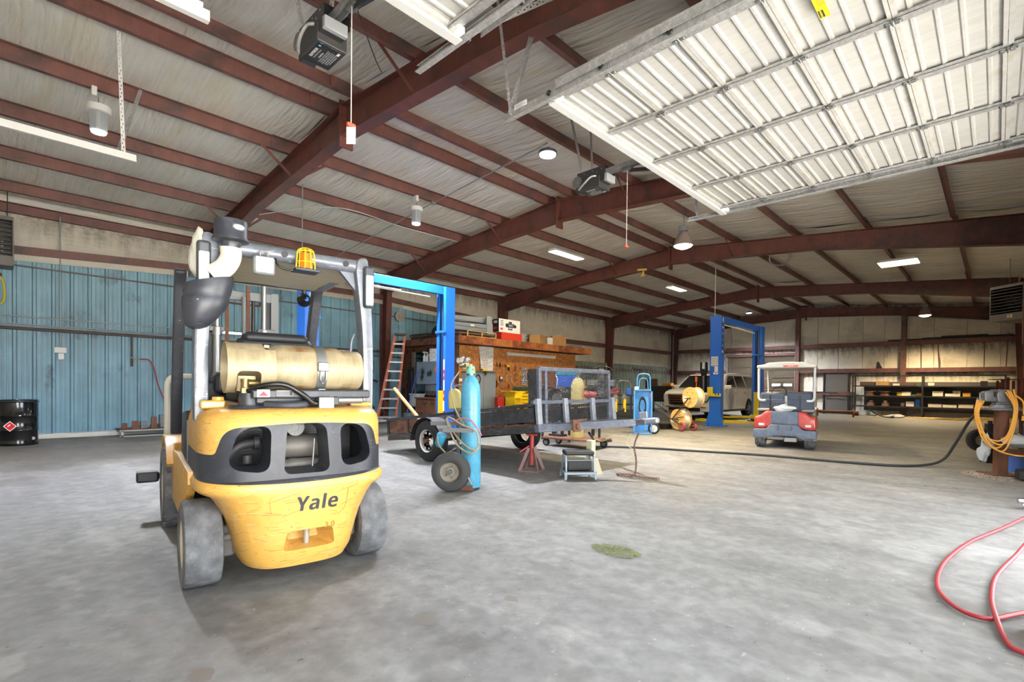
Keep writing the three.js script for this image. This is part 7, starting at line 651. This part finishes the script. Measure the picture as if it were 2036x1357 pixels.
{ const o = thing('steel_pallet', 'low steel pallet frame against the blue wall', 'pallet', [-14.65, 0, -2.75]); part(o, 'deck_rail', [bx(.03, .03, 1.5, .35, .14, 0), bx(.03, .03, 1.5, -.3, .14, 0), bx(.03, .03, 1.5, .35, .015, 0), bx(.03, .03, 1.5, -.3, .015, 0)], mSteel); for (const z of [-.7, -.1, .7]) part(o, 'cross_piece', [bx(.68, .03, .06, .02, .14, z), bx(.03, .14, .05, .35, .07, z), bx(.03, .14, .05, -.3, .07, z)], mSteel); part(o, 'deck_board', bx(.6, .012, 1.48, .02, .16, 0), mOldWood);
  const cs = [[.2, .12, .16, mRust, 'rusty square tube offcut at the pallet end'], [.16, .18, .22, mRust, 'rusty angle bracket second on the pallet'], [.24, .16, .2, mGrey, 'grey steel plate block on the pallet'], [.16, .26, .18, mRust, 'tall rusty channel piece on the pallet'], [.2, .3, .14, mGrey, 'upright grey casting on the pallet'], [.26, .12, .2, mRust, 'flat rusty bracket with a hole on the pallet'], [.22, .2, .16, mSteel, 'bright steel box on the pallet'], [.3, .1, .26, mRust, 'low rusty slab last along the pallet']]; cs.forEach(([w, h, d, m, lab], i) => { const b = thing('scrap_metal', lab, 'scrap metal', [-14.62 + (i % 2) * .16, .168, -2.14 - i * .175], rr(-.15, .15), 'scrap steel pieces on the pallet'); part(b, 'block', [bx(w, h * .3, d * .7, 0, h * .15, 0, .004), bx(w * .5, h, d * .6, 0, h / 2, 0, .006)], m); part(b, 'bolt_boss', cyl(.025, .025, .03, 0, h * .3 + .01, d * .2, 'y', 8), m); }); }
{ const o = thing('exit_sign', 'small white EXIT sign with red letters on the blue wall', 'sign', [WX + .02, 2.25, -7.75], Math.PI / 2); part(o, 'backing', bx(.36, .2, .02, 0, 0, 0, .004), mWhite); decal(o, 'print', .34, .18, (c, w, h) => { c.fillStyle = '#f3f0ea'; c.fillRect(0, 0, w, h); c.fillStyle = '#8d3a3a'; c.font = 'bold ' + h * .78 + 'px sans-serif'; c.textAlign = 'center'; c.fillText('EXIT', w / 2, h * .78); }, [0, 0, .012], 0, 0, 300); }
{ const o = thing('fire_extinguisher', 'red fire extinguisher hung below a red arrow sign', 'fire extinguisher', [WX + .1, 1.5, -8.62]); part(o, 'bottle', lathe([[0, 0], [.075, 0], [.085, .02], [.085, .42], [.06, .5], [.025, .53], [0, .53]], 24), mRedPaint); part(o, 'valve_head', [bx(.04, .06, .09, 0, .56, 0, .008), bx(.03, .02, .16, 0, .61, .03)], mBlack); part(o, 'label_band', cyl(.0865, .0865, .16, 0, .28, 0, 'y', 24), mat(0xe9e2d9, .5)); part(o, 'hose', tube([[.02, .56, -.03], [.08, .5, -.07], [.1, .3, -.08], [.09, .15, -.06]], .011), mBlack); part(o, 'bracket', bx(.03, .3, .06, -.08, .3, 0), mDark); }
{ const o = thing('extinguisher_sign', 'narrow red and white arrow sign above the fire extinguisher', 'sign', [WX + .03, 2.45, -8.62], Math.PI / 2); part(o, 'backing', bx(.12, .5, .012, 0, 0, 0), mWhite); decal(o, 'print', .11, .48, (c, w, h) => { c.fillStyle = '#c22f35'; c.fillRect(0, 0, w, h); c.fillStyle = '#f2eded'; c.font = 'bold ' + w * .4 + 'px sans-serif'; c.textAlign = 'center'; [...'FIRE'].forEach((t, i) => c.fillText(t, w / 2, h * (.14 + i * .14))); c.beginPath(); c.moveTo(w * .1, h * .72); c.lineTo(w * .9, h * .72); c.lineTo(w * .5, h * .95); c.fill(); }, [0, 0, .008], 0, 0, 300); }
single('wall_fan_motor', [cyl(.18, .18, .1, 0, 0, 0, 'x', 28), cyl(.06, .06, .14, 0, 0, 0, 'x', 16)], mat(0x8b857a, .6), 'round grey disc mounted on the wall beside the red column', 'wall vent', undefined, [XL + .14, 3.62, -9.75]);
single('black_wall_hose', tube([[0, 1.35, 0], [.06, 1.4, .25], [.1, 1.25, .42], [.12, .8, .4], [.14, .45, .2]], .025, 40, 8), mBlack, 'black hose looped on the wall beside the stepladder', 'hose', undefined, [WX, 0, -8.95]);
single('yellow_wall_notice', bx(.01, .28, .2, 0, 0, 0), mat(0xd3cf3a, .6), 'yellow notice sheet on the wall behind the tank end', 'notice', undefined, [WX + .02, 1.6, -7.9]);
single('wall_vent_pipe', poly([[WX, 3.42, -4.4], [WX, 3.42, -5.25], [WX, 3.78, -5.25]], .024, 8, .05), mRust, 'rusty pipe elbow on the blue wall behind the mast', 'pipe');
// ---------- ceiling wiring ----------
single('overhead_conduit', [rod([-15.0, 5.0 - .08, -7.0], [-9.5, roofY(-9.5) - .02, -6.95], .012, 8), rod([-9.4, roofY(-9.4) - .03, -6.95], [-5.6, roofY(-5.6) - .06, -6.5], .012, 8), bx(.1, .05, .1, -9.4, roofY(-9.4) - .03, -6.95)], mConduit, 'straight steel conduit crossing the ceiling to the disc light', 'conduit');
single('drop_wire', rod([-10.6, roofY(-10.6) + .1, -4.5], [-10.6, 3.2, -4.5], .01, 6), mConduit, 'thin steel rod hanging straight down behind the forklift beacon', 'hanging rod');
single('sagging_cable', tube([[-12.6, roofY(-12.6), -4.2], [-11.0, roofY(-11) - .02, -5.4], [-11.0, roofY(-11) - .04, -7.2], [-11.0, roofY(-11) - .02, -9.0]], .01, 50, 6), mWhite, 'white cable sagging along the purlin past the drop rod', 'cable');
single('black_roof_wire', tube([[-4.3, 4.9, -2.2], [-5.2, 5.0, -3.0], [-6.2, roofY(-6.2) + .05, -3.7]], .006, 30, 5), mBlack, 'thin black wire running from the opener to the rafter', 'wire');
{ const o = thing('horn_bracket', 'yellow horn shaped bracket fixed on the brown rafter', 'bracket', [-8.35, roofY(-8.35) - .52, FR[2] + .14], .4); part(o, 'horn', lathe([[.03, 0], [.04, .08], [.09, .17], [.08, .17], [.03, .06]], 18).rotateX(Math.PI), mat(0xc9a64a, .5)); part(o, 'arm', bx(.3, .06, .06, -.04, .06, -.02, .01), mat(0xc9a64a, .5)); }
single('coiled_wire', [0, 1, 2].map((i) => new THREE.TorusGeometry(.2 + i * .02, .006, 5, 28).scale(1.2, 1, 1).translate(i * .02, 0, i * .01)), mGrey, 'coil of wire hanging below the brown rafter', 'wire coil', undefined, [-4.4, 4.86, FR[2] - .25]);
single('lift_cable_drop', rod([-6.85, 3.64, -16.6], [-6.85, 5.35, -16.6], .012, 6), mWhite, 'white electric cable rising from the far lift post to the roof', 'cable');
{ const o = thing('flood_light', 'small twin white flood light on the side wall beyond the fourth column', 'flood light', [XL + .2, 4.4, -23.2]); for (const z of [-.12, .12]) part(o, 'lamp_head', bx(.12, .1, .14, .05, 0, z, .02), mWhite); part(o, 'mount', bx(.06, .08, .3, -.03, .03, 0), mGrey); }
// ---------- right-hand work area ----------
const mVise = mat(0xffffff, .5, .5, { map: rep(paintTex(122, 124, 130, 71, 40, 512), .6) });
{ const o = thing('bench_vise', 'grey bench vise bolted on a steel post stand', 'vise', [.03, 1.0, -10.4], .5); o.scale.setScalar(.86); part(o, 'swivel_base', [cyl(.13, .15, .06, .02, .03, 0, 'y', 28), bx(.2, .05, .16, .02, .08, 0, .02)], mVise); part(o, 'fixed_jaw', [ext(rounded([[-.05, .1, .02], [-.08, .26, .05], [.0, .33, .06], [.12, .32, .08], [.2, .2, .06], [.16, .1, .03]]), .15, .02)], mVise); part(o, 'sliding_jaw', [ext(rounded([[-.24, .12, .02], [-.25, .28, .03], [-.12, .31, .03], [-.1, .12, .02]]), .14, .015), bx(.26, .08, .08, -.08, .15, 0, .01)], mVise); part(o, 'jaw_plate', [bx(.015, .05, .15, -.09, .3, 0), bx(.015, .05, .15, -.065, .3, 0)], mSteel); part(o, 'screw_handle', [rod([-.29, .05, .02], [-.29, .25, .02], .011), ball(.018, -.29, .05, .02), ball(.018, -.29, .25, .02), cyl(.02, .02, .1, -.27, .16, 0, 'x', 12)], mSteel); }
{ const o = thing('vise_stand', 'rusty square steel post stand carrying the vise', 'stand', [.06, 0, -10.4], .5); part(o, 'post', bx(.13, .97, .13, 0, .49, 0, .006), mRust); part(o, 'top_plate', bx(.5, .03, .36, .04, .985, 0, .004), mVise); part(o, 'cross_rail', bx(.9, .1, .1, .5, .34, 0, .006), mRust); part(o, 'base_plate', bx(.4, .02, .4, 0, .01, 0), mRust); }
single('extension_cable', [[.0, 0, 0], [.03, .05, .02], [.06, -.04, .03], [-.02, .1, -.02]].map(([d, e, k], i) => tube([[-.19 + d, 1.12, -10.28], [-.22 + d * .5, .9, -10.22 + k], [-.14 + d, .55 + e, -10.16], [.02 + d, .42 + e, -10.14 + k], [.14 + d * .6, .62, -10.16], [.2 + d * .4, 1.0, -10.2], [.12 + d, 1.27 - e * .3, -10.26]], .0115, 70, 7)).concat([tube([[.2, 1.2, -10.2], [.28, 1.1, -10.15], [.29, .92, -10.15]], .0115, 24, 7), tube([[-.13, .6, -10.14], [-.02, .42, -10.1], [.2, .34, -10.05], [.5, .36, -9.95]], .0115, 40, 7), cyl(.02, .028, .07, .29, .87, -10.15, 'y', 10)]), mat(0xe0a13c, .5), 'orange extension cord looped over the vise', 'cord');
single('black_floor_hose', tube([[-.19, .95, -10.42], [-.3, .78, -10.5], [-.46, .42, -10.7], [-.62, .12, -10.75], [-.85, .03, -10.5], [-1.2, .022, -10.15], [-1.9, .022, -9.95], [-3.0, .022, -9.88], [-4.2, .022, -9.5], [-5.1, .022, -9.2], [-5.7, .022, -8.85], [-6.0, .022, -8.5], [-5.6, .1, -7.9], [-5.0, .35, -7.1], [-4.8, .5, -6.7]], .021, 180, 8), mat(0x2d3034, .6), 'long black hose snaking across the floor to the vise stand', 'hose');
{ const o = thing('wheel_on_post', 'spare tyre mounted on the side of a black steel post', 'wheel', [-.16, 0, -12.0], .5); o.scale.setScalar(.72); part(o, 'tyre', lathe([[.13, -.07], [.24, -.08], [.27, -.05], [.275, .05], [.24, .08], [.13, .07]], 36, 'z').translate(-.12, .55, .12), mRubber); part(o, 'rim', [cyl(.14, .14, .1, -.12, .55, .12, 'z', 24), cyl(.05, .05, .16, -.12, .55, .12, 'z', 14)], mat(0x7d7466, .6)); part(o, 'post', [bx(.16, .95, .14, .14, .475, 0, .006), bx(.26, .04, .26, .14, .02, 0), cyl(.05, .04, .1, .12, .97, .03)], mDark); }
{ const o = thing('steel_workbench', 'cluttered steel workbench along the shop side wall', 'workbench', [.62, 0, -12.7]); part(o, 'top', bx(.6, .05, 2.6, 0, .92, 0, .004), mDark); for (const z of [-1.2, 0, 1.2]) for (const x of [-.26, .26]) part(o, 'leg', bx(.06, .9, .06, x, .45, z), mRust); part(o, 'lower_shelf', bx(.56, .03, 2.5, 0, .28, 0), mRust); }
{ const o = thing('blue_toolbox', 'dark blue steel tool box on the workbench shelf', 'tool box', [.55, .3, -12.1]); part(o, 'body', bx(.4, .34, .7, 0, .17, 0, .012), mat(0x12405f, .4)); part(o, 'lid', bx(.41, .06, .71, 0, .37, 0, .012), mat(0x154a6d, .4)); part(o, 'handle', tube([[-.21, .2, .12], [-.26, .22, .08], [-.26, .22, -.08], [-.21, .2, -.12]], .01), mChrome); }
single('blue_pail', lathe([[0, 0], [.13, 0], [.15, .3], [.155, .31], [.14, .3], [.12, .02], [0, .02]], 26), mat(0x5a7fd0, .5), 'light blue pail on the floor behind the vise stand', 'pail', undefined, [.22, 0, -11.0]);
{ const o = thing('gear_casting', 'rusty gear casting lying on the vise stand rail', 'casting', [.5, .4, -10.3], .3); part(o, 'ring', [new THREE.TorusGeometry(.14, .045, 10, 28).rotateX(1.2)], mRust); part(o, 'hub', cyl(.07, .08, .12, 0, 0, 0, 'y', 18), mRust); part(o, 'shaft', rod([-.35, .06, .04], [.1, .03, 0], .018), mSteel); }
single('plastic_rag', (() => { const g = new THREE.IcosahedronGeometry(.1, 4), p = g.attributes.position; for (let i = 0; i < p.count; i++) { const v = V(p.getX(i), p.getY(i), p.getZ(i)), k = 1 + (fbm(v.x * 18 + 30, v.y * 12 + v.z * 16 + 30, 0, 0, 311, 3) - .5) * 1.0; p.setXYZ(i, v.x * k * .8 - (v.y > 0 ? 0 : .04), v.y * k * 2.1 + .22, v.z * k * .7); } return toCreasedNormals(g, 1.2); })(), mat(0xc9cdcc, .5, 0, { transmission: .2 }), 'crumpled white plastic sheet hanging on the vise post', 'plastic sheet', undefined, [-.09, .16, -10.3]);
single('white_bag', (() => { const g = new THREE.IcosahedronGeometry(.14, 4), p = g.attributes.position; for (let i = 0; i < p.count; i++) { const v = V(p.getX(i), p.getY(i), p.getZ(i)), k = 1 + (fbm(v.x * 12 + 30, v.y * 12 + v.z * 14 + 30, 0, 0, 313, 3) - .5) * .7; p.setXYZ(i, v.x * k * 1.3, v.y * k * .6 + .06, v.z * k); } return toCreasedNormals(g, 1.2); })(), mat(0xc4c8c6, .6), 'white plastic bag slumped on the vise stand rail', 'bag', undefined, [.22, .46, -10.42]);
single('floor_dry', (() => { const g = [], s = new THREE.IcosahedronGeometry(.007, 0); for (let i = 0; i < 900; i++) { const a = rnd() * 6.283, r = Math.sqrt(rnd()); g.push(s.clone().scale(rr(.5, 1.4), .5, rr(.5, 1.4)).translate(.12 + Math.cos(a) * r * .5, .004, -10.25 + Math.sin(a) * r * .55)); } return g; })(), mat(0xb9ab93, .95), 'spilled pale absorbent crumbs around the vise stand foot', 'absorbent').userData.kind = 'stuff';
{ const o = thing('black_floor_jack', 'low black hydraulic unit under the vise stand', 'jack', [.42, 0, -10.0], .2); part(o, 'body', bx(.4, .14, .2, 0, .08, 0, .02), mDark); part(o, 'cap', cyl(.05, .05, .08, .1, .18, 0), mDark); }
{ const o = thing('wall_pipe_stack', 'rusty bent exhaust pipe fixed to the side column', 'pipe', [.42, 0, -14.2]); part(o, 'pipe', poly([[.0, 2.2, .0], [0, 3.15, 0], [.3, 3.15, 0]], .07, 14, .18), mRust); part(o, 'bracket', bx(.2, .08, .1, .1, 2.4, 0), mDark); }
{ const o = thing('strap_rack', 'rack of hanging dark red straps on the side wall', 'strap rack', [.35, 1.55, -17.5], .3); part(o, 'bar', rod([-.45, 0, 0], [.5, 0, 0], .015), mDark); for (let i = 0; i < 8; i++) part(o, 'strap', bx(.06, .5 + (i % 3) * .08, .012, -.35 + i * .1, -.28, 0, .004), mat(0x5f2222, .8)); part(o, 'bracket', [rod([-.45, 0, 0], [-.45, 0, -.25], .012), rod([.5, 0, 0], [.5, 0, -.25], .012)], mDark); }
single('strap_stand', [bx(.06, 1.55, .06, 0, .775, 0), bx(.4, .03, .4, 0, .015, 0)], mDark, 'black post under the rack of red straps', 'post', undefined, [.1, 0, -17.7]);
{ const o = thing('bottle_jack', 'chrome handled red trolley jack at the doorway edge', 'jack', [.31, 0, -7.55], .4); part(o, 'body', bx(.3, .08, .16, .1, .06, 0, .02), mRedPaint); part(o, 'handle', poly([[-.1, .05, .0], [-.04, .14, 0], [.1, .15, 0]], .02, 10, .05), mChrome); part(o, 'socket', cyl(.028, .028, .08, -.12, .1, .05, 'x', 12), mChrome); }
// ---------- on the near floor ----------
single('red_air_hose', [tube([[.62, .32, -7.2], [.3, .1, -6.9], [.05, .025, -6.2], [-.14, .014, -5.5], [-.25, .02, -4.7], [-.25, .02, -4.1], [-.15, .02, -3.78], [-.02, .02, -3.7], [.09, .025, -3.86], [.2, .03, -4.05], [.35, .04, -4.3]], .0125, 120, 8), tube([[.62, .32, -6.2], [.28, .16, -5.7], [.12, .035, -5.2], [.02, .02, -4.6], [.0, .02, -4.1], [.02, .03, -3.72], [.06, .02, -3.42], [.12, .02, -3.34], [.3, .02, -3.3]], .0125, 120, 8)], mat(0x94262f, .5), 'red rubber air hose looping on the floor by the doorway', 'hose');
single('wood_block', bx(.14, .19, .3, 0, .095, 0, .008), mat(0xffffff, .8, 0, { map: mPine.map, color: new THREE.Color(0xb99a7a) }), 'short rough wooden block on the floor beside the red hose', 'wood block', undefined, [.24, 0, -3.62], .35);
single('grass_clippings', (() => { const g = [], b = new THREE.BoxGeometry(.03, .003, .003); for (let i = 0; i < 380; i++) { const a = rnd() * 6.283, r = Math.sqrt(rnd()); g.push(b.clone().rotateZ(rr(-.4, .4)).rotateY(rnd() * 3.1).translate(-2.08 + Math.cos(a) * r * .2, .006 + rnd() * .006, -3.27 + Math.sin(a) * r * .12)); } return g; })(), mat(0x777d58, .9), 'small scatter of dry green grass clippings on the floor', 'grass').userData.kind = 'stuff';
for (const [x, z, r, k] of [[-2.45, -.62, .05, 1], [-3.2, -.55, .06, 2], [-2.2, -1.6, .05, 3], [-2.05, -2.1, .035, 4], [-3.95, -.3, .05, 5]]) { const g = new THREE.CircleGeometry(1, 26).rotateX(-Math.PI / 2), p = g.attributes.position; for (let i = 1; i < p.count; i++) { const a = Math.atan2(p.getZ(i), p.getX(i)), q = r * (1 + .35 * (fbm(Math.cos(a) * 1.5 + 9 + k, Math.sin(a) * 1.5 + 9, 0, 0, 321, 3) - .5) * 2); p.setX(i, p.getX(i) * q * 1.5); p.setZ(i, p.getZ(i) * q); } g.translate(x, .0015, z); part(floor, 'oil_drip', g, mat(0x5d5650, .45)); }

renderer.render(scene, camera);
